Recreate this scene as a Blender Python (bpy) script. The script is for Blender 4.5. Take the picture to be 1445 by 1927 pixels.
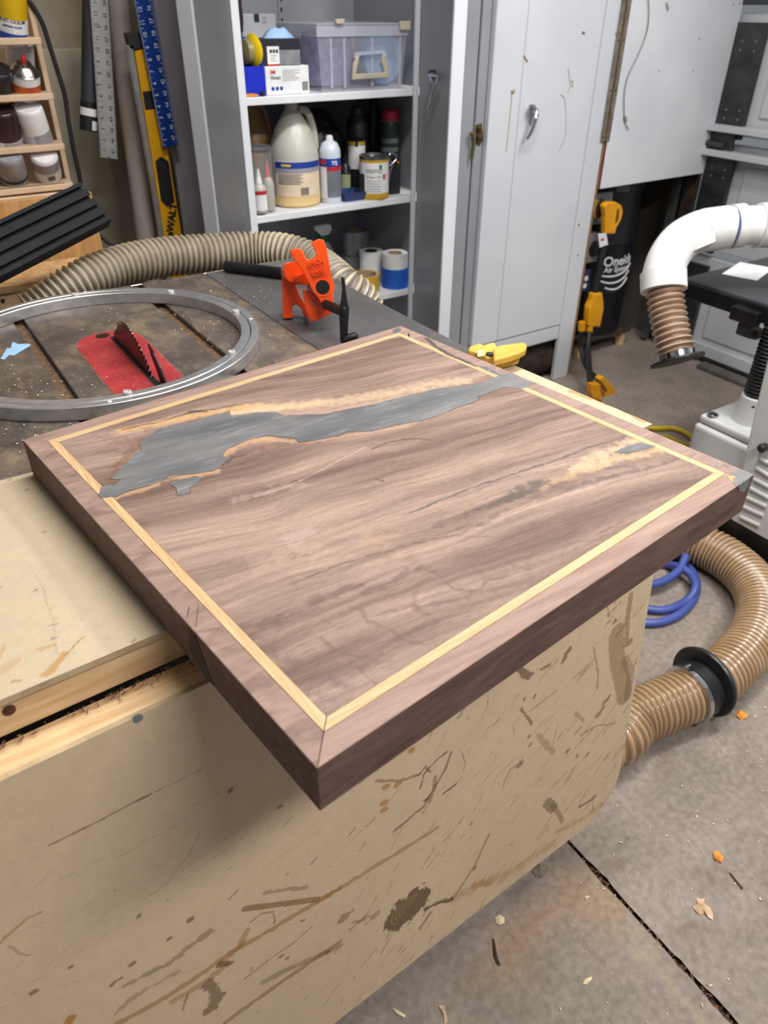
import bpy, bmesh, math, random
import numpy as np
from mathutils import Vector, Matrix

for o in list(bpy.data.objects):
    bpy.data.objects.remove(o, do_unlink=True)
scene = bpy.context.scene
COL = scene.collection

# ------------------------------------------------------------------ camera
W, H, FPX = 1445.0, 1927.0, 1389.1
CAM = np.array([-0.13815, -0.29432, 1.34863])
CR = np.array([0.838113, -0.545479, 0.004419])
CU = np.array([0.305889, 0.476666, 0.824149])
CF = np.array([0.451662, 0.689378, -0.566356])
cd = bpy.data.cameras.new('camera'); cam = bpy.data.objects.new('camera', cd); COL.objects.link(cam)
cd.sensor_fit = 'VERTICAL'; cd.sensor_height = 36.0; cd.lens = 36.0 * FPX / H
cd.clip_start = 0.02; cd.clip_end = 40
cam.matrix_world = Matrix(((CR[0], CU[0], -CF[0], CAM[0]), (CR[1], CU[1], -CF[1], CAM[1]), (CR[2], CU[2], -CF[2], CAM[2]), (0, 0, 0, 1)))
cd.dof.use_dof = True; cd.dof.focus_distance = 0.95; cd.dof.aperture_fstop = 7.5
scene.camera = cam

# ------------------------------------------------------------------ light and exposure
scene.view_settings.view_transform = 'Standard'
scene.view_settings.look = 'None'
scene.view_settings.gamma = 1.0
scene.view_settings.use_curve_mapping = False
scene.view_settings.exposure = 0.0
wd = bpy.data.worlds.new('garage_air'); scene.world = wd; wd.use_nodes = True
wd.node_tree.nodes['Background'].inputs[0].default_value = (0.86, 0.93, 1.0, 1)
wd.node_tree.nodes['Background'].inputs[1].default_value = 0.22
def ceiling_lamp(name, x, y, z, sx, sy, power, col=(1, 0.985, 0.96), rz=0):
    l = bpy.data.lights.new(name, 'AREA'); l.shape = 'RECTANGLE'; l.size = sx; l.size_y = sy; l.energy = power; l.color = col
    o = bpy.data.objects.new(name, l); COL.objects.link(o); o.location = (x, y, z); o.rotation_euler = (0, 0, rz)
    return o
ceiling_lamp('ceiling_lamp', 1.75, 0.35, 2.55, 0.25, 1.2, 36)
ceiling_lamp('ceiling_lamp', 0.65, 0.60, 2.55, 1.2, 0.25, 37)
ceiling_lamp('ceiling_lamp', 0.75, -1.0, 2.55, 1.2, 0.25, 54)

# ------------------------------------------------------------------ measuring helpers (room frame: x along back wall, y into the room's depth, z up)
def ray(q): return CF + CR * ((q[0] - W / 2) / FPX) - CU * ((q[1] - H / 2) / FPX)
def _pl(q, ax, v):
    d = ray(q); return CAM + d * ((v - CAM[ax]) / d[ax])
def atx(px, py, v): return _pl((px, py), 0, v)
def aty(px, py, v): return _pl((px, py), 1, v)
def atz(px, py, v): return _pl((px, py), 2, v)
def atd(px, py, d): return CAM + d * ray((px, py))
def hitp(q, P0, n):
    d = ray(q); return CAM + d * (((np.array(P0) - CAM) @ n) / (d @ n))

# ------------------------------------------------------------------ materials
def lin(c):
    c = np.array(c[:3], float) / 255.0
    return tuple(np.where(c <= 0.04045, c / 12.92, ((c + 0.055) / 1.055) ** 2.4)) + (1.0,)
MATS = {}
def mat(name, c1, c2=None, rough=0.5, metal=0.0, scale=12, stretch=(1, 1, 1), detail=5, bump=0.0, bscale=None, attr=None, alpha=1.0, trans=0.0, emit=None, coat=0.0, lo=0.35, hi=0.65, spec=0.5, rvar=0.0):
    if name in MATS: return MATS[name]
    m = bpy.data.materials.new(name); m.use_nodes = True; N = m.node_tree.nodes; L = m.node_tree.links
    b = N['Principled BSDF']
    b.inputs['Roughness'].default_value = rough; b.inputs['Metallic'].default_value = metal
    b.inputs['Alpha'].default_value = alpha; b.inputs['Transmission Weight'].default_value = trans
    b.inputs['Coat Weight'].default_value = coat; b.inputs['Specular IOR Level'].default_value = spec
    if c2 is None: c2 = tuple(max(0, v * 0.9) for v in c1)
    tc = N.new('ShaderNodeTexCoord'); mp = N.new('ShaderNodeMapping'); mp.inputs['Scale'].default_value = stretch
    L.new(tc.outputs['Object'], mp.inputs['Vector'])
    nz = N.new('ShaderNodeTexNoise'); nz.inputs['Scale'].default_value = scale; nz.inputs['Detail'].default_value = detail
    L.new(mp.outputs['Vector'], nz.inputs['Vector'])
    rp = N.new('ShaderNodeValToRGB'); rp.color_ramp.elements[0].position = lo; rp.color_ramp.elements[1].position = hi
    L.new(nz.outputs['Fac'], rp.inputs['Fac'])
    if attr:
        rp.color_ramp.elements[0].color = lin(c1); rp.color_ramp.elements[1].color = lin(c2)
        at = N.new('ShaderNodeAttribute'); at.attribute_name = attr
        mx = N.new('ShaderNodeMix'); mx.data_type = 'RGBA'; mx.blend_type = 'MULTIPLY'; mx.inputs['Factor'].default_value = 1.0
        L.new(at.outputs['Color'], mx.inputs['A']); L.new(rp.outputs['Color'], mx.inputs['B'])
        L.new(mx.outputs['Result'], b.inputs['Base Color'])
    else:
        rp.color_ramp.elements[0].color = lin(c1); rp.color_ramp.elements[1].color = lin(c2)
        L.new(rp.outputs['Color'], b.inputs['Base Color'])
    if bump > 0:
        bn = N.new('ShaderNodeBump'); bn.inputs['Strength'].default_value = 1.0; bn.inputs['Distance'].default_value = bump
        if bscale:
            n2 = N.new('ShaderNodeTexNoise'); n2.inputs['Scale'].default_value = bscale; n2.inputs['Detail'].default_value = 3
            L.new(mp.outputs['Vector'], n2.inputs['Vector']); L.new(n2.outputs['Fac'], bn.inputs['Height'])
        else: L.new(nz.outputs['Fac'], bn.inputs['Height'])
        L.new(bn.outputs['Normal'], b.inputs['Normal'])
    if rvar > 0:
        mr = N.new('ShaderNodeMapRange'); mr.inputs['To Min'].default_value = max(0.02, rough - rvar); mr.inputs['To Max'].default_value = min(1, rough + rvar)
        L.new(nz.outputs['Fac'], mr.inputs['Value']); L.new(mr.outputs['Result'], b.inputs['Roughness'])
    if emit:
        b.inputs['Emission Color'].default_value = lin(emit[0]); b.inputs['Emission Strength'].default_value = emit[1]
    MATS[name] = m
    return m
def overlay(m, col, scale, lo, hi, stretch=(1, 1, 1), fac=1.0, detail=6, seed=0.0, rot=0.0):
    """a second noise layer of dirt / dust mixed over a material's colour"""
    N = m.node_tree.nodes; L = m.node_tree.links; b = N['Principled BSDF']
    old = b.inputs['Base Color'].links[0].from_socket
    tc = N.new('ShaderNodeTexCoord'); mp = N.new('ShaderNodeMapping'); mp.inputs['Scale'].default_value = stretch; mp.inputs['Location'].default_value = (seed, seed * 1.7, 0); mp.inputs['Rotation'].default_value = (0, 0, rot)
    L.new(tc.outputs['Object'], mp.inputs['Vector'])
    nz = N.new('ShaderNodeTexNoise'); nz.inputs['Scale'].default_value = scale; nz.inputs['Detail'].default_value = detail; nz.inputs['Roughness'].default_value = 0.65
    L.new(mp.outputs['Vector'], nz.inputs['Vector'])
    mr = N.new('ShaderNodeMapRange'); mr.inputs['From Min'].default_value = lo; mr.inputs['From Max'].default_value = hi; mr.inputs['To Max'].default_value = fac
    L.new(nz.outputs['Fac'], mr.inputs['Value'])
    mx = N.new('ShaderNodeMix'); mx.data_type = 'RGBA'
    L.new(mr.outputs['Result'], mx.inputs['Factor']); L.new(old, mx.inputs['A']); mx.inputs['B'].default_value = lin(col)
    L.new(mx.outputs['Result'], b.inputs['Base Color'])
    return m

# ------------------------------------------------------------------ object helpers
def tag(o, label=None, cat=None, group=None, kind=None):
    if label: o['label'] = label
    if cat: o['category'] = cat
    if group: o['group'] = group
    if kind: o['kind'] = kind
    return o
def thing(name, label, cat, loc=(0, 0, 0), group=None, rz=0.0):
    o = bpy.data.objects.new(name, None); COL.objects.link(o); o.location = tuple(float(v) for v in loc); o.rotation_euler = (0, 0, rz)
    o.empty_display_size = 0.05
    return tag(o, label, cat, group)
def link(name, me, m, parent=None, smooth=False, loc=None):
    o = bpy.data.objects.new(name, me); COL.objects.link(o)
    if m is not None: me.materials.append(m)
    if smooth: me.shade_smooth()
    if loc is not None: o.location = tuple(float(v) for v in loc)
    if parent is not None:
        o.parent = parent
        if loc is None:    # vertices are given in world space: keep them there
            o.matrix_parent_inverse = world_matrix(parent).inverted()
    return o
def world_matrix(o):
    m = Matrix.LocRotScale(o.location, o.rotation_euler, o.scale)
    if o.parent: m = world_matrix(o.parent) @ o.matrix_parent_inverse @ m
    return m
def mesh(name, vs, fs, m, parent=None, smooth=False, bevel=0.0, seg=2):
    me = bpy.data.meshes.new(name); me.from_pydata([tuple(float(c) for c in v) for v in vs], [], [tuple(f) for f in fs]); me.update()
    bm = bmesh.new(); bm.from_mesh(me); bmesh.ops.recalc_face_normals(bm, faces=bm.faces)
    if bevel > 0:
        es = [e for e in bm.edges if len(e.link_faces) == 2 and e.calc_face_angle(0) > 0.5]
        bmesh.ops.bevel(bm, geom=es, offset=bevel, segments=seg, affect='EDGES', profile=0.5)
    bm.to_mesh(me); bm.free()
    return link(name, me, m, parent, smooth)
BOXF = [(0, 3, 2, 1), (4, 5, 6, 7), (0, 1, 5, 4), (1, 2, 6, 5), (2, 3, 7, 6), (3, 0, 4, 7)]
def box(name, x0, x1, y0, y1, z0, z1, m, parent=None, bevel=0.0, seg=2, rz=0.0, piv=None):
    v = [(x0, y0, z0), (x1, y0, z0), (x1, y1, z0), (x0, y1, z0), (x0, y0, z1), (x1, y0, z1), (x1, y1, z1), (x0, y1, z1)]
    if rz:
        px, py = piv if piv else ((x0 + x1) / 2, (y0 + y1) / 2); c, s = math.cos(rz), math.sin(rz)
        v = [(px + (x - px) * c - (y - py) * s, py + (x - px) * s + (y - py) * c, z) for x, y, z in v]
    return mesh(name, v, BOXF, m, parent, False, bevel, seg)
def merged(name, boxes, m, parent=None, bevel=0.0):
    vs, fs = [], []
    for (x0, x1, y0, y1, z0, z1) in boxes:
        k = len(vs)
        vs += [(x0, y0, z0), (x1, y0, z0), (x1, y1, z0), (x0, y1, z0), (x0, y0, z1), (x1, y0, z1), (x1, y1, z1), (x0, y1, z1)]
        fs += [tuple(i + k for i in f) for f in BOXF]
    return mesh(name, vs, fs, m, parent, False, bevel, 1)
def prism(name, pts, n, th, m, parent=None, bevel=0.0, seg=2, smooth=False):
    """closed outline pts (3-D, planar) extruded by th along n"""
    pts = [np.array(p, float) for p in pts]; n = np.array(n, float); n = n / np.linalg.norm(n); k = len(pts)
    vs = pts + [p + n * th for p in pts]
    fs = [tuple(range(k))[::-1], tuple(range(k, 2 * k))] + [(i, (i + 1) % k, (i + 1) % k + k, i + k) for i in range(k)]
    return mesh(name, vs, fs, m, parent, smooth, bevel, seg)
def frame_of(axis):
    a = np.array(axis, float); a /= np.linalg.norm(a)
    h = np.array([0, 0, 1.0]) if abs(a[2]) < 0.9 else np.array([1.0, 0, 0])
    u = np.cross(h, a); u /= np.linalg.norm(u); v = np.cross(a, u)
    return u, v, a
def lathe(name, prof, base, m, parent=None, axis=(0, 0, 1), seg=28, smooth=True, sharp=True):
    """profile of (radius, height) turned about axis through base"""
    u, v, a = frame_of(axis); base = np.array(base, float); vs, fs = [], []
    for r, h in prof:
        for i in range(seg):
            t = 2 * math.pi * i / seg; vs.append(base + a * h + (u * math.cos(t) + v * math.sin(t)) * max(r, 1e-5))
    for j in range(len(prof) - 1):
        for i in range(seg): fs.append((j * seg + i, j * seg + (i + 1) % seg, (j + 1) * seg + (i + 1) % seg, (j + 1) * seg + i))
    fs.append(tuple(range(seg))[::-1]); fs.append(tuple(range((len(prof) - 1) * seg, len(prof) * seg)))
    o = mesh(name, vs, fs, m, parent, False)
    if smooth:
        o.data.shade_smooth()
        o.data.set_sharp_from_angle(angle=math.radians(38))
    return o
def spline(pts, step):
    P = [np.array(p, float) for p in pts]; P = [2 * P[0] - P[1]] + P + [2 * P[-1] - P[-2]]; out = []
    for i in range(1, len(P) - 2):
        for t in np.linspace(0, 1, 40, endpoint=False):
            p0, p1, p2, p3 = P[i - 1:i + 3]
            out.append(0.5 * ((2 * p1) + (-p0 + p2) * t + (2 * p0 - 5 * p1 + 4 * p2 - p3) * t * t + (-p0 + 3 * p1 - 3 * p2 + p3) * t ** 3))
    out.append(P[-2]); out = np.array(out)
    d = np.r_[0, np.cumsum(np.linalg.norm(np.diff(out, axis=0), axis=1))]
    s = np.linspace(0, d[-1], max(2, int(d[-1] / step) + 1))
    return np.stack([np.interp(s, d, out[:, k]) for k in range(3)], 1), s
def tube(name, pts, r, m, parent=None, step=0.01, seg=14, rib=None, caps=True, colfn=None, raw=False, hollow=False):
    """swept tube; rib=(pitch, height) gives corrugation"""
    if rib: step = rib[0] / 6
    C, s = (np.array(pts, float), np.arange(len(pts))) if raw else spline(pts, step)
    n = len(C); T = np.gradient(C, axis=0); T /= np.linalg.norm(T, axis=1)[:, None] + 1e-12
    u, v, a = frame_of(T[0]); vs = []; cols = []
    for i in range(n):
        t = T[i]; u = u - t * (u @ t); u /= np.linalg.norm(u); v = np.cross(t, u)
        rr = r(s[i]) if callable(r) else r
        ph = 0
        if rib:
            ph = (0.5 + 0.5 * math.cos(2 * math.pi * s[i] / rib[0])) ** 1.3; rr += rib[1] * (ph - 0.5)
        ang = np.arange(seg) * 2 * math.pi / seg
        vs.append(C[i] + np.outer(np.cos(ang), u) * rr + np.outer(np.sin(ang), v) * rr)
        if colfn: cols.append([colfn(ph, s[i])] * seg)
    vs = np.concatenate(vs); fs = []
    for j in range(n - 1):
        for i in range(seg): fs.append((j * seg + i, j * seg + (i + 1) % seg, (j + 1) * seg + (i + 1) % seg, (j + 1) * seg + i))
    if caps: fs.append(tuple(range(seg))[::-1]); fs.append(tuple(range((n - 1) * seg, n * seg)))
    me = bpy.data.meshes.new(name); me.from_pydata(vs.tolist(), [], fs); me.update()
    if colfn:
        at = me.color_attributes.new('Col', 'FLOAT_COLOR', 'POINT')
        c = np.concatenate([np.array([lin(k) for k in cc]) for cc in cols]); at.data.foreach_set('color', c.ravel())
    o = link(name, me, m, parent)
    me.shade_smooth(); me.set_sharp_from_angle(angle=math.radians(60))
    return o
def text(name, s, origin, xdir, ydir, size, m, parent=None, depth=0.0004, align='CENTER', wrap=None, bold=0.0):
    """lettering as thin geometry; origin = centre of the baseline; wrap=(axis point, radius) lays it round a cylinder of vertical axis"""
    cu = bpy.data.curves.new(name, 'FONT'); cu.body = s; cu.size = size; cu.align_x = align; cu.align_y = 'CENTER'; cu.extrude = depth; cu.offset = bold; cu.resolution_u = 3
    ob = bpy.data.objects.new(name, cu); COL.objects.link(ob)
    bpy.context.view_layer.update()
    me = bpy.data.meshes.new_from_object(ob.evaluated_get(bpy.context.evaluated_depsgraph_get()))
    bpy.data.objects.remove(ob, do_unlink=True)
    x = np.array(xdir, float); x /= np.linalg.norm(x); y = np.array(ydir, float); y -= x * (x @ y); y /= np.linalg.norm(y); z = np.cross(x, y); o = np.array(origin, float)
    n = len(me.vertices); co = np.zeros(n * 3); me.vertices.foreach_get('co', co); co = co.reshape(-1, 3)
    if wrap:
        r = wrap; th = co[:, 0] / r
        P = o - z * r + np.outer(np.sin(th) * (r + co[:, 2]), x) + np.outer(np.cos(th) * (r + co[:, 2]), z) + np.outer(co[:, 1], y)
    else: P = o + np.outer(co[:, 0], x) + np.outer(co[:, 1], y) + np.outer(co[:, 2], z)
    me.vertices.foreach_set('co', P.ravel()); me.update(); me.name = name
    return link(name, me, m, parent)
def patch(name, base, axis, r, a0, a1, h0, h1, m, parent=None, ref=None, seg=14, th=0.0006):
    """curved label on a cylinder; angles measured about axis from ref direction"""
    _, _, a = frame_of(axis); ref = np.array(ref, float); ref = ref - a * (ref @ a); ref /= np.linalg.norm(ref); side = np.cross(a, ref); base = np.array(base, float)
    vs, fs = [], []
    for rr in (r, r + th):
        for i in range(seg + 1):
            t = a0 + (a1 - a0) * i / seg; d = ref * math.cos(t) + side * math.sin(t)
            vs += [base + a * h0 + d * rr, base + a * h1 + d * rr]
    k = 2 * (seg + 1)
    for i in range(seg):
        a_, b_ = 2 * i, 2 * i + 2
        fs += [(a_ + k, b_ + k, b_ + 1 + k, a_ + 1 + k), (a_, a_ + 1, b_ + 1, b_), (a_, b_, b_ + k, a_ + k), (a_ + 1, a_ + 1 + k, b_ + 1 + k, b_ + 1)]
    fs += [(0, k, k + 1, 1), (2 * seg, 2 * seg + 1, 2 * seg + 1 + k, 2 * seg + k)]
    o = mesh(name, vs, fs, m, parent); o.data.shade_smooth(); o.data.set_sharp_from_angle(angle=math.radians(40))
    return o
def copy_tree(o, parent=None):
    c = o.copy(); COL.objects.link(c)
    if parent is not None: c.parent = parent
    for ch in list(o.children): copy_tree(ch, c)
    return c

# ------------------------------------------------------------------ colour painting on dense grids (albedo marks: grain, stains, glue)
def hash2(i, j, seed):
    h = (i.astype(np.int64) * 374761393 + j.astype(np.int64) * 668265263 + seed * 1442695041) & 0x7fffffff
    h = ((h ^ (h >> 13)) * 1274126177) & 0x7fffffff
    return ((h ^ (h >> 16)) & 0xffff) / 65535.0
def vnoise(x, y, seed=0):
    i, j = np.floor(x), np.floor(y); fx, fy = x - i, y - j; fx = fx * fx * (3 - 2 * fx); fy = fy * fy * (3 - 2 * fy)
    a = hash2(i, j, seed); b = hash2(i + 1, j, seed); c = hash2(i, j + 1, seed); d = hash2(i + 1, j + 1, seed)
    return (a * (1 - fx) + b * fx) * (1 - fy) + (c * (1 - fx) + d * fx) * fy
def fbm(x, y, seed=0, oct=4):
    t = 0; amp = 0.5; f = 1.0
    for k in range(oct): t = t + amp * vnoise(x * f, y * f, seed + 17 * k); amp *= 0.5; f *= 2.03
    return t / (1 - 0.5 ** oct)
def seg_dist(X, Y, pts):
    best = np.full(X.shape, 1e9)
    for (ax, ay), (bx, by) in zip(pts[:-1], pts[1:]):
        dx, dy = bx - ax, by - ay; L2 = dx * dx + dy * dy + 1e-12
        t = np.clip(((X - ax) * dx + (Y - ay) * dy) / L2, 0, 1)
        best = np.minimum(best, np.hypot(X - ax - t * dx, Y - ay - t * dy))
    return best
def stroke(colr, X, Y, pts, w, c, a=0.8, soft=0.5, warp=0.0, wsc=60, seed=1, rag=0.0):
    if len(pts) == 1: pts = [pts[0], (pts[0][0] + 1e-5, pts[0][1])]
    x0 = min(p[0] for p in pts) - 2 * w - 3 * warp; x1 = max(p[0] for p in pts) + 2 * w + 3 * warp
    y0 = min(p[1] for p in pts) - 2 * w - 3 * warp; y1 = max(p[1] for p in pts) + 2 * w + 3 * warp
    k = np.where((X > x0) & (X < x1) & (Y > y0) & (Y < y1))[0]
    if len(k) == 0: return
    x, y = X[k], Y[k]
    if warp: x, y = x + warp * (fbm(x * wsc, y * wsc, seed, 3) - 0.5) * 2, y + warp * (fbm(x * wsc, y * wsc, seed + 5, 3) - 0.5) * 2
    d = seg_dist(x, y, pts) / (w / 2)
    if rag: d = d + rag * (fbm(X[k] * 150, Y[k] * 150, seed + 9, 3) - 0.5) * 2
    f = np.clip((1 - d) / max(soft, 1e-3), 0, 1); f = f * f * (3 - 2 * f) * a
    colr[k] = colr[k] * (1 - f[:, None]) + np.array(lin(c)[:3]) * f[:, None]
def grid_mesh(name, O, A, B, na, nb, la, lb, colr, m, parent=None):
    """flat grid at O spanned by unit A (length la) and B (length lb), point colours colr"""
    s = np.linspace(0, la, na); t = np.linspace(0, lb, nb); S, T = np.meshgrid(s, t, indexing='ij')
    V = np.array(O) + S.ravel()[:, None] * np.array(A) + T.ravel()[:, None] * np.array(B)
    I = np.arange(na * nb).reshape(na, nb)
    Fc = np.stack([I[:-1, :-1], I[1:, :-1], I[1:, 1:], I[:-1, 1:]], -1).reshape(-1, 4)
    me = bpy.data.meshes.new(name); me.vertices.add(len(V)); me.vertices.foreach_set('co', V.ravel())
    me.loops.add(Fc.size); me.loops.foreach_set('vertex_index', Fc.ravel().astype(np.int32))
    me.polygons.add(len(Fc)); me.polygons.foreach_set('loop_start', np.arange(0, Fc.size, 4, dtype=np.int32))
    me.update(calc_edges=True); me.validate()
    at = me.color_attributes.new('Col', 'FLOAT_COLOR', 'POINT')
    at.data.foreach_set('color', np.c_[colr, np.ones(len(colr))].ravel().astype(np.float32))
    return link(name, me, m, parent)
random.seed(7)
PI = math.pi
# ================================================================== palette
white_paint = mat('white_enamel', (206, 209, 214), (198, 201, 207), rough=0.38, scale=3)
overlay(white_paint, (150, 146, 138), 9, 0.66, 0.86, fac=0.35)
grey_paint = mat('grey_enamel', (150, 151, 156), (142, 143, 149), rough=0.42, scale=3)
stile_white = mat('white_stile_enamel', (214, 217, 222), (205, 208, 214), rough=0.35, scale=3)
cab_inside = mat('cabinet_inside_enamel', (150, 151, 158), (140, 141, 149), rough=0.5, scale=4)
shelf_white = mat('white_shelf_enamel', (222, 224, 228), (210, 212, 216), rough=0.4, scale=6)
mdf_top = mat('mdf_top', (255, 255, 255), (243, 242, 240), rough=0.75, scale=420, detail=2, attr='Col', lo=0.3, hi=0.75, spec=0.25)
pine = mat('pine_wood', (220, 188, 146), (196, 158, 114), rough=0.6, scale=14, stretch=(0.6, 9, 9), detail=5, bump=0.0002)
birch = mat('birch_plywood', (202, 174, 144), (186, 156, 126), rough=0.6, scale=16, stretch=(1, 1, 1), detail=4)
oakply = mat('oak_plywood', (196, 150, 96), (172, 126, 76), rough=0.5, scale=10, stretch=(7, 7, 0.7), detail=5)
black_plastic = mat('black_plastic', (22, 22, 24), (34, 34, 36), rough=0.4, scale=25)
black_metal = mat('black_metal', (20, 20, 22), (38, 36, 36), rough=0.35, metal=0.3, scale=18)
black_rubber = mat('black_rubber', (16, 16, 18), (26, 26, 28), rough=0.55, scale=20)
steel = mat('bright_steel', (190, 190, 192), (160, 160, 164), rough=0.22, metal=1.0, scale=30)
chrome = mat('chrome', (215, 215, 218), (190, 190, 195), rough=0.1, metal=1.0, scale=20)
yellow_plastic = mat('yellow_plastic', (226, 160, 12), (208, 140, 8), rough=0.4, scale=14)
orange_enamel = mat('orange_enamel', (240, 82, 10), (226, 66, 4), rough=0.3, scale=20, coat=0.3)
paper_white = mat('white_label', (226, 226, 226), (212, 212, 214), rough=0.6, scale=30)
ink_black = mat('black_ink', (22, 22, 24), (34, 34, 36), rough=0.6, scale=30)
ink_blue = mat('blue_ink', (24, 60, 150), (20, 50, 130), rough=0.5, scale=30)
ink_red = mat('red_ink', (196, 36, 40), (178, 30, 34), rough=0.5, scale=30)
ink_white = mat('white_ink', (222, 224, 228), (205, 208, 212), rough=0.5, scale=30)
ink_grey = mat('grey_ink', (120, 120, 124), (100, 100, 106), rough=0.6, scale=30)
darkwood = mat('dark_dirty_wood', (70, 56, 44), (44, 36, 30), rough=0.8, scale=14)

# ================================================================== floor: two concrete slabs with a dirty joint
JX = 0.617
def concrete(name, x0, x1, y0, y1, sd):
    na, nb = int((x1 - x0) / 0.012), int((y1 - y0) / 0.012)
    s = np.linspace(x0, x1, na); t = np.linspace(y0, y1, nb); S, T = np.meshgrid(s, t, indexing='ij'); X, Y = S.ravel(), T.ravel()
    n1 = fbm(X * 3, Y * 3, sd, 5)[:, None]; n2 = fbm(X * 17, Y * 17, sd + 3, 4)[:, None]
    c = np.array(lin((152, 142, 134))[:3]) * (0.66 + 0.52 * n1) * (0.80 + 0.40 * n2)
    c *= np.array([1.0, 0.975, 0.945])
    return X, Y, c, na, nb
floor_mat = mat('concrete', (255, 255, 255), (214, 212, 208), rough=0.72, scale=70, detail=6, attr='Col', lo=0.3, hi=0.7, bump=0.0006, bscale=160, spec=0.3)
overlay(floor_mat, (98, 84, 76), 60, 0.63, 0.70, fac=0.5, seed=3)
overlay(floor_mat, (205, 196, 184), 95, 0.69, 0.74, fac=0.7, seed=8)
floor = bpy.data.objects.new('floor', None); COL.objects.link(floor); tag(floor, 'grey concrete garage floor with a cracked joint', kind='structure')
def rag_edge(o, x_edge, side):
    me = o.data; n = len(me.vertices); co = np.zeros(n * 3); me.vertices.foreach_get('co', co); co = co.reshape(-1, 3)
    k = np.abs(co[:, 0] - x_edge) < 0.002
    y = co[k, 1]; co[k, 0] += side * (0.007 * np.clip(fbm(y * 14, y * 0 + 3, 5, 4) - 0.48, 0, 1) * 4 - 0.000)
    me.vertices.foreach_set('co', co.ravel()); me.update()
for nm, x0, x1, sd in (('concrete_slab', -1.6, JX - 0.001, 11), ('concrete_slab', JX + 0.006, 2.95, 23)):
    X, Y, c, na, nb = concrete(nm, x0, x1, -1.2, 2.3, sd)
    if sd == 11:   # sawdust drift near the joint
        P = [atz(px, py, 0)[:2] for px, py in ((1010, 1715), (1100, 1690), (960, 1790), (880, 1850))]
        stroke(c, X, Y, [P[2], P[0], P[1]], 0.17, (170, 140, 110), 0.6, 1.0, 0.05, 14, 4)
        stroke(c, X, Y, [P[3], P[2]], 0.14, (150, 128, 108), 0.6, 1.0, 0.05, 14, 6)
        stroke(c, X, Y, [(0.55, -0.3), (0.6, 0.1)], 0.05, (176, 160, 132), 0.35, 1.0, 0.03, 30, 8)
    else:
        for k in range(16):
            r = random.Random(k + 40); p = (r.uniform(0.65, 1.3), r.uniform(-0.3, 0.3))
            stroke(c, X, Y, [p, (p[0] + r.uniform(-.05, .05), p[1] + r.uniform(-.05, .05))], r.uniform(.02, .06), (118, 96, 86), 0.4, 1.0, 0.02, 30, k)
    o = grid_mesh(nm, (x0, -1.2, 0), (1, 0, 0), (0, 1, 0), na, nb, x1 - x0, 3.5, c, floor_mat, floor)
    rag_edge(o, x1 if sd == 11 else x0, -1 if sd == 11 else 1)
joint_mat = mat('joint_dirt', (52, 40, 32), (88, 66, 50), rough=0.95, scale=90, bump=0.002)
box('joint_dirt', JX - 0.05, JX + 0.06, -1.2, 2.3, -0.05, -0.012, joint_mat, floor)
box('slab_base', -1.6, 2.95, -1.2, 2.3, -0.12, -0.06, joint_mat, floor)

# ================================================================== walls and ceiling
wall_mat = mat('stained_wall_paint', (172, 160, 140), (150, 138, 118), rough=0.8, scale=4)
overlay(wall_mat, (120, 104, 82), 7, 0.5, 0.75, stretch=(1, 1, 0.4), fac=0.5)
o = box('wall_back', -1.6, 2.95, 2.28, 2.36, 0, 2.6, wall_mat); tag(o, kind='structure')
o = box('trim_1', -1.6, 0.66, 2.20, 2.28, 0.0, 1.245, mat('sill_paint', (182, 174, 156), (160, 150, 130), rough=0.8, scale=5), bevel=0.004); tag(o, 'painted concrete stem wall with a ledge along the back wall', kind='structure')
ceil_mat = mat('ceiling_paint', (205, 203, 198), (196, 194, 190), rough=0.9, scale=3)
o = box('ceiling', -1.6, 2.95, -1.2, 2.36, 2.6, 2.66, ceil_mat); tag(o, kind='structure')

# ================================================================== sectional garage door on the right
GX = 2.86
gpanel = mat('garage_door_enamel', (188, 189, 192), (178, 179, 183), rough=0.55, scale=5)
overlay(gpanel, (140, 132, 118), 8, 0.6, 0.85, fac=0.4)
gsteel = mat('dark_galvanised_steel', (72, 74, 76), (54, 56, 58), rough=0.45, metal=0.6, scale=16)
gdoor = bpy.data.objects.new('door_1', None); COL.objects.link(gdoor); tag(gdoor, 'white sectional garage door with dark steel stiles', kind='structure')
y_hi = float(atx(1335, 330, GX)[1])
secs = [(0.0, 0.44), (0.444, 0.885), (0.889, 1.33), (1.334, 1.78), (1.784, 2.3)]
for k, (z0, z1) in enumerate(secs):
    pn = box('door_section', GX, GX + 0.04, -1.2, y_hi + 0.02, z0 + 0.03, z1, gpanel, gdoor, 0.003)
    for j in range(4):
        ya = y_hi - 0.16 - j * 0.62; yb = ya - 0.56
        box('raised_panel', GX - 0.007, GX + 0.001, yb, ya, z0 + 0.10, z1 - 0.07, gpanel, pn, 0.006)
    st = box('stile', GX - 0.028, GX - 0.006, y_hi - 0.115, y_hi + 0.015, z0 + 0.02, z1 - 0.03, gsteel, gdoor, 0.002)
    for a in range(2):
        for b_ in range(2):
            for zz in (0.09, z1 - z0 - 0.12):
                lathe('rivet', [(0.004, 0), (0.004, 0.002), (0.001, 0.0035)], (GX - 0.028, y_hi - 0.085 + a * 0.06, z0 + zz + b_ * 0.03), ink_grey, st, axis=(-1, 0, 0), seg=8)
for z in (0.845, 0.935):
    box('strut', GX - 0.075, GX - 0.008, -1.2, y_hi + 0.015, z, z + 0.022, gpanel, gdoor, 0.002)
hg = box('hinge_plate', GX - 0.04, GX - 0.029, y_hi - 0.10, y_hi + 0.01, 0.868, 0.934, gsteel, gdoor, 0.002)
tube('hinge_roller', [(GX - 0.05, y_hi - 0.07, 0.885), (GX - 0.05, y_hi + 0.05, 0.888)], 0.012, gsteel, hg, seg=12)
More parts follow.
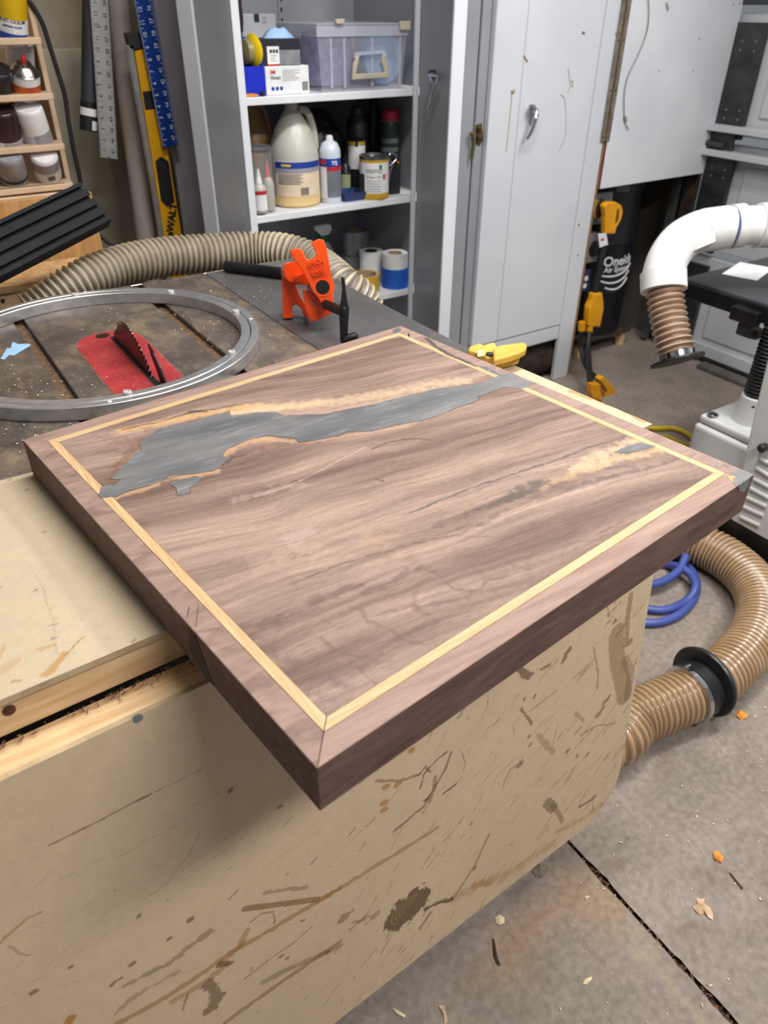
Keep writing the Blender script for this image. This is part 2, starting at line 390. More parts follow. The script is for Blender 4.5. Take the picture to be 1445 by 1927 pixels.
box('bottom_rail', GX - 0.02, GX, -1.2, y_hi, 0.025, 0.075, gpanel, gdoor, 0.002)
box('bottom_seal', GX - 0.03, GX + 0.03, -1.2, y_hi, 0.0, 0.026, black_rubber, gdoor, 0.006)
tr = merged('door_track', [(GX - 0.035, GX - 0.03, y_hi + 0.03, y_hi + 0.085, 0.02, 2.4), (GX - 0.035, GX + 0.03, y_hi + 0.083, y_hi + 0.088, 0.02, 2.4)], mat('rusty_track', (78, 66, 58), (52, 46, 42), rough=0.5, metal=0.5, scale=20), gdoor)
merged('track_bracket', [(GX - 0.06, GX - 0.036, y_hi + 0.1, y_hi + 0.13, 0.02, 1.0)], mat('galvanised', (140, 142, 146), (120, 122, 126), rough=0.35, metal=0.8, scale=20), gdoor)
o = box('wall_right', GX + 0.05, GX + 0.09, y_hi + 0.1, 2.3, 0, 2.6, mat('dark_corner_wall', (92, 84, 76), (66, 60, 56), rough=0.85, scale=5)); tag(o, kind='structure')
o = box('trim_2', GX - 0.11, GX - 0.05, 0.75, 1.55, 0.0, 0.022, mat('weather_strip', (96, 90, 84), (76, 72, 68), rough=0.6, scale=10), bevel=0.006); tag(o, 'low grey strip lying on the floor along the garage door', kind='structure')

# ================================================================== table saw
SZ = 0.86
cast = mat('cast_iron_top', (104, 95, 88), (78, 70, 66), rough=0.42, metal=0.25, scale=9, detail=6, rvar=0.12)
overlay(cast, (152, 132, 108), 22, 0.48, 0.68, stretch=(1.0, 0.55, 1), fac=0.6, seed=2.4, detail=8)
overlay(cast, (172, 150, 120), 6, 0.54, 0.74, fac=0.55, seed=5.1, detail=8)
overlay(cast, (200, 172, 132), 220, 0.665, 0.72, fac=0.75, seed=1.0, detail=3)
overlay(cast, (26, 24, 24), 12, 0.60, 0.78, stretch=(0.5, 1.2, 1), fac=0.5, seed=9.0)
saw = thing('table_saw', 'dusty cast-iron table saw with red throat plate behind the walnut slab', 'table saw', (0.2, 0.95, 0))
y0, y1 = 0.618, 1.292
SL1, SL2 = (0.012, 0.031), (0.264, 0.284)
wing = mat('extension_laminate', (86, 85, 86), (72, 70, 70), rough=0.36, scale=7, rvar=0.1)
overlay(wing, (128, 104, 80), 30, 0.56, 0.74, fac=0.5, seed=4.2)
overlay(wing, (170, 140, 100), 220, 0.68, 0.73, fac=0.6, seed=2.0, detail=3)
top = box('table_top', -0.75, SL1[0], y0, y1, SZ - 0.035, SZ, cast, saw, 0.0015, 1)
box('table_top', SL1[1], SL2[0], y0, y1, SZ - 0.035, SZ, cast, saw, 0.0015, 1)
box('table_top', SL2[1], 0.425, y0, y1, SZ - 0.035, SZ, cast, saw, 0.0015, 1)
box('slot_bed', -0.2, 0.42, y0 + 0.001, y1 - 0.001, SZ - 0.05, SZ - 0.011, cast, saw)
box('extension_wing', 0.4265, 0.648, y0, y1, SZ - 0.035, SZ, wing, saw, 0.002, 1)
slotdust = mat('slot_sawdust', (112, 84, 58), (70, 54, 42), rough=0.95, scale=120, bump=0.001)
box('slot_dust', SL1[0] + 0.001, SL1[1] - 0.004, y0 + 0.01, y1 - 0.01, SZ - 0.0112, SZ - 0.009, slotdust, saw)
box('slot_dust', SL2[0] + 0.001, SL2[1] - 0.001, y0 + 0.01, y1 - 0.01, SZ - 0.0112, SZ - 0.0095, slotdust, saw)
box('cabinet', -0.35, 0.40, y0 + 0.06, y1 - 0.05, 0.02, SZ - 0.05, mat('saw_cabinet_enamel', (90, 88, 86), (74, 72, 70), rough=0.5, scale=6), saw, 0.01)
box('wing_leg', 0.56, 0.60, y1 - 0.10, y1 - 0.06, 0, SZ - 0.035, black_metal, saw, 0.003)
box('front_rail', -0.75, 0.648, y1 + 0.001, y1 + 0.005, SZ - 0.08, SZ - 0.001, steel, saw, 0.0005, 1)
red_mat = mat('red_throat_plate', (166, 52, 56), (142, 40, 46), rough=0.4, scale=20)
overlay(red_mat, (150, 110, 84), 40, 0.56, 0.74, fac=0.6, seed=3)
overlay(red_mat, (210, 180, 150), 300, 0.68, 0.72, fac=0.7, seed=1, detail=2)
out = []
cx, r = 0.134, 0.056
for k in range(13): t = PI * k / 12; out.append((cx + r * math.cos(t), 0.995 + r * math.sin(t), SZ))
for k in range(13): t = PI + PI * k / 12; out.append((cx + r * math.cos(t), 0.745 + r * math.sin(t), SZ))
ins = prism('throat_plate', out, (0, 0, 1), 0.0012, red_mat, saw)
prism('throat_rim', [(cx + (p[0] - cx) * 1.03, 0.87 + (p[1] - 0.87) * 1.01, SZ) for p in out], (0, 0, 1), 0.0006, mat('worn_edge', (170, 160, 150), (130, 110, 96), rough=0.4, metal=0.6, scale=40), ins)
box('blade_slot', 0.140, 0.150, 0.765, 1.02, SZ + 0.0008, SZ + 0.0016, ink_black, ins)
lathe('finger_hole', [(0.012, 0), (0.012, 0.0007), (0.010, 0.0009)], (0.131, 1.033, SZ + 0.0012), mat('brass_hole', (110, 92, 60), (60, 50, 36), rough=0.4, metal=0.7, scale=40), ins, seg=20)
# blade: toothed disc mostly below the table, closed a little above the slot bed
BC = np.array([0.145, 0.910, 0.790]); BR = 0.127; nt = 80
pts = []
for k in range(nt):
    t0 = 2 * PI * k / nt
    for dt, rr in ((0.0, BR), (0.30, BR - 0.0015), (0.42, BR - 0.007), (0.9, BR - 0.006)):
        t = t0 + dt * 2 * PI / nt
        if math.sin(t) * rr + BC[2] > SZ - 0.006: pts.append(BC + np.array([0.0, math.cos(t) * rr, math.sin(t) * rr]))
blade_mat = mat('grimy_blade_steel', (86, 56, 50), (52, 34, 32), rough=0.32, metal=0.7, scale=12)
bl = prism('saw_blade', pts, (1, 0, 0), 0.0026, blade_mat, saw)
gum = mat('pitch_gum', (196, 176, 150), (120, 40, 36), rough=0.6, scale=120)
kp = [(0.152, y, z) for y, z in ((0.775, SZ - 0.004), (0.755, SZ - 0.004), (0.757, SZ + 0.012), (0.775, SZ + 0.030), (0.800, SZ + 0.045), (0.822, SZ + 0.052), (0.815, SZ + 0.036), (0.797, SZ + 0.016), (0.785, SZ - 0.004))]
kn = prism('riving_knife', kp, (1, 0, 0), 0.0024, mat('dark_knife_steel', (52, 44, 44), (34, 30, 30), rough=0.3, metal=0.7, scale=14), saw)
# black pipe lying on the far right of the table
tube('iron_pipe', [(0.47, 1.275, SZ + 0.0125), (0.56, 1.15, SZ + 0.0125), (0.59, 1.10, SZ + 0.0125)], 0.012, black_metal, None, seg=16).name = 'iron_pipe'
tag(bpy.data.objects['iron_pipe'], 'short black iron pipe lying on the saw table under the grey hose', 'pipe')

# ================================================================== outfeed bench with folding leaf (turned 2.6 degrees)
BA = math.radians(2.6); bxv = np.array([math.cos(BA), math.sin(BA), 0]); byv = np.array([-math.sin(BA), math.cos(BA), 0])
BO = np.array([-0.177, 0.240, 0.0])          # a point on the front edge
def bp(s, t, z): return BO + bxv * s + byv * t + np.array([0, 0, z])
bench = thing('outfeed_bench', 'tan fibreboard outfeed bench with pine edging under the walnut slab', 'workbench', (0.1, 0.42, 0))
SR = 0.8705
def bench_poly(z): return [bp(-0.75, 0, z), bp(SR - 0.006, 0, z), bp(SR, 0.006, z), np.array([SR - 0.022 - 0.177 - 0.016, 0.6155, z]), np.array([-0.9, 0.6155, z])]
# painted top sheet
na, nb = 640, 230; la, lb = SR + 0.3, 0.42
s = np.linspace(-0.3, SR, na); t = np.linspace(0, lb, nb); S, T = np.meshgrid(s, t, indexing='ij'); X, Y = S.ravel(), T.ravel()
c = np.array(lin((192, 174, 147))[:3]) * (0.90 + 0.16 * fbm(X * 7, Y * 7, 3, 4)[:, None]) * (0.95 + 0.1 * fbm(X * 90, Y * 90, 4, 3)[:, None])
def bq(px, py):
    P = atz(px, py, SZ) - BO; return (P @ bxv, P @ byv)
for px_, w_, cc_, a_ in (([(88, 1268), (105, 1250), (120, 1232)], .010, (170, 128, 66), .7), ([(122, 1235), (150, 1205), (160, 1197)], .002, (150, 110, 60), .7), ([(75, 1222), (105, 1212)], .006, (176, 140, 84), .6),
        ([(60, 1062), (85, 1100), (103, 1170), (107, 1230)], .0016, (150, 146, 120), .6), ([(0, 1262), (30, 1245)], .012, (176, 130, 90), .35), ([(95, 1175), (110, 1172)], .003, (90, 100, 110), .6), ([(98, 1202), (108, 1199)], .003, (90, 100, 110), .6),
        ([(25, 1282), (42, 1280)], .004, (150, 104, 74), .6), ([(0, 1240), (8, 1218)], .004, (176, 140, 90), .6), ([(1085, 735), (1170, 765), (1210, 790)], .02, (150, 122, 70), .7), ([(1040, 735), (1090, 745)], .008, (190, 160, 100), .6), ([(1010, 700), (1022, 712), (1022, 722)], .003, (190, 140, 90), .6), ([(950, 692), (980, 697)], .006, (214, 186, 120), .6)):
    stroke(c, X, Y, [bq(*p) for p in px_], w_, cc_, a_, 0.4, 0.002, 120, 3, 0.3)
for k in range(90):
    r_ = random.Random(k + 500); p = (r_.uniform(-.1, SR), r_.uniform(0, .37))
    stroke(c, X, Y, [p, (p[0] + r_.uniform(-.004, .004), p[1] + r_.uniform(-.002, .002))], r_.uniform(.0015, .0045), (120, 88, 60), 0.6, 0.5)
k = Y > 1e9
mdf_edge = mat('mdf_edge', (186, 164, 128), (164, 142, 108), rough=0.85, scale=40)
core = prism('bench_top', bench_poly(SZ - 0.0075), (0, 0, 1), 0.0073, mdf_edge, bench, 0.0)
# clip the painted sheet to the top's outline by shearing its right edge
sheet = grid_mesh('top_sheet', bp(-0.3, 0.0, SZ), bxv, byv, na, nb, la, lb, c, mdf_top, bench)
me = sheet.data; co = np.zeros(len(me.vertices) * 3); me.vertices.foreach_get('co', co); co = co.reshape(-1, 3)
ym = np.minimum(0.372, (0.6155 - (BO[1] + bxv[1] * X)) / byv[1])
Yc = np.minimum(Y, ym); sc_ = (SR - 0.022 * Yc / 0.37 + 0.3) / (SR + 0.3); Xc = -0.3 + (X + 0.3) * sc_
co = BO + np.outer(Xc, bxv) + np.outer(Yc, byv) + np.array([0, 0, SZ]); me.vertices.foreach_set('co', co.ravel()); me.update()
# plain left-hand stretch of the sheet, same board
sx_ = np.linspace(-0.75, -0.3, 120); tx_ = np.linspace(0, 0.372, 90); S_, T_ = np.meshgrid(sx_, tx_, indexing='ij'); xe, ye = S_.ravel(), T_.ravel()
ce = np.array(lin((192, 174, 147))[:3]) * (0.90 + 0.16 * fbm(xe * 7, ye * 7, 3, 4)[:, None]) * (0.95 + 0.1 * fbm(xe * 90, ye * 90, 4, 3)[:, None])
grid_mesh('top_sheet', bp(-0.75, 0.0, SZ), bxv, byv, 120, 90, 0.45, 0.372, ce, mdf_top, bench)
# pine apron under the top, front and right end
prism('pine_apron', [bp(-0.75, 0.003, SZ - 0.045), bp(SR - 0.004, 0.003, SZ - 0.045), bp(SR - 0.004, 0.022, SZ - 0.045), bp(-0.75, 0.022, SZ - 0.045)], (0, 0, 1), 0.037, pine, bench, 0.0015, 1)
prism('pine_apron', [bp(SR - 0.024, 0.0225, SZ - 0.045), bp(SR - 0.005, 0.0225, SZ - 0.045), bp(SR - 0.024, 0.33, SZ - 0.045), bp(SR - 0.043, 0.33, SZ - 0.045)], (0, 0, 1), 0.037, pine, bench, 0.0015, 1)
for s_ in (-0.6, SR - 0.10):
    for t_ in (0.08, 0.26):
        prism('leg', [bp(s_, t_, 0), bp(s_ + 0.04, t_, 0), bp(s_ + 0.04, t_ + 0.06, 0), bp(s_, t_ + 0.06, 0)], (0, 0, 1), SZ - 0.046, pine, bench, 0.002, 1)
for sx in (0.018,):
    P = hitp((17, 1336), bp(0, 0.003, 0), byv)
    lathe('screw', [(0.0055, 0), (0.0055, 0.0012), (0.004, 0.0016)], P, mat('old_screw', (96, 60, 44), (60, 40, 34), rough=0.5, metal=0.5, scale=60), bench, axis=-byv, seg=12)
# hanging leaf: pine-edged board swung 5 degrees out at the foot
TH = math.radians(5.0); dn = np.array([0, 0, -math.cos(TH)]) + (-byv) * math.sin(TH); nout = np.cross(dn, bxv); nout = nout if nout @ (-byv) > 0 else -nout
LO = bp(0, -0.043, 0.815)                      # leaf outer face, top edge line
def lp(s, d): return LO + bxv * s + dn * d
def lq(px, py):
    P = hitp((px, py), LO, nout) - LO; return (P @ bxv, P @ dn)
leaf = thing('drop_leaf', 'stained tan folding leaf hanging below the front of the outfeed bench', 'bench leaf', lp(0.3, 0.72))
SRL = 0.872
def leaf_outline():
    o_ = [(-0.75, 0.0), (SRL, 0.0), (SRL + 0.002, 0.600)]
    for k in range(9):
        t = (PI / 2) * k / 8; o_.append((SRL - 0.095 + 0.097 * math.cos(t), 0.605 + 0.125 * math.sin(t) ** 0.8))
    o_.append((-0.75, 0.726))
    return o_
ol = leaf_outline()
prism('leaf_core', [lp(s_, d_) - nout * 0.0435 for s_, d_ in ol], nout, 0.037, pine, leaf, 0.001, 1)
prism('leaf_skin_edge', [lp(s_, d_) - nout * 0.0064 for s_, d_ in ol], nout, 0.0062, mdf_edge, leaf, 0.0)
na, nb = 760, 560
s = np.linspace(-0.12, SRL + 0.002, na); t = np.linspace(0, 0.731, nb); S, T = np.meshgrid(s, t, indexing='ij'); X, Y = S.ravel(), T.ravel()
c = np.array(lin((210, 185, 154))[:3]) * (0.92 + 0.14 * fbm(X * 5, Y * 5, 13, 4)[:, None]) * (0.95 + 0.1 * fbm(X * 90, Y * 90, 14, 3)[:, None])
def ls(pts, w, cc, a=.6, soft=.35, warp=.002, rag=.35, sd=1): stroke(c, X, Y, [lq(*p) for p in pts], w, cc, a, soft, warp, 90, sd, rag)
c1_ = lambda pts: [(x / 2.258, 1400 + y / 2.258) for x, y in pts]
c2_ = lambda pts: [(600 + x / 2.189, 1050 + y / 2.189) for x, y in pts]
OCH, BRN, DBR, DKK = (160, 116, 52), (126, 94, 64), (92, 66, 42), (58, 46, 38)
ls(c1_([(500, 1190), (700, 1080), (880, 960), (960, 900), (1150, 790), (1445, 610)]), .011, OCH, .65)
ls(c1_([(940, 930), (1020, 860), (1050, 790)]), .010, OCH, .55)
ls(c1_([(740, 1090), (860, 1020), (960, 940)]), .012, OCH, .5)
ls(c1_([(1040, 700), (1350, 660)]), .010, (134, 100, 62), .75, .15, .0005, .1)
ls(c1_([(1130, 630), (1300, 610)]), .007, (120, 92, 74), .5)
ls(c1_([(550, 1020), (700, 940), (890, 800)]), .012, (120, 92, 74), .55, .5, .004, .8)
ls(c1_([(490, 1150), (560, 1080), (760, 960)]), .008, (130, 100, 78), .45, .5, .004, .8)
ls(c1_([(960, 1180), (1200, 1010), (1445, 840)]), .010, (128, 96, 72), .6)
ls(c1_([(1120, 1010), (1240, 950), (1445, 860)]), .012, (122, 92, 68), .5)
ls(c1_([(880, 1020), (930, 1070), (890, 1130)]), .020, (110, 80, 50), .7, .4, .004, .8)
ls(c1_([(930, 940), (980, 930)]), .010, DBR, .7)
ls(c1_([(800, 1060), (775, 1130)]), .004, DBR, .6)
ls(c1_([(1170, 760), (1160, 715), (1110, 720), (1060, 760)]), .004, (140, 106, 74), .6)
ls(c1_([(1040, 1000), (1150, 910), (1240, 850), (1330, 770)]), .0035, DBR, .5)
for x, y, w in ((555, 940, .008), (480, 1020, .008), (510, 1000, .005), (805, 750, .009), (585, 735, .006), (140, 1055, .010), (295, 950, .006), (715, 830, .006), (1280, 755, .005), (1190, 905, .006), (1215, 915, .005), (705, 665, .003), (975, 200, .007), (1185, 270, .006), (1215, 555, .003), (1390, 885, .007)):
    ls(c1_([(x, y), (x + 8, y - 6)]), w, DBR, .65)
ls(c1_([(0, 845), (60, 790), (120, 740), (175, 715)]), .004, (150, 124, 76), .6)
ls(c1_([(40, 860), (80, 890), (120, 900)]), .004, (150, 124, 104), .5)
ls(c1_([(290, 1188), (300, 1165)]), .012, (176, 112, 30), .8)
ls(c1_([(205, 432), (420, 328), (640, 212)]), .0022, (96, 62, 48), .85, .6, .0006, .4)
ls(c1_([(640, 212), (880, 98)]), .0012, (110, 80, 62), .6, .6, .0006, .4)
ls(c1_([(570, 700), (720, 580), (810, 460), (850, 370)]), .0012, (150, 112, 88), .6)
for k in range(26):
    r_ = random.Random(k + 900); a0 = (r_.uniform(0, 500), 1500 + r_.uniform(0, 400)); L = r_.uniform(40, 220)
    ls([a0, (a0[0] + L, a0[1] - L * r_.uniform(.3, 1.0))], .0010, (154, 130, 100), .45, .6, .001, .2, k)
# right half
ls(c2_([(1225, 310), (1228, 420), (1262, 570)]), .040, (128, 98, 60), .55, .2, .001, .12)
ls(c2_([(1262, 420), (1285, 470), (1270, 570)]), .022, (118, 88, 54), .45, .2, .001, .12)
ls(c2_([(1285, 150), (1272, 240), (1268, 340)]), .013, (134, 106, 68), .6, .2, .001, .1)
ls(c2_([(1260, 360), (1285, 340)]), .016, (112, 84, 52), .6)
ls(c2_([(820, 440), (850, 480), (870, 485)]), .016, (98, 72, 48), .75)
ls(c2_([(1005, 425), (1030, 375)]), .011, (96, 74, 50), .7, .5, .003, .8)
ls(c2_([(915, 460), (950, 440)]), .008, DBR, .6)
ls(c2_([(835, 620), (875, 685)]), .006, DBR, .65); ls(c2_([(870, 630), (920, 590), (980, 545)]), .004, BRN, .5)
for x, y, w in ((845, 580, .008), (885, 575, .007), (862, 740, .009), (868, 772, .007), (1100, 818, .009), (1300, 440, .006), (1020, 800, .012), (825, 850, .016), (1215, 265, .010), (1060, 820, .008), (625, 1098, .008), (640, 1280, .009)):
    ls(c2_([(x, y), (x + 5, y - 8)]), w, (104, 80, 52), .65, .5, .002, .6)
ls(c2_([(545, 800), (520, 870), (480, 940), (430, 1025), (310, 1125)]), .0055, (124, 88, 58), .75, .3, .001, .3)
ls(c2_([(480, 900), (475, 960), (455, 1000)]), .009, (128, 92, 60), .6)
ls(c2_([(530, 797), (470, 845), (435, 890), (415, 950)]), .0035, (62, 60, 46), .75)
ls(c2_([(590, 800), (606, 840), (590, 885)]), .0022, (70, 66, 52), .6)
ls(c2_([(515, 970), (565, 930)]), .005, DKK, .75); ls(c2_([(435, 1000), (450, 990)]), .006, DKK, .75)
ls(c2_([(240, 915), (330, 920), (420, 890)]), .006, (120, 90, 54), .6); ls(c2_([(410, 895), (440, 860), (460, 880)]), .005, DBR, .6)
for x, y in ((270, 945), (320, 935), (375, 795), (265, 1038), (265, 1010)): ls(c2_([(x, y), (x + 12, y - 4)]), .011, (176, 120, 50), .75)
ls(c2_([(940, 1010), (965, 1030)]), .024, (122, 100, 74), .7, .2, .001, .2); ls(c2_([(960, 1020), (985, 1050), (1002, 1085)]), .011, (122, 100, 74), .6, .2, .001, .2)
ls(c2_([(0, 1415), (120, 1340), (250, 1260), (380, 1180), (490, 1110)]), .010, OCH, .6)
ls(c2_([(700, 1140), (640, 1270), (560, 1395)]), .006, (156, 122, 82), .75, .2, .0005, .1)
ls(c2_([(1075, 1025), (1110, 1005), (1135, 985)]), .008, (74, 72, 74), .65); ls(c2_([(1130, 980), (1128, 1040)]), .003, (80, 74, 70), .5)
ls(c2_([(1150, 650), (1175, 600), (1195, 570)]), .013, (110, 84, 54), .65, .5, .003, .8); ls(c2_([(1080, 730), (1150, 690), (1220, 680)]), .006, (130, 102, 68), .5, .5, .003, .9)
ls(c2_([(1055, 640), (1090, 670)]), .008, BRN, .4); ls(c2_([(900, 730), (965, 800)]), .016, (150, 122, 88), .5, .7)
ls(c2_([(980, 1130), (1080, 1080), (1160, 1020)]), .018, OCH, .45, .9, .004, .9); ls(c2_([(560, 1400), (700, 1330), (800, 1290), (960, 1180)]), .035, (164, 128, 76), .45, .9, .006, .6)
ls(c2_([(640, 1350), (700, 1340)]), .025, (168, 122, 54), .55, .8)
ls(c2_([(755, 940), (790, 870), (840, 840)]), .006, (146, 114, 82), .5); ls(c2_([(960, 790), (985, 670)]), .004, (140, 112, 80), .4)
ls(c2_([(1130, 370), (1150, 460), (1145, 540)]), .005, DBR, .5, .5, .003, .8); ls(c2_([(1170, 120), (1195, 240)]), .005, (140, 112, 74), .5)
ls(c2_([(700, 540), (690, 620), (670, 660)]), .002, (150, 112, 80), .6); ls(c2_([(805, 730), (800, 690), (835, 650)]), .0018, DBR, .5)
# knot: dark blot with pale rings
kc = lq(765, 1712)
ls(c2_([(345, 1465), (385, 1425)]), .072, (88, 66, 40), .85, .12, .006, .3)
for rr in (.007, .014, .021, .028):
    ar = [(kc[0] + rr * 1.0 * math.cos(t), kc[1] + rr * 0.9 * math.sin(t)) for t in np.linspace(2.4, 5.6, 12)]
    stroke(c, X, Y, ar, .0042, (150, 120, 82), .8, .5, .0012, 120, 3)
ls(c2_([(440, 1445), (490, 1420), (550, 1405)]), .010, (78, 58, 38), .8, .4, .002, .7); ls(c2_([(460, 1460), (420, 1520)]), .008, DBR, .6)
ls(c2_([(90, 1490), (130, 1460)]), .016, (122, 92, 66), .6, .4, .003, .8); ls(c2_([(140, 1500), (240, 1470)]), .012, (126, 96, 68), .5, .6, .004, 1.0)
for k in range(150):
    r_ = random.Random(k + 1300); u_ = r_.random(); p = (r_.uniform(0.12, SRL), 0.05 + 0.68 * (1 - u_ * u_)); an = r_.uniform(-0.9, -0.2); L = r_.choice([0, 0, .006, .014])
    stroke(c, X, Y, [p, (p[0] + L * math.cos(an), p[1] + L * math.sin(an))], r_.uniform(.0014, .0042), r_.choice([BRN, DBR, (140, 108, 70)]), r_.uniform(.35, .75), 0.5, 0.001, 150, k)
for k in range(230):
    r_ = random.Random(k + 3300); u_ = r_.random(); p = (SRL - 0.62 * r_.random() ** 1.4, 0.72 - 0.60 * r_.random() ** 1.2); an = r_.uniform(-1.1, -0.25); L = r_.uniform(.004, .045)
    if p[0] < 0.30 and p[1] < 0.45: continue
    stroke(c, X, Y, [p, (p[0] + L * math.cos(an), p[1] + L * math.sin(an))], r_.uniform(.0014, .0075), r_.choice([BRN, (150, 118, 80), (140, 108, 70), OCH, (112, 84, 58)]), r_.uniform(.15, .5), 0.6, 0.003, 110, k, 0.8)
for k in range(60):
    r_ = random.Random(k + 2300); p = (r_.uniform(0.0, SRL), r_.uniform(.03, .7))
    stroke(c, X, Y, [p], r_.uniform(.0012, .0026), DKK, .6, 0.5)
# trim the painted skin to the leaf outline
Xo = np.array([lerp for lerp in X]); ymax = np.where(X > SRL - 0.095, 0.605 + 0.125 * np.clip(1 - ((X - (SRL - 0.095)) / 0.097) ** 2, 0, 1) ** 0.4, 0.7302)
sk = grid_mesh('leaf_skin', lp(-0.12, 0) + nout * 0.0, bxv, dn, na, nb, SRL + 0.122, 0.731, c, mdf_top, leaf)
me = sk.data; co = (LO + np.outer(X, bxv) + np.outer(np.minimum(Y, np.maximum(ymax - 0.0003, 0.6)), dn)); me.vertices.foreach_set('co', co.ravel()); me.update()
sx_ = np.linspace(-0.75, -0.12, 160); tx_ = np.linspace(0, 0.726, 180); S_, T_ = np.meshgrid(sx_, tx_, indexing='ij'); xe, ye = S_.ravel(), T_.ravel()
ce = np.array(lin((210, 185, 154))[:3]) * (0.92 + 0.14 * fbm(xe * 5, ye * 5, 13, 4)[:, None]) * (0.95 + 0.1 * fbm(xe * 90, ye * 90, 14, 3)[:, None])
grid_mesh('leaf_skin', lp(-0.75, 0), bxv, dn, 160, 180, 0.63, 0.726, ce, mdf_top, leaf)
P = lq(259, 1352); lathe('screw', [(0.0048, -0.001), (0.0048, 0.0003), (0.003, 0.0006)], lp(*P), ink_grey, leaf, axis=nout, seg=14)
# dusty crumbs caught in the gap between bench and leaf
rv, rf = [], []
for k in range(170):
    r_ = random.Random(k + 77); s_ = r_.uniform(-0.05, 0.22) if k % 3 else r_.uniform(0.08, 0.2); p = bp(s_, -0.004 - abs(r_.gauss(0, 0.004)), 0.8155 + r_.uniform(0, .003)); q = r_.uniform(.0008, .0026); b0 = len(rv)
    rv += [p + np.array([r_.uniform(-q, q), r_.uniform(-q, q), r_.uniform(-q, q)]) for _ in range(4)]; rf += [(b0, b0 + 1, b0 + 2), (b0, b0 + 2, b0 + 3), (b0, b0 + 3, b0 + 1), (b0 + 1, b0 + 3, b0 + 2)]
o = mesh('shavings', rv, rf, mat('brown_shavings', (120, 88, 70), (84, 60, 48), rough=0.9, scale=50)); tag(o, 'brown wood shavings along the gap between bench and leaf', 'shavings', kind='stuff')
# ================================================================== walnut slab (turned 7 degrees), mitred border, pale inlay, grey resin
SA = math.radians(7.0); su = np.array([math.cos(SA), math.sin(SA), 0]); sv = np.array([-math.sin(SA), math.cos(SA), 0])
SL, TZ, ST = 0.61, 0.911, 0.0505
def sp(u_, v_, z=TZ): return su * u_ + sv * v_ + np.array([0, 0, z])
def sq(px, py):
    P = atz(px, py, TZ); return (P @ su, P @ sv)
slab = thing('walnut_tabletop', 'square walnut slab with pale inlay and grey resin river on the bench', 'tabletop', sp(SL / 2, SL / 2, TZ - ST))
def board(name, c1, c2, ang, dark=(70, 50, 42), sc=9.0, sd=0.0, grain=(1.0, 11.0, 11.0)):
    m = mat(name, c1, c2, rough=0.62, scale=sc, detail=6, lo=0.3, hi=0.72, spec=0.3)
    N = m.node_tree.nodes
    for n in N:
        if n.type == 'MAPPING': n.inputs['Rotation'].default_value = (0, 0, ang); n.inputs['Scale'].default_value = grain; n.inputs['Location'].default_value = (sd, sd, 0)
        if n.type == 'TEX_NOISE': n.inputs['Distortion'].default_value = 0.9
    overlay(m, dark, 60, 0.52, 0.74, stretch=(1, 24, 24), fac=0.45, seed=sd, rot=ang)
    return m
wA = board('walnut_front_board', (160, 134, 122), (130, 104, 94), -SA, sd=0.3)
wB = board('walnut_left_board', (156, 130, 117), (116, 93, 84), -SA + 1.2, sd=2.1, sc=7, grain=(3.2, 9, 9))
wC = board('walnut_right_board', (158, 133, 122), (126, 102, 93), -SA + PI / 2, sd=4.2)
wD = board('walnut_back_board', (158, 132, 120), (124, 100, 91), -SA, sd=6.6)
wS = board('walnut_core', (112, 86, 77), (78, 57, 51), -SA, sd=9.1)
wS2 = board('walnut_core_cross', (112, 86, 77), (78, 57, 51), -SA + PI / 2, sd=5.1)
bw, iw = 0.0222, 0.0100      # border width, inlay width
def mitred(name, m, side, i0, i1, parent, z0=TZ - ST, z1=TZ, bevel=0.0006):
    a, b_ = i0, i1
    q = {'front': [(a, a), (SL - a, a), (SL - b_, b_), (b_, b_)], 'left': [(a, a), (b_, b_), (b_, SL - b_), (a, SL - a)],
         'right': [(SL - a, a), (SL - a, SL - a), (SL - b_, SL - b_), (SL - b_, b_)], 'back': [(a, SL - a), (b_, SL - b_), (SL - b_, SL - b_), (SL - a, SL - a)]}[side]
    return prism(name, [sp(x, y, z0) for x, y in q], (0, 0, 1), z1 - z0, m, parent, bevel, 1)
side_mats = {'front': wA, 'left': wB, 'right': wC, 'back': wD}
for sd_ in ('front', 'left', 'right', 'back'):
    bo = mitred('border_board', side_mats[sd_], sd_, 0.0, bw - 0.0002, slab)
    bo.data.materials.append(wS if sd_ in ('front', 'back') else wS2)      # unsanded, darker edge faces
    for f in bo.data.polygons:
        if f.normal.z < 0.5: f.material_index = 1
ash = mat('pale_inlay_wood', (204, 174, 132), (178, 144, 102), rough=0.55, scale=16, stretch=(1, 1, 1), detail=5, lo=0.25, hi=0.7)
for n in ash.node_tree.nodes:
    if n.type == 'MAPPING': n.inputs['Rotation'].default_value = (0, 0, -SA); n.inputs['Scale'].default_value = (1, 22, 1)
ash2 = mat('pale_inlay_wood_cross', (204, 174, 132), (178, 144, 102), rough=0.55, scale=16, detail=5, lo=0.25, hi=0.7)
for n in ash2.node_tree.nodes:
    if n.type == 'MAPPING': n.inputs['Rotation'].default_value = (0, 0, -SA); n.inputs['Scale'].default_value = (22, 1, 1)
for sd_, m_ in (('front', ash), ('left', ash2), ('right', ash2), ('back', ash)):
    mitred('inlay_strip', m_, sd_, bw, bw + iw - 0.0002, slab, TZ - 0.012, TZ + 0.0001, 0.0003)
b0 = bw + iw
prism('centre_core', [sp(x, y, TZ - ST) for x, y in ((b0, b0), (SL - b0, b0), (SL - b0, SL - b0), (b0, SL - b0))], (0, 0, 1), ST - 0.0006, wS, slab)
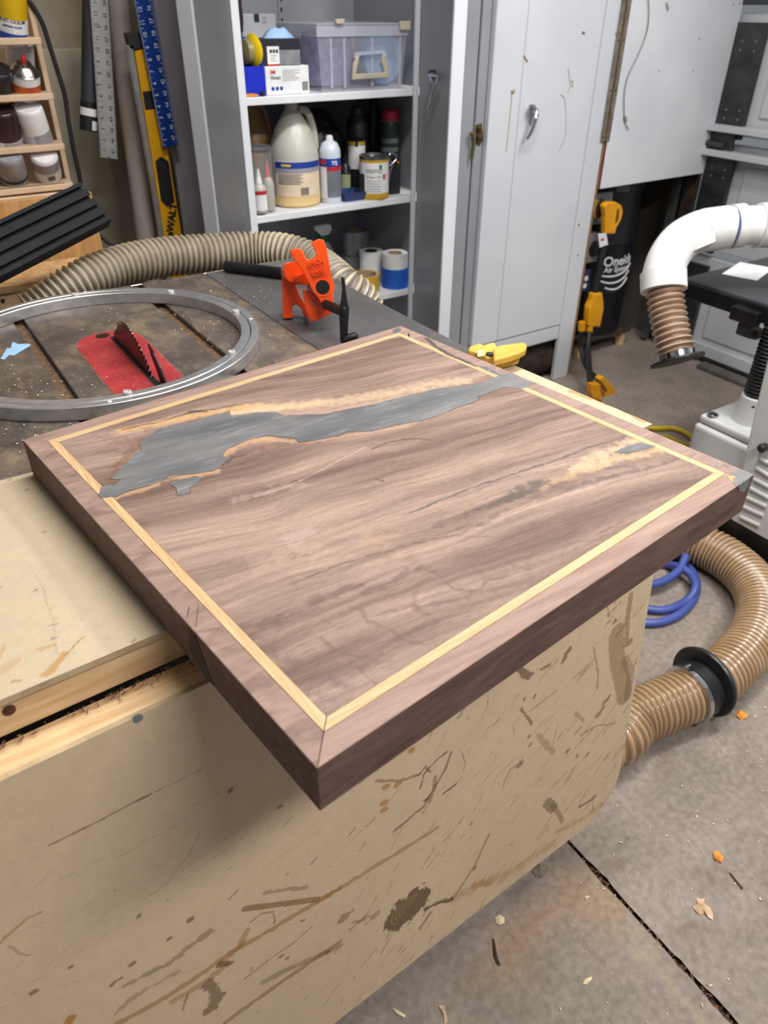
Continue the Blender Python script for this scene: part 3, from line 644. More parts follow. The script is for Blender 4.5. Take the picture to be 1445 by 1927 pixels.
# painted top veneer of the centre panel
n_ = 640; L_ = SL - 2 * b0
s = np.linspace(0, L_, n_); S, T = np.meshgrid(s, s, indexing='ij'); X, Y = S.ravel() + b0, T.ravel() + b0
ga = math.radians(-11.5); gc, gs = math.cos(ga), math.sin(ga)
wx = X + 0.030 * (fbm(X * 7, Y * 7, 61, 3) - .5); wy = Y + 0.030 * (fbm(X * 7, Y * 7, 62, 3) - .5)
G = wx * gc + wy * gs; Hh = -wx * gs + wy * gc
band = fbm(G * 3.0, Hh * 34, 31, 4); fine = fbm(G * 10, Hh * 190, 32, 3); cloud = fbm(X * 6, Y * 6, 33, 4); hair = fbm(G * 22, Hh * 420, 34, 2)
t_ = np.clip((band - 0.30) / 0.42, 0, 1)[:, None]
cA, cB = np.array(lin((114, 93, 83))[:3]), np.array(lin((165, 141, 127))[:3])
c = (cA * (1 - t_) + cB * t_) * (0.76 + 0.48 * fine[:, None]) * (0.84 + 0.28 * cloud[:, None]) * (0.80 + 0.40 * hair[:, None])
# figured lower half: contour rings of a slow field
fy = np.clip((0.30 - Y - 0.15 * (X - 0.1)) / 0.16, 0, 1)
fld = fbm(wx * 5.5 + 3, wy * 8.5, 41, 3); ringl = np.abs(((fld * 9) % 1.0) - 0.5) * 2
dk = (np.clip(1 - ringl / 0.30, 0, 1) ** 2 * 0.22 * fy)[:, None]
c = c * (1 - dk) + np.array(lin((104, 78, 70))[:3]) * dk
m1 = lambda pts: [(860 + x / 2.676, 760 + y / 2.676) for x, y in pts]
m2 = lambda pts: [(440 + x / 2.58, 900 + y / 2.58) for x, y in pts]
m6 = lambda pts: [(180 + x / 4.25, 680 + y / 4.25) for x, y in pts]
m7 = lambda pts: [(480 + x / 3.803, 690 + y / 3.803) for x, y in pts]
def ws(pts, w, cc, a=.6, soft=.8, warp=.004, rag=.5, sd=1, sc=45): stroke(c, X, Y, [sq(*p) for p in pts], w, cc, a, soft, warp, sc, sd, rag)
GRY, DRK, CRM, TAN, PUR = (92, 84, 84), (88, 68, 62), (208, 182, 148), (190, 154, 120), (118, 92, 86)
# pale sapwood along the resin
ws(m7([(-100, 300), (150, 290), (420, 270), (700, 235), (1000, 180), (1300, 125), (1500, 100)]), .040, CRM, .55, 1.0, .006, .6, 2)
ws(m7([(0, 270), (300, 290), (450, 250)]), .020, (214, 184, 136), .45, 1.0, .006, .6, 3)
ws(m6([(210, 555), (480, 500), (740, 440), (1080, 380), (1300, 350)]), .018, (204, 164, 112), .75, .7, .003, .5, 4)
ws(m6([(1080, 420), (1250, 390), (1445, 370)]), .022, CRM, .75, .9, .003, .5, 5)
ws(m6([(220, 548), (400, 505), (500, 490), (700, 425), (800, 400), (980, 380), (1130, 345)]), .0035, (70, 48, 34), .8, .7, .002, .6, 6)
ws(m6([(760, 400), (880, 400)]), .010, (76, 52, 36), .7, .9, .002, .6, 7)
ws(m6([(80, 960), (150, 890), (260, 780), (330, 690), (370, 640)]), .026, (112, 82, 58), .6, 1.0, .006, .9, 8)
ws(m6([(0, 740), (150, 720), (330, 700)]), .020, (104, 76, 66), .45, 1.0, .006, .7, 9)
ws(m6([(170, 1085), (420, 1005), (600, 930), (860, 900), (960, 880)]), .014, TAN, .75, .8, .003, .5, 10)
ws(m6([(1000, 790), (1060, 720), (1200, 650), (1400, 610)]), .022, TAN, .75, .8, .003, .5, 11)
ws(m6([(1020, 830), (1100, 770), (1200, 750)]), .004, (84, 62, 50), .7)
ws(m7([(0, 520), (120, 520), (280, 540)]), .014, TAN, .65, .9, .003, .5, 12)
ws(m7([(330, 545), (640, 500), (900, 450), (1100, 430)]), .010, (190, 152, 124), .5, .9)
ws(m6([(190, 1130), (320, 1080), (480, 1060)]), .016, (108, 84, 62), .45, 1.0, .005, .9)
# swirl right of the river's belly
for k, (w_, a_) in enumerate(((.0035, .55), (.003, .5), (.003, .45), (.0025, .4))):
    q = 28 * k; ws(m7([(290 - q, 545 + q * .3), (270 - q, 620), (210 - q, 690), (90 - q, 740), (-60 - q, 800)]), w_, PUR, a_, .9, .003, .4, 20 + k)
ws(m7([(-60, 620), (40, 570), (90, 600)]), .010, (122, 82, 76), .45, 1.0)
# small crack mark and scratches
ws(m7([(840, 590), (900, 565), (950, 550)]), .004, (92, 66, 50), .75); ws(m7([(940, 545), (1050, 520), (1160, 512), (1260, 520)]), .0035, (84, 64, 54), .75)
ws(m7([(860, 790), (910, 815)]), .004, (96, 82, 74), .7); ws(m7([(830, 762), (930, 780)]), .0012, (110, 92, 84), .7); ws(m7([(1140, 560), (1200, 568)]), .003, (150, 112, 92), .5)
ws(m7([(0, 930), (200, 870), (380, 790), (600, 670), (790, 575)]), .0045, (196, 172, 160), .5, 1.0, .001, .4)
ws(m7([(905, 890), (1000, 850)]), .0012, (100, 84, 76), .6); ws(m7([(905, 890), (1000, 930)]), .0012, (110, 92, 84), .6); ws(m7([(1060, 875), (1270, 862)]), .0012, (120, 98, 88), .5)
# long dark figure towards the right corner
ws(m1([(600, 330), (700, 270), (800, 225), (900, 190), (985, 180)]), .030, CRM, .7, 1.0, .006, .6, 13)
ws(m1([(640, 330), (760, 290), (900, 255), (1040, 225)]), .024, (208, 182, 142), .6, 1.0, .006, .6, 14)
ws(m1([(420, 420), (560, 370), (700, 320)]), .020, (196, 164, 128), .5, 1.0, .006, .7, 15)
ws(m1([(-260, 560), (-100, 490), (0, 450), (130, 402), (300, 350), (480, 288), (620, 240), (740, 195), (850, 162)]), .0055, GRY, .8, .8, .003, .5, 16)
ws(m1([(0, 470), (130, 420), (300, 365)]), .010, (116, 100, 94), .45, 1.0)
ws(m1([(180, 510), (260, 470), (330, 425), (430, 390)]), .022, (86, 76, 74), .75, 1.0, .006, .9, 17)
ws(m1([(430, 400), (500, 420), (560, 430)]), .010, (104, 92, 88), .5, 1.0)
ws(m1([(540, 445), (680, 392), (800, 362), (960, 330), (1060, 290), (1130, 265)]), .011, (98, 84, 84), .65, 1.0, .005, .8, 18)
ws(m1([(740, 330), (830, 310), (900, 320)]), .012, (110, 92, 92), .5, 1.0)
ws(m1([(40, 560), (240, 482), (400, 440)]), .006, GRY, .55, .9); ws(m1([(0, 640), (130, 600), (260, 530), (420, 470)]), .008, (104, 88, 82), .55, .9, .005, .8, 19)
ws(m1([(0, 700), (200, 620), (420, 545), (600, 480)]), .004, PUR, .45, .9)
ws(m2([(1445, 60), (1300, 100), (1130, 180), (980, 240)]), .010, (98, 82, 76), .6, 1.0, .005, .8, 21)
ws(m2([(1260, 210), (1100, 262), (900, 310), (700, 362), (480, 432), (280, 505)]), .0045, (100, 80, 72), .65, .9, .004, .6, 22)
ws(m2([(860, 330), (640, 400), (470, 460)]), .012, (120, 98, 84), .35, 1.0)
ws(m2([(620, 520), (560, 535), (380, 602), (240, 665), (120, 705), (20, 735)]), .017, (98, 80, 76), .6, 1.0, .005, .8, 23)
ws(m2([(900, 440), (860, 450), (780, 500), (640, 545)]), .014, (98, 80, 76), .6, 1.0, .004, .7, 24)
ws(m2([(880, 445), (970, 450), (1030, 490), (1080, 540), (1150, 545), (1230, 505), (1330, 475)]), .006, (104, 82, 76), .55, 1.0, .004, .7, 25)
ws(m2([(900, 620), (1000, 610), (1100, 590), (1200, 545)]), .009, (100, 82, 76), .5, 1.0, .004, .7, 26)
ws(m2([(700, 660), (860, 625), (930, 660)]), .008, (106, 84, 78), .5, 1.0, .004, .7, 27)
ws(m2([(560, 625), (620, 630), (650, 690), (760, 730), (800, 770), (860, 800), (930, 810)]), .007, (100, 80, 74), .45, 1.0, .003, .5, 28)
ws(m2([(430, 780), (470, 820), (540, 850), (620, 870), (720, 860)]), .006, (104, 82, 76), .5, 1.0, .003, .6, 29)
ws(m2([(620, 930), (680, 900), (760, 890)]), .008, (100, 78, 74), .45, 1.0); ws(m2([(610, 920), (650, 970), (690, 1010)]), .006, (104, 84, 78), .4, 1.0)
ws(m2([(390, 930), (430, 960), (540, 1010)]), .012, (110, 92, 92), .55, .9, .003, .6, 30)
ws(m2([(880, 640), (880, 560), (920, 490)]), .006, (112, 90, 82), .35, 1.0); ws(m2([(1060, 280), (1250, 290), (1445, 270)]), .004, (116, 90, 82), .45, .9)
ws(m2([(1180, 370), (1300, 380), (1360, 420), (1445, 440)]), .007, (106, 84, 78), .4, 1.0)
ws(m2([(60, 780), (200, 870), (300, 920)]), .020, (102, 86, 78), .5, 1.0, .006, 1.0, 31)
ws(m2([(100, 430), (260, 360), (420, 330)]), .030, (190, 166, 148), .3, 1.0, .010, 1.0, 32); ws(m2([(0, 100), (200, 60), (330, 30)]), .020, (188, 166, 154), .35, 1.0, .010, 1.0, 33)
ws(m2([(290, 290), (380, 250)]), .030, (186, 162, 156), .4, 1.0, .010, 1.0, 34); ws(m2([(640, 300), (780, 280)]), .030, (180, 150, 122), .4, 1.0, .008, 1.0, 35)
ws(m2([(480, 1020), (420, 1100), (500, 1130)]), .030, (122, 104, 98), .4, 1.0, .008, 1.0)
ws(m1([(690, 660), (760, 630), (840, 590)]), .004, (120, 88, 74), .6, .9, .002, 1.2)
ws(m6([(60, 600), (300, 640), (420, 560)]), .030, (126, 92, 86), .4, 1.0, .008, .8)
RIV = [(186, 929), (215, 914), (228, 902), (207, 901), (222, 888), (242, 868), (267, 849), (262, 834), (282, 819), (298, 808), (331, 799), (392, 786), (431, 774), (434, 783.5), (483.5, 776.5), (536.5, 782), (617, 779), (703.5, 761), (822, 732), (919, 718.6)]
ws(RIV, .0042, (92, 72, 58), .7, .8, .0008, .6, 51)
RIV2 = [(925.5, 737), (896.5, 746.8), (901, 751), (886, 759), (860, 767), (830, 780.7), (795.5, 791), (743, 800), (698, 811.5), (674.6, 811), (651, 813), (638, 820), (598, 826.7), (564, 833), (556, 825), (519, 821), (497.6, 820), (464.7, 828), (424.7, 845.9), (417.6, 858.8), (434, 861), (415, 877.6), (401, 885.9), (349, 893), (311.8, 902), (278.8, 914), (238.8, 924.7), (217.6, 935)]
ws(RIV2, .0036, (84, 66, 54), .7, .8, .0008, .6, 52)
ws([(318, 911), (354, 901), (366, 896), (379, 901), (357.6, 918), (357, 928), (334, 932), (331, 919), (318, 911)], .0032, (84, 66, 54), .7, .8, .0006, .5, 53)
wal = mat('walnut_face', (255, 255, 255), (222, 214, 210), rough=0.6, scale=90, detail=4, attr='Col', lo=0.35, hi=0.7, bump=0.00012, bscale=300, spec=0.3)
for n in wal.node_tree.nodes:
    if n.type == 'MAPPING': n.inputs['Rotation'].default_value = (0, 0, -SA - ga); n.inputs['Scale'].default_value = (1.2, 16, 1)
overlay(wal, (92, 72, 62), 60, 0.54, 0.72, stretch=(1.0, 26, 1), fac=0.5, seed=2.0, rot=-SA - ga)
overlay(wal, (84, 66, 58), 240, 0.60, 0.74, stretch=(1.0, 9, 1), fac=0.55, seed=4.0, rot=-SA - ga)
overlay(wal, (196, 172, 156), 50, 0.58, 0.76, stretch=(1.0, 22, 1), fac=0.35, seed=6.0, rot=-SA - ga)
grid_mesh('centre_panel', sp(b0, b0, TZ - 0.0001), su, sv, n_, n_, L_, L_, c, wal, slab)
# mitre seam at the near corner
prism('mitre_seam', [sp(0.0004, 0.0000, TZ - 0.0002), sp(0.0012, 0.0002, TZ - 0.0002), sp(b0, b0 - 0.0006, TZ - 0.0002), sp(b0 - 0.0006, b0, TZ - 0.0002)], (0, 0, 1), 0.0005, mat('dark_glue_line', (40, 32, 34), (58, 48, 48), rough=0.7, scale=200), slab)
# resin
resin = mat('grey_resin', (120, 119, 118), (88, 88, 90), rough=0.45, scale=7, stretch=(1, 1, 1), detail=7, lo=0.32, hi=0.68)
for n in resin.node_tree.nodes:
    if n.type == 'MAPPING': n.inputs['Rotation'].default_value = (0, 0, -SA + math.radians(11)); n.inputs['Scale'].default_value = (1.0, 4.0, 1)
overlay(resin, (176, 176, 174), 20, 0.55, 0.8, stretch=(1, 7, 1), fac=0.6, seed=3.3, rot=-SA + math.radians(11))
overlay(resin, (84, 85, 90), 7, 0.50, 0.70, stretch=(1, 2.4, 1), fac=0.65, seed=7.7, rot=-SA + math.radians(11))
overlay(resin, (150, 140, 128), 5, 0.58, 0.75, fac=0.4, seed=1.7)
def resin_patch(px, m_=resin, nm='resin_fill', h=0.0003, jag=0.0006):
    P = [np.array(sq(*p)) for p in px]; Q = []
    for a, b_ in zip(P, P[1:] + P[:1]):
        L = np.linalg.norm(b_ - a); k = max(1, int(L / 0.004))
        for j in range(k):
            r_ = random.Random(int(a[0] * 1e6) + j * 31); q = a + (b_ - a) * j / k
            Q.append(q + (np.array([r_.uniform(-jag, jag), r_.uniform(-jag, jag)]) if 0 < j else 0))
    return prism(nm, [sp(min(max(q[0], .0001), SL - .0001), min(max(q[1], .0001), SL - .0001), TZ - 0.0002) for q in Q], (0, 0, 1), 0.0002 + h, m_, slab)
river = [(186, 929), (189.4, 917.6), (200, 913), (215, 914), (228, 902), (207, 901), (222, 888), (242, 868), (254, 852), (267, 849), (262, 834), (282, 819), (298, 808), (331, 799), (360, 795), (392, 786), (431, 774), (434, 783.5), (483.5, 776.5), (519, 775.5), (536.5, 782), (580, 781), (617, 779), (664, 769), (703.5, 761), (769, 745), (822, 732), (860, 728.5), (898, 722), (919, 718.6), (925.5, 711.8), (942, 705.7), (957.4, 703.8), (969.6, 707), (991, 717), (1001, 721), (994, 724.7), (986, 731.6), (972.7, 730.8), (954.4, 729.3), (943.7, 730), (925.5, 737), (910, 743), (896.5, 746.8), (901, 751), (886, 759), (860, 767), (830, 780.7), (795.5, 791), (743, 800), (698, 811.5), (674.6, 811), (651, 813), (638, 820), (598, 826.7), (564, 833), (556, 825), (519, 821), (497.6, 820), (464.7, 828), (424.7, 845.9), (417.6, 858.8), (434, 861), (424.7, 868), (415, 877.6), (401, 885.9), (380, 889.4), (349, 893), (321, 895), (311.8, 902), (278.8, 914), (238.8, 924.7), (217.6, 935), (191.8, 937.6), (184.7, 931.8)]
resin_patch(river)
resin_patch([(318.8, 910.6), (333, 904.7), (354, 901), (366, 896.5), (379, 901), (368, 910.6), (357.6, 917.6), (357.6, 927), (347, 930.6), (334, 931.8), (331.8, 918.8)])
resin_patch([(1155, 851), (1177.6, 840), (1207.5, 833), (1233.7, 840), (1218.7, 843), (1196, 849.7), (1170, 853)])
resin_patch([(1392, 883), (1405, 889), (1417, 894.7), (1400, 906), (1385.5, 916), (1379, 910.8), (1379, 903.3), (1386.6, 898.5), (1384.4, 894.7), (1374.8, 893.6), (1375.8, 888.3)])
resin_patch([(900, 690), (912, 689.5), (930, 697), (942, 705), (936, 707)])
resin_patch([(1344, 876), (1349, 867), (1352, 872), (1349, 878)], jag=0.0003); resin_patch([(1359, 873.5), (1366, 875), (1373, 880), (1366, 879)], jag=0.0003)
resin_patch([(738, 622), (748, 617), (756, 621), (750, 626), (742, 627)], jag=0.0003)
# tan knot wood by the resin corner, dark pocket on the back border
tanw = mat('tan_knot_wood', (206, 158, 110), (176, 128, 84), rough=0.6, scale=60)
resin_patch([(1368, 896), (1378, 895), (1385, 898), (1378, 903), (1378, 908), (1372, 903)], tanw, 'knot_wood')
resin_patch([(767, 628.5), (770, 627.5), (771, 633), (768.5, 634)], ink_black, 'knot_hole', jag=0.0)
strk = mat('border_dark_streak', (96, 84, 78), (66, 58, 54), rough=0.6, scale=60)
resin_patch([(797, 636), (806, 636), (825, 653), (850, 667), (880, 680), (900, 690), (894, 690), (868, 679), (840, 668), (815, 652)], strk, 'dark_streak')
# dark end-grain pocket on the near right corner's face, roughed resin
fx = lambda px, py: hitp((px, py), sp(0, 0), -sv)
rough_resin = mat('rough_torn_resin', (120, 120, 124), (58, 56, 60), rough=0.6, scale=140, stretch=(1, 1, 0.25), bump=0.001)
P = [fx(1386, 916), fx(1410, 899), fx(1408, 912), fx(1405, 926), fx(1390, 925)]
prism('torn_resin', [p - sv * 0.0006 for p in P], sv, 0.0012, rough_resin, slab)
lf = lambda px, py: hitp((px, py), sp(0, 0), -su)
P = [lf(355, 1178), lf(366, 1190), lf(402, 1290), lf(385, 1270), lf(358, 1225)]
pock = mat('dark_bark_pocket', (42, 34, 32), (70, 58, 50), rough=0.8, scale=80)
prism('bark_pocket', [p - su * 0.0005 for p in P], su, 0.0008, pock, slab)
for a_, b_, c_, d_ in (((353, 1152), (356, 1140), (357, 1141), (352, 1166)), ((368, 1180), (373, 1137), (374, 1138), (369, 1181))):
    resin_patch([a_, b_, c_, d_], pock, 'crack', jag=0.0)
# ================================================================== steel cabinets along the back wall
CY = 1.811; ZT = 1.98
def depth_of(P): return float((np.array(P) - CAM) @ CF)
cab = thing('storage_cabinet', 'open white steel storage cabinet with two shelves of supplies in view', 'cabinet', (1.06, 2.04, 0))
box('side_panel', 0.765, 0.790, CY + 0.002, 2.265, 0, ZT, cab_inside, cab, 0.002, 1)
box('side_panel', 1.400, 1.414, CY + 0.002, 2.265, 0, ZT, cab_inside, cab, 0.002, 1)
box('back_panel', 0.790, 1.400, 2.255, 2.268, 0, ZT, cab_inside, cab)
for px_ in (1.12, 0.82):
    rl = box('shelf_rail', px_, px_ + 0.02, 2.249, 2.2548, 0.05, ZT - 0.05, cab_inside, cab)
    for k in range(14): box('rail_slot', px_ + 0.007, px_ + 0.013, 2.2482, 2.2492, 1.16 + k * 0.028, 1.172 + k * 0.028, ink_black, rl)
box('stile', 0.764, 0.787, CY - 0.012, CY + 0.0015, 0, ZT, stile_white, cab, 0.003)
box('stile', 1.337, 1.352, CY - 0.012, CY + 0.0015, 0, ZT, stile_white, cab, 0.003)
for z in (1.140, 0.834, 0.528, 0.22):
    sh = box('shelf', 0.7905, 1.3995, CY + 0.004, 2.248, z - 0.020, z, shelf_white, cab, 0.002)
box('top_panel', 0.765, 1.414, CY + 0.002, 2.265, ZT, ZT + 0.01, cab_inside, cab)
def swing_door(hx, hy, ang, w, flange, m, nm='cabinet_door'):
    d = np.array([math.cos(ang), math.sin(ang), 0]); n = np.array([-d[1], d[0], 0]); n = n if n @ (CAM - np.array([hx, hy, 0])) > 0 else -n
    A = np.array([hx, hy, 0.05])
    o_ = prism(nm, [A, A + d * w, A + d * w - n * 0.004, A - n * 0.004], (0, 0, 1), ZT - 0.07, m, cab)
    E_ = A + d * w
    prism('door_flange', [E_ - n * 0.022, E_ + n * 0.016, E_ + n * 0.016 + d * 0.012, E_ - n * 0.022 + d * 0.012], (0, 0, 1), ZT - 0.07, flange, o_, 0.003, 2)
    prism('door_lip', [E_ - d * 0.03 + n * 0.0002, E_ - d * 0.001 + n * 0.0002, E_ - d * 0.001 + n * 0.008, E_ - d * 0.03 + n * 0.008], (0, 0, 1), ZT - 0.07, m, o_, 0.002, 1)
    return o_, A, d, n
dl, A_, d_, n_l = swing_door(0.760, 1.797, math.radians(180 + 47), 0.27, mat('grey_flange', (160, 161, 166), (150, 151, 156), rough=0.4, scale=4), mat('shaded_grey_enamel', (98, 97, 98), (88, 87, 89), rough=0.45, scale=4))  # left door's inner face: its shading is put into a darker grey colour
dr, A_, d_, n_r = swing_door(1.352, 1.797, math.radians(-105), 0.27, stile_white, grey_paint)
# lever on the right-hand door: fork and long arm
P = hitp((818, 140), A_, n_r)
lathe('latch_spindle', [(0.011, 0), (0.011, 0.012), (0.007, 0.02)], P, black_metal, dr, axis=n_r, seg=14)
for q in ((813, 150), (826, 146)): tube('latch_fork', [P + n_r * 0.018, hitp(q, A_ + n_r * 0.02, n_r), hitp((817, 160), A_ + n_r * 0.022, n_r)], 0.0045, chrome, dr, seg=8)
tube('latch_arm', [hitp((818, 158), A_ + n_r * 0.022, n_r), hitp((811, 182), A_ + n_r * 0.024, n_r), hitp((804, 203), A_ + n_r * 0.022, n_r)], 0.0032, chrome, dr, seg=8)
# plain grey panel standing left of the cabinet, behind the rulers
o = box('grey_panel', 0.578, 0.672, 1.835, 1.853, 0, 1.95, mat('lilac_grey_enamel', (172, 167, 173), (160, 155, 161), rough=0.45, scale=5), None, 0.002, 1)
tag(o, 'plain grey sheet panel standing behind the yellow level and blue ruler', 'panel')

cab2 = thing('white_locker', 'tall white steel cabinet with a chrome lever on its closed door', 'cabinet', (1.9, 2.05, 0))
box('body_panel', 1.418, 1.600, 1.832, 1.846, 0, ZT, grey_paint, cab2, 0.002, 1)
box('body_panel', 1.604, 1.655, 1.828, 1.846, 0, ZT, mat('grey_strip_enamel', (148, 149, 154), (138, 139, 144), rough=0.45, scale=4), cab2, 0.002, 1)  # narrow strip in a slightly darker grey
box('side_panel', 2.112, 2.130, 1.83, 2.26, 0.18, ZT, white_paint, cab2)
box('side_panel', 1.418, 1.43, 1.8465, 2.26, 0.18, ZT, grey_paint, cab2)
dw = box('locker_door', 1.640, 2.112, CY - 0.008, CY + 0.016, 0.250, ZT, white_paint, cab2, 0.004)
box('door_seam', 1.7660, 1.7675, CY - 0.0086, CY - 0.0076, 0.25, ZT, mat('seam_line_grey', (120, 116, 108), (140, 136, 128), rough=0.6, scale=30), dw)  # scribed seam drawn as a thin grey-brown line
rl = box('bottom_rail', 1.690, 2.112, CY - 0.004, CY + 0.014, 0.188, 0.246, white_paint, cab2, 0.003)
box('bottom_rail', 1.640, 1.687, CY - 0.004, CY + 0.014, 0.188, 0.246, white_paint, cab2, 0.003)
box('floor_panel', 1.431, 2.11, CY + 0.016, 2.26, 0.175, 0.187, grey_paint, cab2)
tp = box('trim_panel', 2.114, 2.196, CY - 0.010, CY + 0.010, 0, ZT, white_paint, cab2, 0.003)
box('trim_edge', 2.1965, 2.206, CY - 0.010, CY + 0.012, 0, 0.93, mat('raw_particle_edge', (150, 118, 82), (118, 90, 62), rough=0.8, scale=60), tp)
for q in ((1089, 423), (1087, 480)):
    lathe('screw', [(0.004, 0), (0.004, 0.001)], aty(q[0], q[1], CY - 0.010), mat('brass_screw', (140, 124, 90), (100, 86, 60), rough=0.4, metal=0.6, scale=60), tp, axis=(0, -1, 0), seg=8)
# chrome door lever
hp = lambda px, py, dy: aty(px, py, CY - 0.008 - dy)
hb = prism('handle_base', [hp(995, 195, 0), hp(1003, 196, 0), hp(1006, 215, 0), hp(1004, 232, 0), hp(994, 230, 0), hp(991, 212, 0)], (0, -1, 0), 0.012, chrome, dw, 0.003)
lv = tube('lever', [hp(1000, 205, 0.02), hp(1009, 210, 0.035), hp(1007, 225, 0.042), hp(1000, 246, 0.040), hp(991, 262, 0.036)], lambda s: 0.009 if s < 0.03 else 0.0085 - 0.03 * (s - 0.03), chrome, dw, step=0.006, seg=12)
tube('lever_hub', [hp(998, 205, 0.008), hp(1000, 205, 0.028)], 0.008, chrome, lv, seg=12)
for (x, y, s_) in ((889, 248, 1),):
    P = aty(893, 252, CY + 0.012)
    hs = prism('hasp', [aty(a, b_, CY + 0.016) for a, b_ in ((895, 235), (905, 232), (907, 262), (902, 272), (895, 270))], (0, -1, 0), 0.006, mat('rusty_brass', (110, 84, 54), (72, 50, 36), rough=0.5, metal=0.7, scale=60), cab2, 0.001, 1)
    for q in ((886, 252), (899, 240), (899, 256)): lathe('hasp_bolt', [(0.007, 0), (0.007, 0.012), (0.005, 0.015)], aty(q[0], q[1], CY + 0.008), mat('old_brass', (150, 126, 84), (110, 88, 54), rough=0.4, metal=0.8, scale=60), hs, axis=(0, -1, 0), seg=10)
    tube('padlock_shackle', [aty(889, 258, CY + 0.002), aty(891, 270, CY + 0.002), aty(889, 285, CY + 0.002), aty(888, 298, CY + 0.004)], 0.006, mat('green_brass', (110, 108, 60), (84, 80, 44), rough=0.5, metal=0.5, scale=40), hs, seg=8)
# drips and rust marks on the white door (flat paint runs)
drip = mat('rust_drip', (176, 160, 130), (150, 132, 104), rough=0.6, scale=40)
for pts, w_ in (([(963, 172), (961, 200), (956, 250), (952, 285)], .0018), ([(967, 170), (962, 174)], .006), ([(1068, 175), (1076, 150), (1078, 160)], .0015), ([(1055, 178), (1063, 190), (1064, 250), (1052, 285)], .0012), ([(985, 104), (992, 116)], .003), ([(1069, 130), (1073, 158), (1078, 163)], .0014), ([(1095, 60), (1100, 62)], .004)):
    tube('drip_mark', [aty(a, b_, CY - 0.0085) for a, b_ in pts], w_, drip, dw, seg=6)

# plywood door with piano hinge above the drum
ply_white = mat('white_plywood', (212, 214, 219), (202, 204, 210), rough=0.45, scale=4)
overlay(ply_white, (150, 140, 130), 60, 0.70, 0.76, fac=0.6)
pd = thing('wall_cupboard', 'white plywood wall cupboard door with a long piano hinge over the black drum', 'cupboard', (2.5, 2.0, 0.77))
dp = box('cupboard_door', 2.216, 2.838, CY - 0.014, CY + 0.004, 0.769, ZT, ply_white, pd, 0.002)
box('cupboard_body', 2.2165, 2.84, CY + 0.006, 2.27, 0.775, ZT, mat('cupboard_inside', (96, 90, 84), (80, 74, 70), rough=0.8, scale=10), pd)
hm = mat('nickel_hinge', (150, 142, 128), (122, 112, 98), rough=0.4, metal=0.6, scale=30)
for a, b_ in ((2.176, 2.196), (2.201, 2.222)):
    hl = box('hinge_leaf', a, b_, CY - 0.0165, CY - 0.0145, 0.935, ZT, hm, pd)
    for k in range(12): lathe('hinge_screw', [(0.0035, 0), (0.0035, 0.0012)], ((a + b_) / 2, CY - 0.0165, 0.95 + k * 0.05), darkwood if k % 3 == 0 else ink_grey, hl, axis=(0, -1, 0), seg=8)
tube('hinge_pin', [(2.1985, CY - 0.018, 0.935), (2.1985, CY - 0.018, ZT)], 0.0028, mat('rusty_pin', (120, 92, 66), (90, 62, 44), rough=0.5, metal=0.5, scale=80), pd, step=0.2, seg=8)
box('red_edge', 2.2065, 2.2155, CY - 0.012, CY, 0.775, 0.934, mat('red_brown_edge', (120, 44, 40), (86, 40, 36), rough=0.7, scale=40), pd)
for q in ((1316, 73), (1304, 133), (1240, 134), (1380, 9), (1391, 7)):
    lathe('nail_hole', [(0.0028, 0), (0.0028, 0.0006)], aty(q[0], q[1], CY - 0.014), darkwood, dp, axis=(0, -1, 0), seg=8)
wire = mat('grey_wire', (120, 110, 98), (90, 82, 74), rough=0.5, metal=0.3, scale=20)
o = tube('hanging_wire', [aty(a, b_, CY - 0.020) for a, b_ in ((1218, -20), (1221, 20), (1217, 60), (1200, 105), (1183, 140), (1175, 175), (1175, 220), (1178, 235), (1183, 244))], 0.0016, wire, None, seg=6); o.name = 'hanging_wire'
tag(o, 'thin grey wire hanging down the white cupboard door', 'wire')
chip = mat('flaked_paint', (120, 112, 106), (160, 152, 146), rough=0.8, scale=90)
for cx_, cy_ in ((1164, 62), (1163, 125), (1148, 205), (1140, 258), (1176, 225), (1255, 12)):
    r_ = random.Random(cx_); pts = [aty(cx_ + 4 * math.cos(t) * r_.uniform(.5, 1.3), cy_ + 9 * math.sin(t) * r_.uniform(.6, 1.2), CY - 0.0142) for t in np.linspace(0, 2 * PI, 9)[:-1]]
    prism('paint_chip', pts, (0, -1, 0), 0.0006, chip, dp)

# ------------------------------------------------------------------ things on the cabinet shelves
S1, S2, S3 = 1.140, 0.834, 0.528
def px_box(l, r, top, ysh, zs, dy, bot=None):
    """x range and height of a box standing on shelf zs with its face at depth y"""
    a = aty(l, bot if bot else 300, ysh); b_ = aty(r, bot if bot else 300, ysh); t = aty((l + r) / 2, top, ysh)
    return float(a[0]), float(b_[0]), float(t[2])
def cyl(l, r, top, y, zs, bot):
    c_ = aty((l + r) / 2, bot, y); rad = (r - l) / 2 * depth_of(c_) / FPX; t = aty((l + r) / 2, top, y)
    return np.array([c_[0], y, zs]), float(rad), float(t[2] - zs)
tocam = lambda P: np.array([CAM[0] - P[0], CAM[1] - P[1], 0.0]) / math.hypot(CAM[0] - P[0], CAM[1] - P[1])
def bars(P, xdir, n, w, gap, m, parent, th=0.0012, nm='print_line', seed=0):
    """block of unreadable small print as short printed lines"""
    xd = np.array(xdir, float); nrm = np.cross(xd, [0, 0, 1]); vs, fs = [], []
    for k in range(n):
        ww = w * random.Random(seed + k).uniform(0.6, 1.0); a = P - np.array([0, 0, gap * k]); b0_ = len(vs)
        q = [a, a + xd * ww, a + xd * ww - np.array([0, 0, th]), a - np.array([0, 0, th])]
        vs += q + [v - nrm * 0.0005 for v in q]; fs += [tuple(i + b0_ for i in f) for f in BOXF]
    return mesh(nm, vs, fs, m, parent)
XD = np.array([1.0, 0, 0])
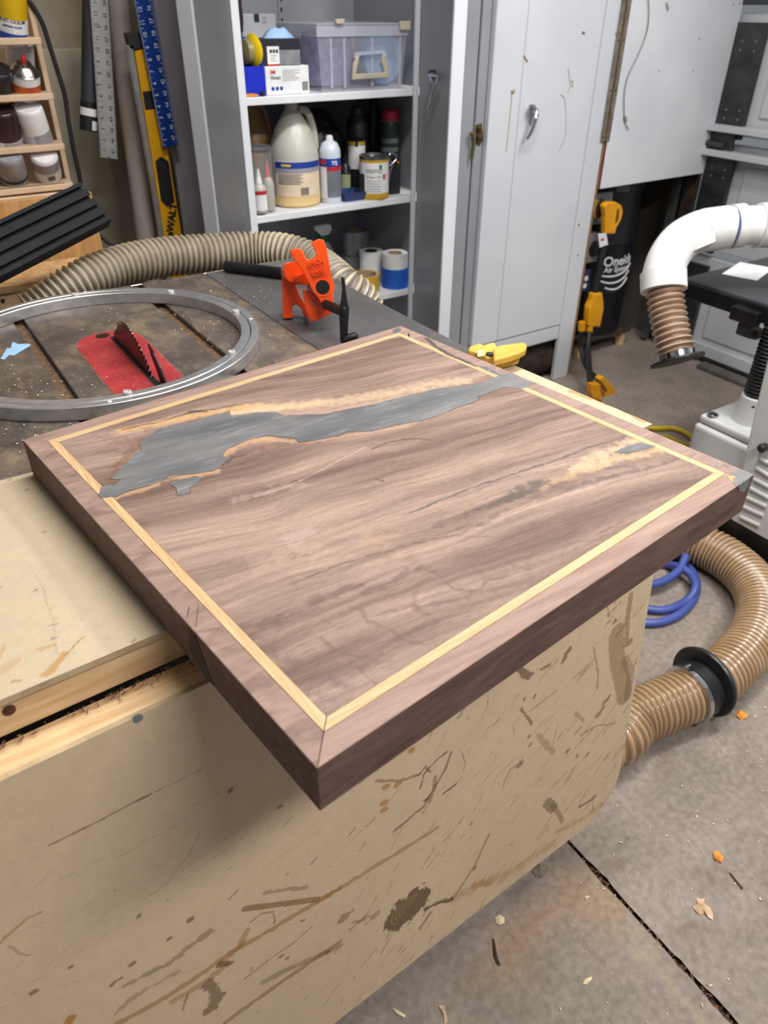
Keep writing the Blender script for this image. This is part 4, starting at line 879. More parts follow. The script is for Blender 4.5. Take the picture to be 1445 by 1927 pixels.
# shelf 1 ---- boxes, bin, tote
blue_pl = mat('blue_plastic', (22, 44, 190), (16, 34, 164), rough=0.35, scale=14)
bn = thing('parts_bin', 'bright blue open plastic bin on the upper cabinet shelf', 'bin', (0.82, 1.87, S1))
x0, x1 = 0.796, float(aty(500, 160, 1.83)[0])
zt = float(aty(480, 125, 1.83)[2]); zb = float(aty(480, 70, 1.90)[2])
box('bin_floor', x0, x1, 1.830, 1.95, S1 + 0.001, S1 + 0.006, blue_pl, bn); box('bin_front', x0, x1, 1.830, 1.834, S1 + 0.0062, zt, blue_pl, bn, 0.001, 1)
box('bin_back', x0, x1, 1.946, 1.95, S1 + 0.0062, zb, blue_pl, bn)
for xa in (x0, x1 - 0.004):
    prism('bin_side', [(xa, 1.8342, S1 + 0.0062), (xa, 1.9458, S1 + 0.0062), (xa, 1.9458, zb), (xa, 1.90, zb), (xa, 1.8342, zt)], (1, 0, 0), 0.004, blue_pl, bn)
yt = thing('tape_dispenser', 'yellow round tape dispenser with clear window in the blue bin', 'tape dispenser', (0.83, 1.88, S1 + 0.02))
yl = mat('bright_yellow', (236, 208, 20), (222, 190, 10), rough=0.4, scale=12)
P = aty(472, 97, 1.872); lathe('yellow_shell', [(0.012, -0.012), (0.034, -0.008), (0.042, 0.0), (0.036, 0.008), (0.012, 0.011)], P + np.array([0.006, 0, 0]), yl, yt, axis=(1, 0.15, 0), seg=24)
lathe('clear_window', [(0.014, 0), (0.033, 0.006), (0.030, 0.02), (0.012, 0.026)], P + np.array([-0.003, 0, 0.0]), mat('smoky_window', (150, 140, 90), (120, 112, 80), rough=0.25, scale=20), yt, axis=(-1, -0.15, 0), seg=24)
# white box with print, dark box on it
wb = thing('disc_box', 'white printed carton lying on the upper shelf under a dark box', 'box', (0.95, 1.86, S1))
xa, xb = float(aty(501, 165, 1.835)[0]), float(aty(582, 160, 1.835)[0]); zt = float(aty(540, 124, 1.835)[2])
box('carton', xa, xb, 1.835, 1.95, S1 + 0.0005, zt, paper_white, wb, 0.001, 1)
text('carton_print', '3M', (xa + 0.022, 1.8347, zt - 0.014), XD, (0, 0, 1), 0.013, ink_red, wb, bold=0.0004)
text('carton_print', 'Xtract', (xa + 0.030, 1.8347, zt - 0.027), XD, (0, 0, 1), 0.012, ink_black, wb, bold=0.0002)
bars(np.array([xa + 0.052, 1.8346, zt - 0.010]), XD, 8, 0.055, 0.0035, ink_grey, wb, 0.001, 'carton_small_print')
for k in range(3): lathe('round_symbol', [(0.005, 0), (0.005, 0.0005)], (xa + 0.020 + k * 0.013, 1.8349, S1 + 0.016), ink_blue, wb, axis=(0, -1, 0), seg=12)
for k in range(9): box('barcode_bar', xb - 0.022 + k * 0.002, xb - 0.021 + k * 0.002, 1.8344, 1.8349, S1 + 0.008, S1 + 0.030, ink_black, wb)
db = thing('glove_box', 'dark box with a white symbol label on the white carton', 'box', (0.94, 1.88, zt))
za, zt2 = zt + 0.0008, float(aty(530, 73, 1.845)[2]); xa2, xb2 = float(aty(489, 110, 1.845)[0]), float(aty(566, 110, 1.845)[0])
navy = mat('navy_carton', (28, 28, 40), (22, 22, 34), rough=0.5, scale=20)
box('carton', xa2, xb2, 1.845, 1.95, za, zt2, navy, db, 0.001, 1)
box('grey_panel_print', xa2 + 0.055, xb2 - 0.002, 1.8442, 1.8449, za + 0.001, za + 0.036, mat('grey_print', (130, 132, 138), (104, 106, 112), rough=0.5, scale=30), db)
box('white_label_print', xa2 + 0.022, xa2 + 0.058, 1.8438, 1.8447, za + 0.004, za + 0.045, paper_white, db)
for k in range(3): box('symbol', xa2 + 0.030 + k * 0.009, xa2 + 0.0365 + k * 0.009, 1.8432, 1.8437, za + 0.030, za + 0.0375, ink_black, db)
bars(np.array([xa2 + 0.030, 1.8436, za + 0.024]), XD, 3, 0.022, 0.006, ink_grey, db, 0.0015)
box('red_stripe', xa2 + 0.022, xa2 + 0.058, 1.8438, 1.8446, za + 0.0005, za + 0.004, ink_red, db)
gv, gf = [], []
glove = mat('pale_blue_nitrile', (156, 186, 222), (134, 166, 206), rough=0.5, scale=30)
P0 = aty(521, 72, 1.89); k = 12
prof = [(-0.040, 0), (-0.034, .010), (-0.022, .022), (-0.008, .026), (0.006, .022), (0.018, .026), (0.028, .018), (0.040, .006), (0.044, 0)]
for j, yy in enumerate((-0.016, -0.004, 0.010)):
    for i, (a, h) in enumerate(prof): gv.append(np.array([P0[0] + a, 1.89 + yy + 0.003 * math.sin(i * 2.1 + j), zt2 + 0.0005 + h * (1 - 0.15 * abs(j - 1))]))
n9 = len(prof)
for j in range(2):
    for i in range(n9 - 1): gf.append((j * n9 + i, j * n9 + i + 1, (j + 1) * n9 + i + 1, (j + 1) * n9 + i))
gf.append(tuple(range(n9))); gf.append(tuple(range(2 * n9, 3 * n9))[::-1]); gf += [(0, n9, 2 * n9), ]
o = mesh('nitrile_glove', gv, gf, glove, None, True); tag(o, 'pale blue disposable glove poking out of the dark box', 'glove')
bb = thing('white_carton', 'large plain white carton standing behind the dark box on the upper shelf', 'box', (0.88, 2.1, S1))
xa, xb = float(aty(456, 60, 2.06)[0]), float(aty(521, 60, 2.06)[0]); zt3 = float(aty(490, 26, 2.06)[2])
box('carton', max(xa, 0.80), xb, 2.06, 2.2, S1 + 0.0005, zt3, mat('grey_white_carton', (176, 176, 182), (160, 160, 166), rough=0.6, scale=12), bb, 0.002, 1)
box('dark_tab', xa + 0.040, xa + 0.056, 2.0594, 2.0602, zt3 - 0.02, zt3, navy, bb); bars(np.array([xa + 0.066, 2.0592, zt3 - 0.008]), XD, 3, 0.014, 0.006, ink_grey, bb, 0.002)
o = prism('dark_cloth', [aty(a, b_, 1.86) for a, b_ in ((444, -30), (453, -30), (456, 10), (459, 35), (459, 60), (454, 64), (449, 40), (445, 0))], (0, 1, 0), 0.05, mat('maroon_cloth', (44, 24, 30), (30, 18, 22), rough=0.9, scale=40), None, 0.004); tag(o, 'dark maroon cloth hanging inside the top left of the cabinet', 'cloth')
o = prism('orange_strip', [aty(a, b_, 1.822) for a, b_ in ((462, 178), (484, 176), (487, 173), (478, 171), (461, 172))], (0, 1, 0), 0.02, mat('orange_card', (222, 150, 50), (206, 132, 40), rough=0.5, scale=20)); o.location.z += S1 + 0.0005 - min(v.co.z for v in o.data.vertices)
tag(o, 'orange card strip on the shelf edge in front of the blue bin', 'card')
P = aty(494, 171, 1.828); o = thing('bottle_cap', 'small black cap on the shelf edge beside the orange strip', 'cap', (P[0], 1.828, S1)); lathe('cap_shell', [(0.005, 0.0005), (0.006, 0.001), (0.006, 0.009), (0.003, 0.012)], (P[0], 1.828, S1), black_plastic, o, seg=14)
# clear tote
tote = thing('clear_tote', 'clear plastic storage tote with beige latches and handle on the upper shelf', 'storage box', (1.2, 1.95, S1))
clr = mat('frosted_clear_plastic', (206, 208, 222), (192, 194, 210), rough=0.28, scale=8, alpha=0.16)
clr2 = mat('frosted_plastic_rim', (214, 216, 226), (200, 202, 214), rough=0.3, scale=8, alpha=0.42)
TX0, TX1, TY0, TY1 = float(aty(600, 165, 1.835)[0]), 1.326, 1.833, 2.17
TZ1 = float(aty(680, 48, 1.84)[2]); xl = float(aty(556, 90, 2.0)[0])
bxm = [(TX0 + .012, TY0 + .008), (TX1 - .008, TY0 + .008), (TX1 - .008, TY1), (xl + .02, TY1), (xl + 0.015, 2.0)]
txm = [(TX0, TY0), (TX1, TY0), (TX1, TY1), (xl, TY1), (xl, 2.0)]
def shell(name, lo_, hi_, z0, z1, th, m, parent):
    vs = [(x, y, z0) for x, y in lo_] + [(x, y, z1) for x, y in hi_]; n = len(lo_)
    cx_, cy_ = np.mean([p[0] for p in lo_]), np.mean([p[1] for p in lo_])
    ins_ = lambda p: (p[0] + (cx_ - p[0]) * th / 0.2, p[1] + (cy_ - p[1]) * th / 0.2)
    vs += [(*ins_(p), z0) for p in lo_] + [(*ins_(p), z1) for p in hi_]; fs = []
    for i in range(n):
        j = (i + 1) % n; fs += [(i, j, n + j, n + i), (2 * n + j, 2 * n + i, 3 * n + i, 3 * n + j), (n + i, n + j, 3 * n + j, 3 * n + i), (j, i, 2 * n + i, 2 * n + j)]
    return mesh(name, vs, fs, m, parent)
shell('tote_wall', bxm, txm, S1 + 0.006, TZ1 - 0.025, 0.003, clr, tote)
prism('tote_floor', [(x, y, S1 + 0.001) for x, y in bxm], (0, 0, 1), 0.0045, clr2, tote)
shell('tote_rim', [(x - (0.004 if x < 1.1 else -.002), y - (.004 if y < 1.9 else 0)) for x, y in txm], [(x - (0.004 if x < 1.1 else -.002), y - (.004 if y < 1.9 else 0)) for x, y in txm], TZ1 - 0.025, TZ1, 0.006, clr2, tote)
prism('tote_lid', [(x, y, TZ1 + 0.0005) for x, y in txm], (0, 0, 1), 0.005, clr2, tote, 0.002, 1)
for q in (623, 648, 700, 752): box('tote_rib', float(aty(q, 110, TY0)[0]) - 0.003, float(aty(q, 110, TY0)[0]) + 0.003, TY0 - 0.002, TY0 + 0.004, S1 + 0.01, TZ1 - 0.028, clr2, tote)
beige = mat('beige_plastic', (196, 188, 166), (180, 170, 148), rough=0.45, scale=12)
hv = lambda px, py: aty(px, py, TY0 - 0.003)
prism('tote_handle', [hv(a, b_) for a, b_ in ((662, 122), (668, 106), (673, 106), (672, 116), (667, 139), (721, 136), (715, 116), (716, 104), (722, 104), (727, 118), (729, 146), (660, 150))], (0, -1, 0), 0.010, beige, tote, 0.002, 1)
prism('handle_bracket', [hv(a, b_) for a, b_ in ((664, 108), (668, 98), (722, 94), (726, 106), (720, 106), (717, 101), (676, 104), (672, 110))], (0, -1, 0), 0.006, clr2, tote)
for q in ((628, 646, 36, 46), (749, 770, 40, 57)):
    prism('latch', [hv(q[0], q[2]), hv(q[1], q[2] - 1), hv(q[1] - 1, q[3]), hv(q[0] + 2, q[3])], (0, -1, 0), 0.010, beige, tote, 0.002, 1)
bub = mat('purple_bubble_wrap', (150, 138, 176), (116, 106, 146), rough=0.35, scale=60, bump=0.004)
o = thing('bubble_wrap_roll', 'purple bubble wrap bundle inside the clear tote', 'bubble wrap', (1.12, 1.98, S1 + 0.02)); lathe('wrap_roll', [(0.02, 0), (0.075, 0.003), (0.08, 0.05), (0.078, 0.10), (0.07, 0.135), (0.03, 0.14)], (1.125, 1.96, S1 + 0.008), bub, o, seg=24); lathe('wrap_core', [(0.02, 0), (0.02, 0.004)], (1.125, 1.96, S1 + 0.1485), paper_white, o, seg=16)
o = thing('sanding_disc_stack', 'pale blue stack of sanding discs standing inside the clear tote', 'sanding discs', (1.25, 1.9, S1 + 0.01)); dm = mat('pale_blue_disc', (150, 180, 214), (136, 166, 202), rough=0.6, scale=40)
P = aty(735, 105, 1.89); lathe('disc', [(0.066, 0), (0.067, 0.02), (0.066, 0.04)], (P[0] - 0.026, 1.89, S1 + 0.075), dm, o, axis=(0, 1, 0), seg=36); lathe('centre_print', [(0.02, 0), (0.02, 0.001)], (P[0] - 0.026, 1.889, S1 + 0.075), mat('disc_print', (170, 196, 226), (150, 176, 210), rough=0.5, scale=30), o, axis=(0, -1, 0), seg=20)
# shelf 2 ---- containers of glue and finish
milky = mat('milky_plastic', (188, 186, 178), (172, 169, 158), rough=0.35, scale=6)
cream = mat('cream_glue', (226, 196, 140), (214, 182, 124), rough=0.35, scale=6)
tanp = mat('tan_plastic', (176, 140, 98), (160, 124, 84), rough=0.4, scale=6)
def jug(name, label, c_, r, h, m_low, m_top, fill, face):
    t = thing(name, label, 'jug', c_)
    lathe('lower_body', [(r * .9, 0.0005), (r, 0.008), (r, h * fill)], c_, m_low, t, seg=36)
    lathe('upper_body', [(r, h * fill + 0.0002), (r, h * .50), (r * .96, h * .58), (r * .70, h * .76), (r * .34, h * .90), (r * .27, h * .93)], c_, m_top, t, seg=36)
    lathe('neck', [(r * .27, h * .9302), (r * .27, h)], c_, m_top, t, seg=20)
    side = np.array([1.0, -0.25, 0]); side /= np.linalg.norm(side)
    tube('handle', [c_ + side * r * .30 + np.array([0, 0, h * .92]), c_ + side * r * .62 + np.array([0, 0, h * .90]), c_ + side * r * .84 + np.array([0, 0, h * .74]), c_ + side * r * .90 + np.array([0, 0, h * .55])], r * .15, m_top, t, seg=12)
    return t
c_, r, h = cyl(513, 603, 190, 1.912, S2, 375)
tj = jug('glue_jug', 'large translucent gallon jug with a blue and cream label on the middle shelf', c_, r, h, cream, milky, 0.10, None)
f = tocam(c_); xd = np.cross([0, 0, 1], f)
lathe('glue_level', [(r * 1.0005, h * .101), (r * 1.0005, h * .12)], c_, cream, tj, seg=36)
lab = mat('cream_label', (226, 206, 178), (214, 194, 166), rough=0.55, scale=20)
patch('label', c_, (0, 0, 1), r * 1.002, -0.85, 1.25, h * .12, h * .46, lab, tj, f, 20)
patch('label_band', c_, (0, 0, 1), r * 1.012, -0.85, 1.25, h * .40, h * .46, ink_blue, tj, f, 20)
patch('label_grey_band', c_, (0, 0, 1), r * 1.010, -0.85, 1.25, h * .355, h * .398, mat('label_grey', (150, 152, 166), (136, 138, 152), rough=0.6, scale=30), tj, f, 20)
xdr = np.cross([0, 0, 1], f); base = c_ + f * r * 1.022
for k in range(6): patch('label_print', c_, (0, 0, 1), r * 1.012, -0.72, 0.30 - 0.1 * (k % 2), h * (.335 - .018 * k), h * (.343 - .018 * k), ink_grey, tj, f, 10)
for k in range(7): patch('barcode_bar', c_, (0, 0, 1), r * 1.012, 0.20 + .05 * k, 0.228 + .05 * k, h * .135, h * .21, ink_black, tj, f, 2)
patch('brand_script', c_, (0, 0, 1), r * 1.018, -0.55, -0.15, h * .418, h * .44, mat('yellow_ink', (226, 196, 80), (206, 176, 60), rough=0.5, scale=40), tj, f, 8)
c_, r, h = cyl(450, 516, 180, 2.06, S2, 330); c_[0] = max(c_[0], 0.80 + r)
jug('tan_jug', 'tan gallon jug standing at the back left of the middle shelf', c_, r, h, tanp, tanp, 0.3, None)
c_, r, h = cyl(468, 519, 273, 1.865, S2, 388); c_[0] = 0.7915 + r + 0.001
ct = thing('clear_canister', 'clear round canister with a dark lid holding glue bottles', 'canister', c_)
lathe('canister_wall', [(r * .96, 0.0005), (r, 0.004), (r, h * .93)], c_, mat('clear_acrylic', (214, 210, 206), (206, 202, 198), rough=0.12, scale=5, alpha=0.22), ct, seg=36)
lathe('lid', [(r * 1.04, h * .935), (r * 1.04, h * .97), (r * .9, h)], c_, mat('smoky_lid', (70, 66, 68), (120, 116, 118), rough=0.3, scale=8), ct, seg=36)
def glue_bottle(name, label, c_, r, h, tipm, body=milky):
    t = thing(name, label, 'glue bottle', c_); lathe('bottle_body', [(r * .9, 0.001), (r, 0.006), (r, h * .55), (r * .8, h * .62), (r * .45, h * .68)], c_, body, t, seg=20)
    lathe('nozzle', [(r * .5, h * .681), (r * .45, h * .75), (r * .15, h)], c_, tipm, t, seg=16); f_ = tocam(c_)
    return t, f_
t, f_ = glue_bottle('glue_bottle', 'small white glue bottle with a red and white label in the canister', np.array([c_[0] - 0.016, c_[1] - 0.030, S2 + 0.006]), 0.020, 0.118, paper_white)
patch('label', (c_[0] - 0.016, c_[1] - 0.030, S2 + 0.006), (0, 0, 1), 0.0202, -1.2, 1.2, 0.008, 0.052, paper_white, t, f_); patch('label_band', (c_[0] - 0.016, c_[1] - 0.030, S2 + 0.006), (0, 0, 1), 0.0208, -1.2, 1.2, 0.052, 0.062, ink_red, t, f_)
t, f_ = glue_bottle('glue_bottle', 'tall clear glue bottle with a pink tip in the canister', np.array([c_[0] + 0.022, c_[1] - 0.012, S2 + 0.006]), 0.016, 0.135, mat('pink_tip', (206, 66, 84), (190, 54, 72), rough=0.4, scale=20))
# aerosol can
c_, r, h = cyl(604, 643, 254, 1.875, S2, 376)
ae = thing('aerosol_can', 'white aerosol can with blue, red and grey bands beside the big jug', 'spray can', c_)
lathe('can_body', [(r * .94, 0.0005), (r, 0.004), (r, h * .72), (r * .97, h * .80), (r * .72, h * .89), (r * .34, h * .93)], c_, mat('pale_blue_can', (206, 214, 224), (196, 204, 216), rough=0.3, scale=10), ae, seg=28)
lathe('nozzle', [(r * .34, h * .9305), (r * .34, h * .97), (r * .24, h)], c_, paper_white, ae, seg=16); f = tocam(c_)
patch('blue_band', c_, (0, 0, 1), r * 1.003, -1.3, 1.3, h * .56, h * .68, ink_blue, ae, f); patch('red_band', c_, (0, 0, 1), r * 1.003, -0.35, 1.3, h * .50, h * .558, ink_red, ae, f)
patch('grey_label', c_, (0, 0, 1), r * 1.003, -0.35, 1.3, h * .10, h * .498, mat('grey_can_label', (122, 126, 134), (104, 108, 116), rough=0.4, scale=20), ae, f)
patch('white_label', c_, (0, 0, 1), r * 1.003, -1.3, -0.36, h * .08, h * .558, paper_white, ae, f); patch('red_mark', c_, (0, 0, 1), r * 1.01, -1.1, -0.4, h * .60, h * .66, ink_red, ae, f)
text('can_lettering', 'SYS', c_ + f * r * 1.012 + np.cross([0, 0, 1], f) * 0.010 + np.array([0, 0, h * .615]), np.cross([0, 0, 1], f), (0, 0, 1), 0.016, ink_white, ae, wrap=r * 1.012, bold=0.0006)
# oil tin with label, small tin behind it
c_, r, h = cyl(677, 731, 291, 1.858, S2, 362)
ot = thing('oil_tin', 'round finish tin with white label and gold rim at the middle shelf edge', 'tin', c_)
tin = mat('tin_plate', (150, 150, 152), (120, 120, 124), rough=0.3, metal=0.9, scale=14)
gold = mat('gold_rim', (206, 164, 60), (186, 144, 44), rough=0.4, scale=16)
lathe('tin_body', [(r * .98, 0.0005), (r, 0.003), (r, h * .93)], c_, gold, ot, seg=32); lathe('tin_rim', [(r * 1.02, h * .931), (r * 1.02, h), (r * .9, h), (r * .88, h * .95)], c_, tin, ot, seg=32); f = tocam(c_); xr = np.cross([0, 0, 1], f)
patch('label', c_, (0, 0, 1), r * 1.003, -1.5, 1.5, h * .12, h * .86, paper_white, ot, f, 20); patch('dark_label', c_, (0, 0, 1), r * 1.006, -1.5, -0.7, h * .12, h * .60, mat('brown_label', (80, 66, 56), (60, 50, 44), rough=0.5, scale=20), ot, f)
patch('gold_label', c_, (0, 0, 1), r * 1.006, -0.6, 1.5, h * .06, h * .16, gold, ot, f)
text('tin_lettering', 'osmo', c_ + f * r * 1.01 + np.array([0, 0, h * .69]), xr, (0, 0, 1), 0.024, ink_grey, ot, wrap=r * 1.01, bold=0.0004); text('tin_lettering', 'Polyx-Oil', c_ + f * r * 1.01 + np.array([0, 0, h * .54]), xr, (0, 0, 1), 0.012, ink_black, ot, wrap=r * 1.01)
for k in range(5): patch('label_print', c_, (0, 0, 1), r * 1.006, -0.5, 0.5 - .12 * (k % 2), h * (.44 - .06 * k), h * (.455 - .06 * k), ink_grey, ot, f, 8)
patch('red_stamp', c_, (0, 0, 1), r * 1.008, 0.62, 0.85, h * .48, h * .60, mat('orange_stamp', (206, 90, 70), (190, 76, 58), rough=0.5, scale=20), ot, f, 4); patch('green_leaf', c_, (0, 0, 1), r * 1.008, 0.35, 0.55, h * .72, h * .82, mat('leaf_green', (40, 120, 70), (30, 100, 56), rough=0.5, scale=20), ot, f, 4)
c_, r, h = cyl(656, 688, 259, 1.955, S2, 350)
st_ = thing('small_tin', 'narrow tin with a plain white label and yellow rim behind the round finish tin', 'tin', c_); lathe('tin_body', [(r * .98, 0.0005), (r, 0.003), (r, h * .96), (r * .7, h)], c_, mat('dark_tin', (36, 34, 34), (24, 22, 22), rough=0.4, scale=10), st_, seg=24); f = tocam(c_)
patch('label', c_, (0, 0, 1), r * 1.004, -1.3, 1.3, h * .46, h * .88, paper_white, st_, f); patch('rim_band', c_, (0, 0, 1), r * 1.004, -1.3, 1.3, h * .885, h * .95, gold, st_, f); patch('tin_clip', c_, (0, 0, 1), r * 1.01, -.15, .15, h * .86, h * .99, black_metal, st_, f, 4)
# bent wire can opener hanging at the shelf edge
o = tube('wire_hook', [aty(a, b_, 1.845) for a, b_ in ((727, 348), (728, 334), (731, 318), (735, 300), (738, 290), (731, 276), (735, 268), (744, 270), (746, 278), (740, 286), (733, 292))], 0.0032, chrome, None, step=0.004, seg=8); o.location.z += S2 + 0.004 - min(v.co.z for v in o.data.vertices); tag(o, 'bent bright wire can opener leaning on the finish tin', 'can opener')
bk = thing('black_battery_box', 'black ribbed box with an orange dot at the right end of the middle shelf', 'box', (1.29, 1.87, S2)); xa, xb, zt = float(aty(734, 350, 1.86)[0]), 1.332, float(aty(752, 296, 1.86)[2])
box('case', xa, xb, 1.86, 1.905, S2 + 0.0005, zt, black_plastic, bk, 0.004)
for k in range(6): box('rib', xa + 0.014, xb - 0.006, 1.8585, 1.8598, S2 + 0.012 + k * 0.014, S2 + 0.018 + k * 0.014, mat('charcoal', (44, 46, 48), (34, 36, 38), rough=0.5, scale=20), bk)
lathe('orange_dot', [(0.004, 0), (0.004, 0.001)], (xa + 0.030, 1.86, zt - 0.014), mat('orange_ink', (230, 130, 30), (214, 116, 20), rough=0.5, scale=20), bk, axis=(0, -1, 0), seg=12)
c_, r, h = cyl(714, 752, 206, 1.955, S2, 310)
jr = thing('dark_jar', 'dark green jar with a red screw cap at the back right of the middle shelf', 'jar', c_); lathe('jar_body', [(r * .95, 0.0005), (r, 0.005), (r, h * .80), (r * .9, h * .86)], c_, mat('dark_green_glass', (34, 44, 42), (26, 34, 34), rough=0.3, scale=10), jr, seg=28); lathe('cap', [(r * .80, h * .862), (r * .80, h * .985), (r * .7, h)], c_, mat('red_cap', (170, 30, 52), (150, 24, 44), rough=0.4, scale=12), jr, seg=24); lathe('collar', [(r * .98, h * .861), (r * 1.0, h * .875)], c_, mat('olive_ring', (96, 100, 76), (80, 84, 62), rough=0.4, scale=12), jr, seg=28)
for k in range(4): patch('label_line', c_, (0, 0, 1), r * 1.004, -0.9, 0.9, h * (.60 - .11 * k), h * (.66 - .11 * k), mat('dim_label', (84, 92, 92), (66, 74, 76), rough=0.6, scale=20), jr, tocam(c_))
for l, r_, tp_, y, lab_, hh in ((654, 694, 198, 2.02, 'black spray can with a steel rim at the back of the middle shelf', 0), (690, 716, 180, 2.06, 'tall black bottle in the dark back of the middle shelf', 1)):
    c_, r, h = cyl(l, r_, tp_, y, S2, 320); h = min(h, 0.26)
    t = thing('black_can' if not hh else 'black_bottle', lab_, 'can' if not hh else 'bottle', c_); lathe('can_body', [(r * .95, .0005), (r, .004), (r, h * .80), (r * .8, h * .88)], c_, black_plastic, t, seg=24)
    lathe('can_top', [(r * .6, h * .881), (r * .6, h * .97), (r * .4, h)], c_, gsteel if not hh else black_metal, t, seg=20)
    for k in range(2): lathe('steel_rim', [(r * 1.01, h * (.5 + .28 * k)), (r * 1.02, h * (.51 + .28 * k)), (r * 1.01, h * (.52 + .28 * k))], c_, gsteel, t, seg=24)
# crumpled black bag
bagm = mat('black_bag', (20, 18, 22), (40, 38, 42), rough=0.35, scale=18, bump=0.01, bscale=24)
P = aty(600, 300, 2.10); vs, fs = [], []
for j in range(10):
    for i in range(20):
        t, q = 2 * PI * i / 20, j / 9; rr = (0.075 * math.sin(PI * (0.12 + 0.80 * q)) + 0.01) * (1 + 0.25 * (random.Random(i * 31 + j * 7).random() - .5)); vs.append((P[0] + rr * math.cos(t), 2.10 + rr * 0.9 * math.sin(t), S2 + 0.001 + 0.235 * q))
for j in range(9):
    for i in range(20): fs.append((j * 20 + i, j * 20 + (i + 1) % 20, (j + 1) * 20 + (i + 1) % 20, (j + 1) * 20 + i))
fs.append(tuple(range(20))[::-1]); fs.append(tuple(range(180, 200)))
o = mesh('plastic_bag', vs, fs, bagm, None, True); tag(o, 'crumpled black plastic bag behind the big glue jug', 'bag')
bt = thing('blue_tray', 'small dark blue plastic tray on the middle shelf in front of the tins', 'tray', aty(665, 372, 1.86)); bm_ = mat('navy_plastic', (34, 54, 110), (26, 44, 92), rough=0.4, scale=12)
xa, xb = float(aty(645, 372, 1.85)[0]), float(aty(690, 366, 1.85)[0]); lo4 = [(xa + .006, 1.846), (xb - .012, 1.846), (xb - .012, 1.905), (xa + .006, 1.905)]; hi4 = [(xa, 1.836), (xb - .006, 1.836), (xb - .006, 1.915), (xa, 1.915)]
shell('tray_wall', lo4, hi4, S2 + 0.003, S2 + 0.026, 0.012, bm_, bt); prism('tray_floor', [(x, y, S2 + .0005) for x, y in lo4], (0, 0, 1), 0.0025, bm_, bt)
c_, r, h = cyl(641, 660, 300, 1.945, S2, 352); t = thing('small_bottle', 'small dark bottle with a pale green label behind the aerosol can', 'bottle', c_); lathe('bottle_body', [(r * .95, .0005), (r, .004), (r, h * .8), (r * .5, h * .9)], c_, black_plastic, t, seg=18); lathe('cap', [(r * .5, h * .901), (r * .5, h)], c_, black_plastic, t, seg=14); patch('label', c_, (0, 0, 1), r * 1.01, -1.2, 1.2, h * .1, h * .6, mat('pale_green_label', (170, 180, 140), (150, 160, 124), rough=0.6, scale=20), t, tocam(c_))
# shelf 3 ---- tape and spray bottle
def roll(c_, r, h, m, core, label, group, nm='tape_roll', ri=0.55):
    t = thing(nm, label, 'tape', c_, group)
    u = [(r * ri, 0.0), (r, 0.0), (r, h), (r * ri, h)]
    vs, fs, sg = [], [], 36
    for rr, z in u:
        for i in range(sg): vs.append((c_[0] + rr * math.cos(2 * PI * i / sg), c_[1] + rr * math.sin(2 * PI * i / sg), c_[2] + z))
    for a in range(4):
        for i in range(sg): b_ = (a + 1) % 4; fs.append((a * sg + i, a * sg + (i + 1) % sg, b_ * sg + (i + 1) % sg, b_ * sg + i))
    o = mesh('tape_wind', vs, fs, m, t); o.data.shade_smooth(); o.data.set_sharp_from_angle(angle=0.6)
    vs2 = []
    for rr, z in ((r * (ri - .05), 0.0), (r * ri * .998, 0.0), (r * ri * .998, h * 1.0), (r * (ri - .05), h * 1.0)):
        for i in range(sg): vs2.append((c_[0] + rr * math.cos(2 * PI * i / sg), c_[1] + rr * math.sin(2 * PI * i / sg), c_[2] + z))
    o = mesh('core', vs2, fs, core, t); o.data.shade_smooth(); o.data.set_sharp_from_angle(angle=0.6)
    return t
card = mat('card_core', (176, 150, 118), (150, 124, 94), rough=0.8, scale=30)
bluet = mat('blue_masking_tape', (30, 92, 190), (24, 80, 170), rough=0.55, scale=12); whitet = mat('white_tape', (222, 222, 220), (208, 208, 206), rough=0.5, scale=12)
c_, r, h = cyl(718, 769, 500, 1.87, S3, 540)
hh = 0.0215
for k, lb in enumerate(('bottom blue tape roll of the stack under white tape', 'middle blue tape roll of the stack under white tape', 'top blue tape roll of the stack, directly under white tape')):
    roll(np.array([c_[0], 1.872, S3 + 0.0005 + k * (hh + .0005)]), r, hh, bluet, card, lb, 'blue tape rolls on the low shelf')
zt = S3 + 0.0005 + 3 * (hh + .0005)
roll(np.array([c_[0] - .001, 1.872, zt + .0003]), r * .92, 0.048, whitet, card, 'white tape roll on top of the blue tape stack', 'white tape rolls')
c_, r, h = cyl(681, 719, 466, 1.96, S3, 520); roll(np.array([c_[0], 1.965, S3 + .0005]), r * 1.15, 0.105, whitet, ink_black, 'white tape roll behind the yellow tape, lower than its neighbour', 'white tape rolls')
c_, r, h = cyl(664, 718, 495, 1.862, S3, 542); yt_ = mat('yellow_clear_tape', (206, 168, 60), (186, 146, 48), rough=0.2, scale=10, coat=0.4)
roll(np.array([c_[0] - .004, 1.868, S3 + .0005]), r * 1.0, 0.062, yt_, card, 'glossy yellow packing tape roll at the front of the low shelf', 'yellow tape', ri=0.8)
duct = mat('grey_duct_tape', (120, 122, 126), (88, 90, 96), rough=0.35, metal=0.3, scale=20)
c_, r, h = cyl(642, 699, 445, 2.03, S3, 500)
for k, lb in enumerate(('lower grey duct tape roll in the stack behind the tapes', 'upper grey duct tape roll in the stack behind the tapes')): roll(np.array([c_[0] + .008 * k, 2.05, S3 + .0005 + k * .0805]), r * (1.0 - .1 * k), 0.08, duct, card, lb, 'grey duct tape rolls')
c_, r, h = cyl(590, 632, 445, 2.08, S3, 520); h = 0.13
sb = thing('spray_bottle', 'clear trigger spray bottle with green and white head on the low shelf', 'spray bottle', c_); lathe('bottle_body', [(r * .95, .0005), (r, .004), (r, h * .7), (r * .45, h)], c_, mat('grey_clear_plastic', (140, 142, 144), (120, 122, 126), rough=0.3, scale=8), sb, seg=24)
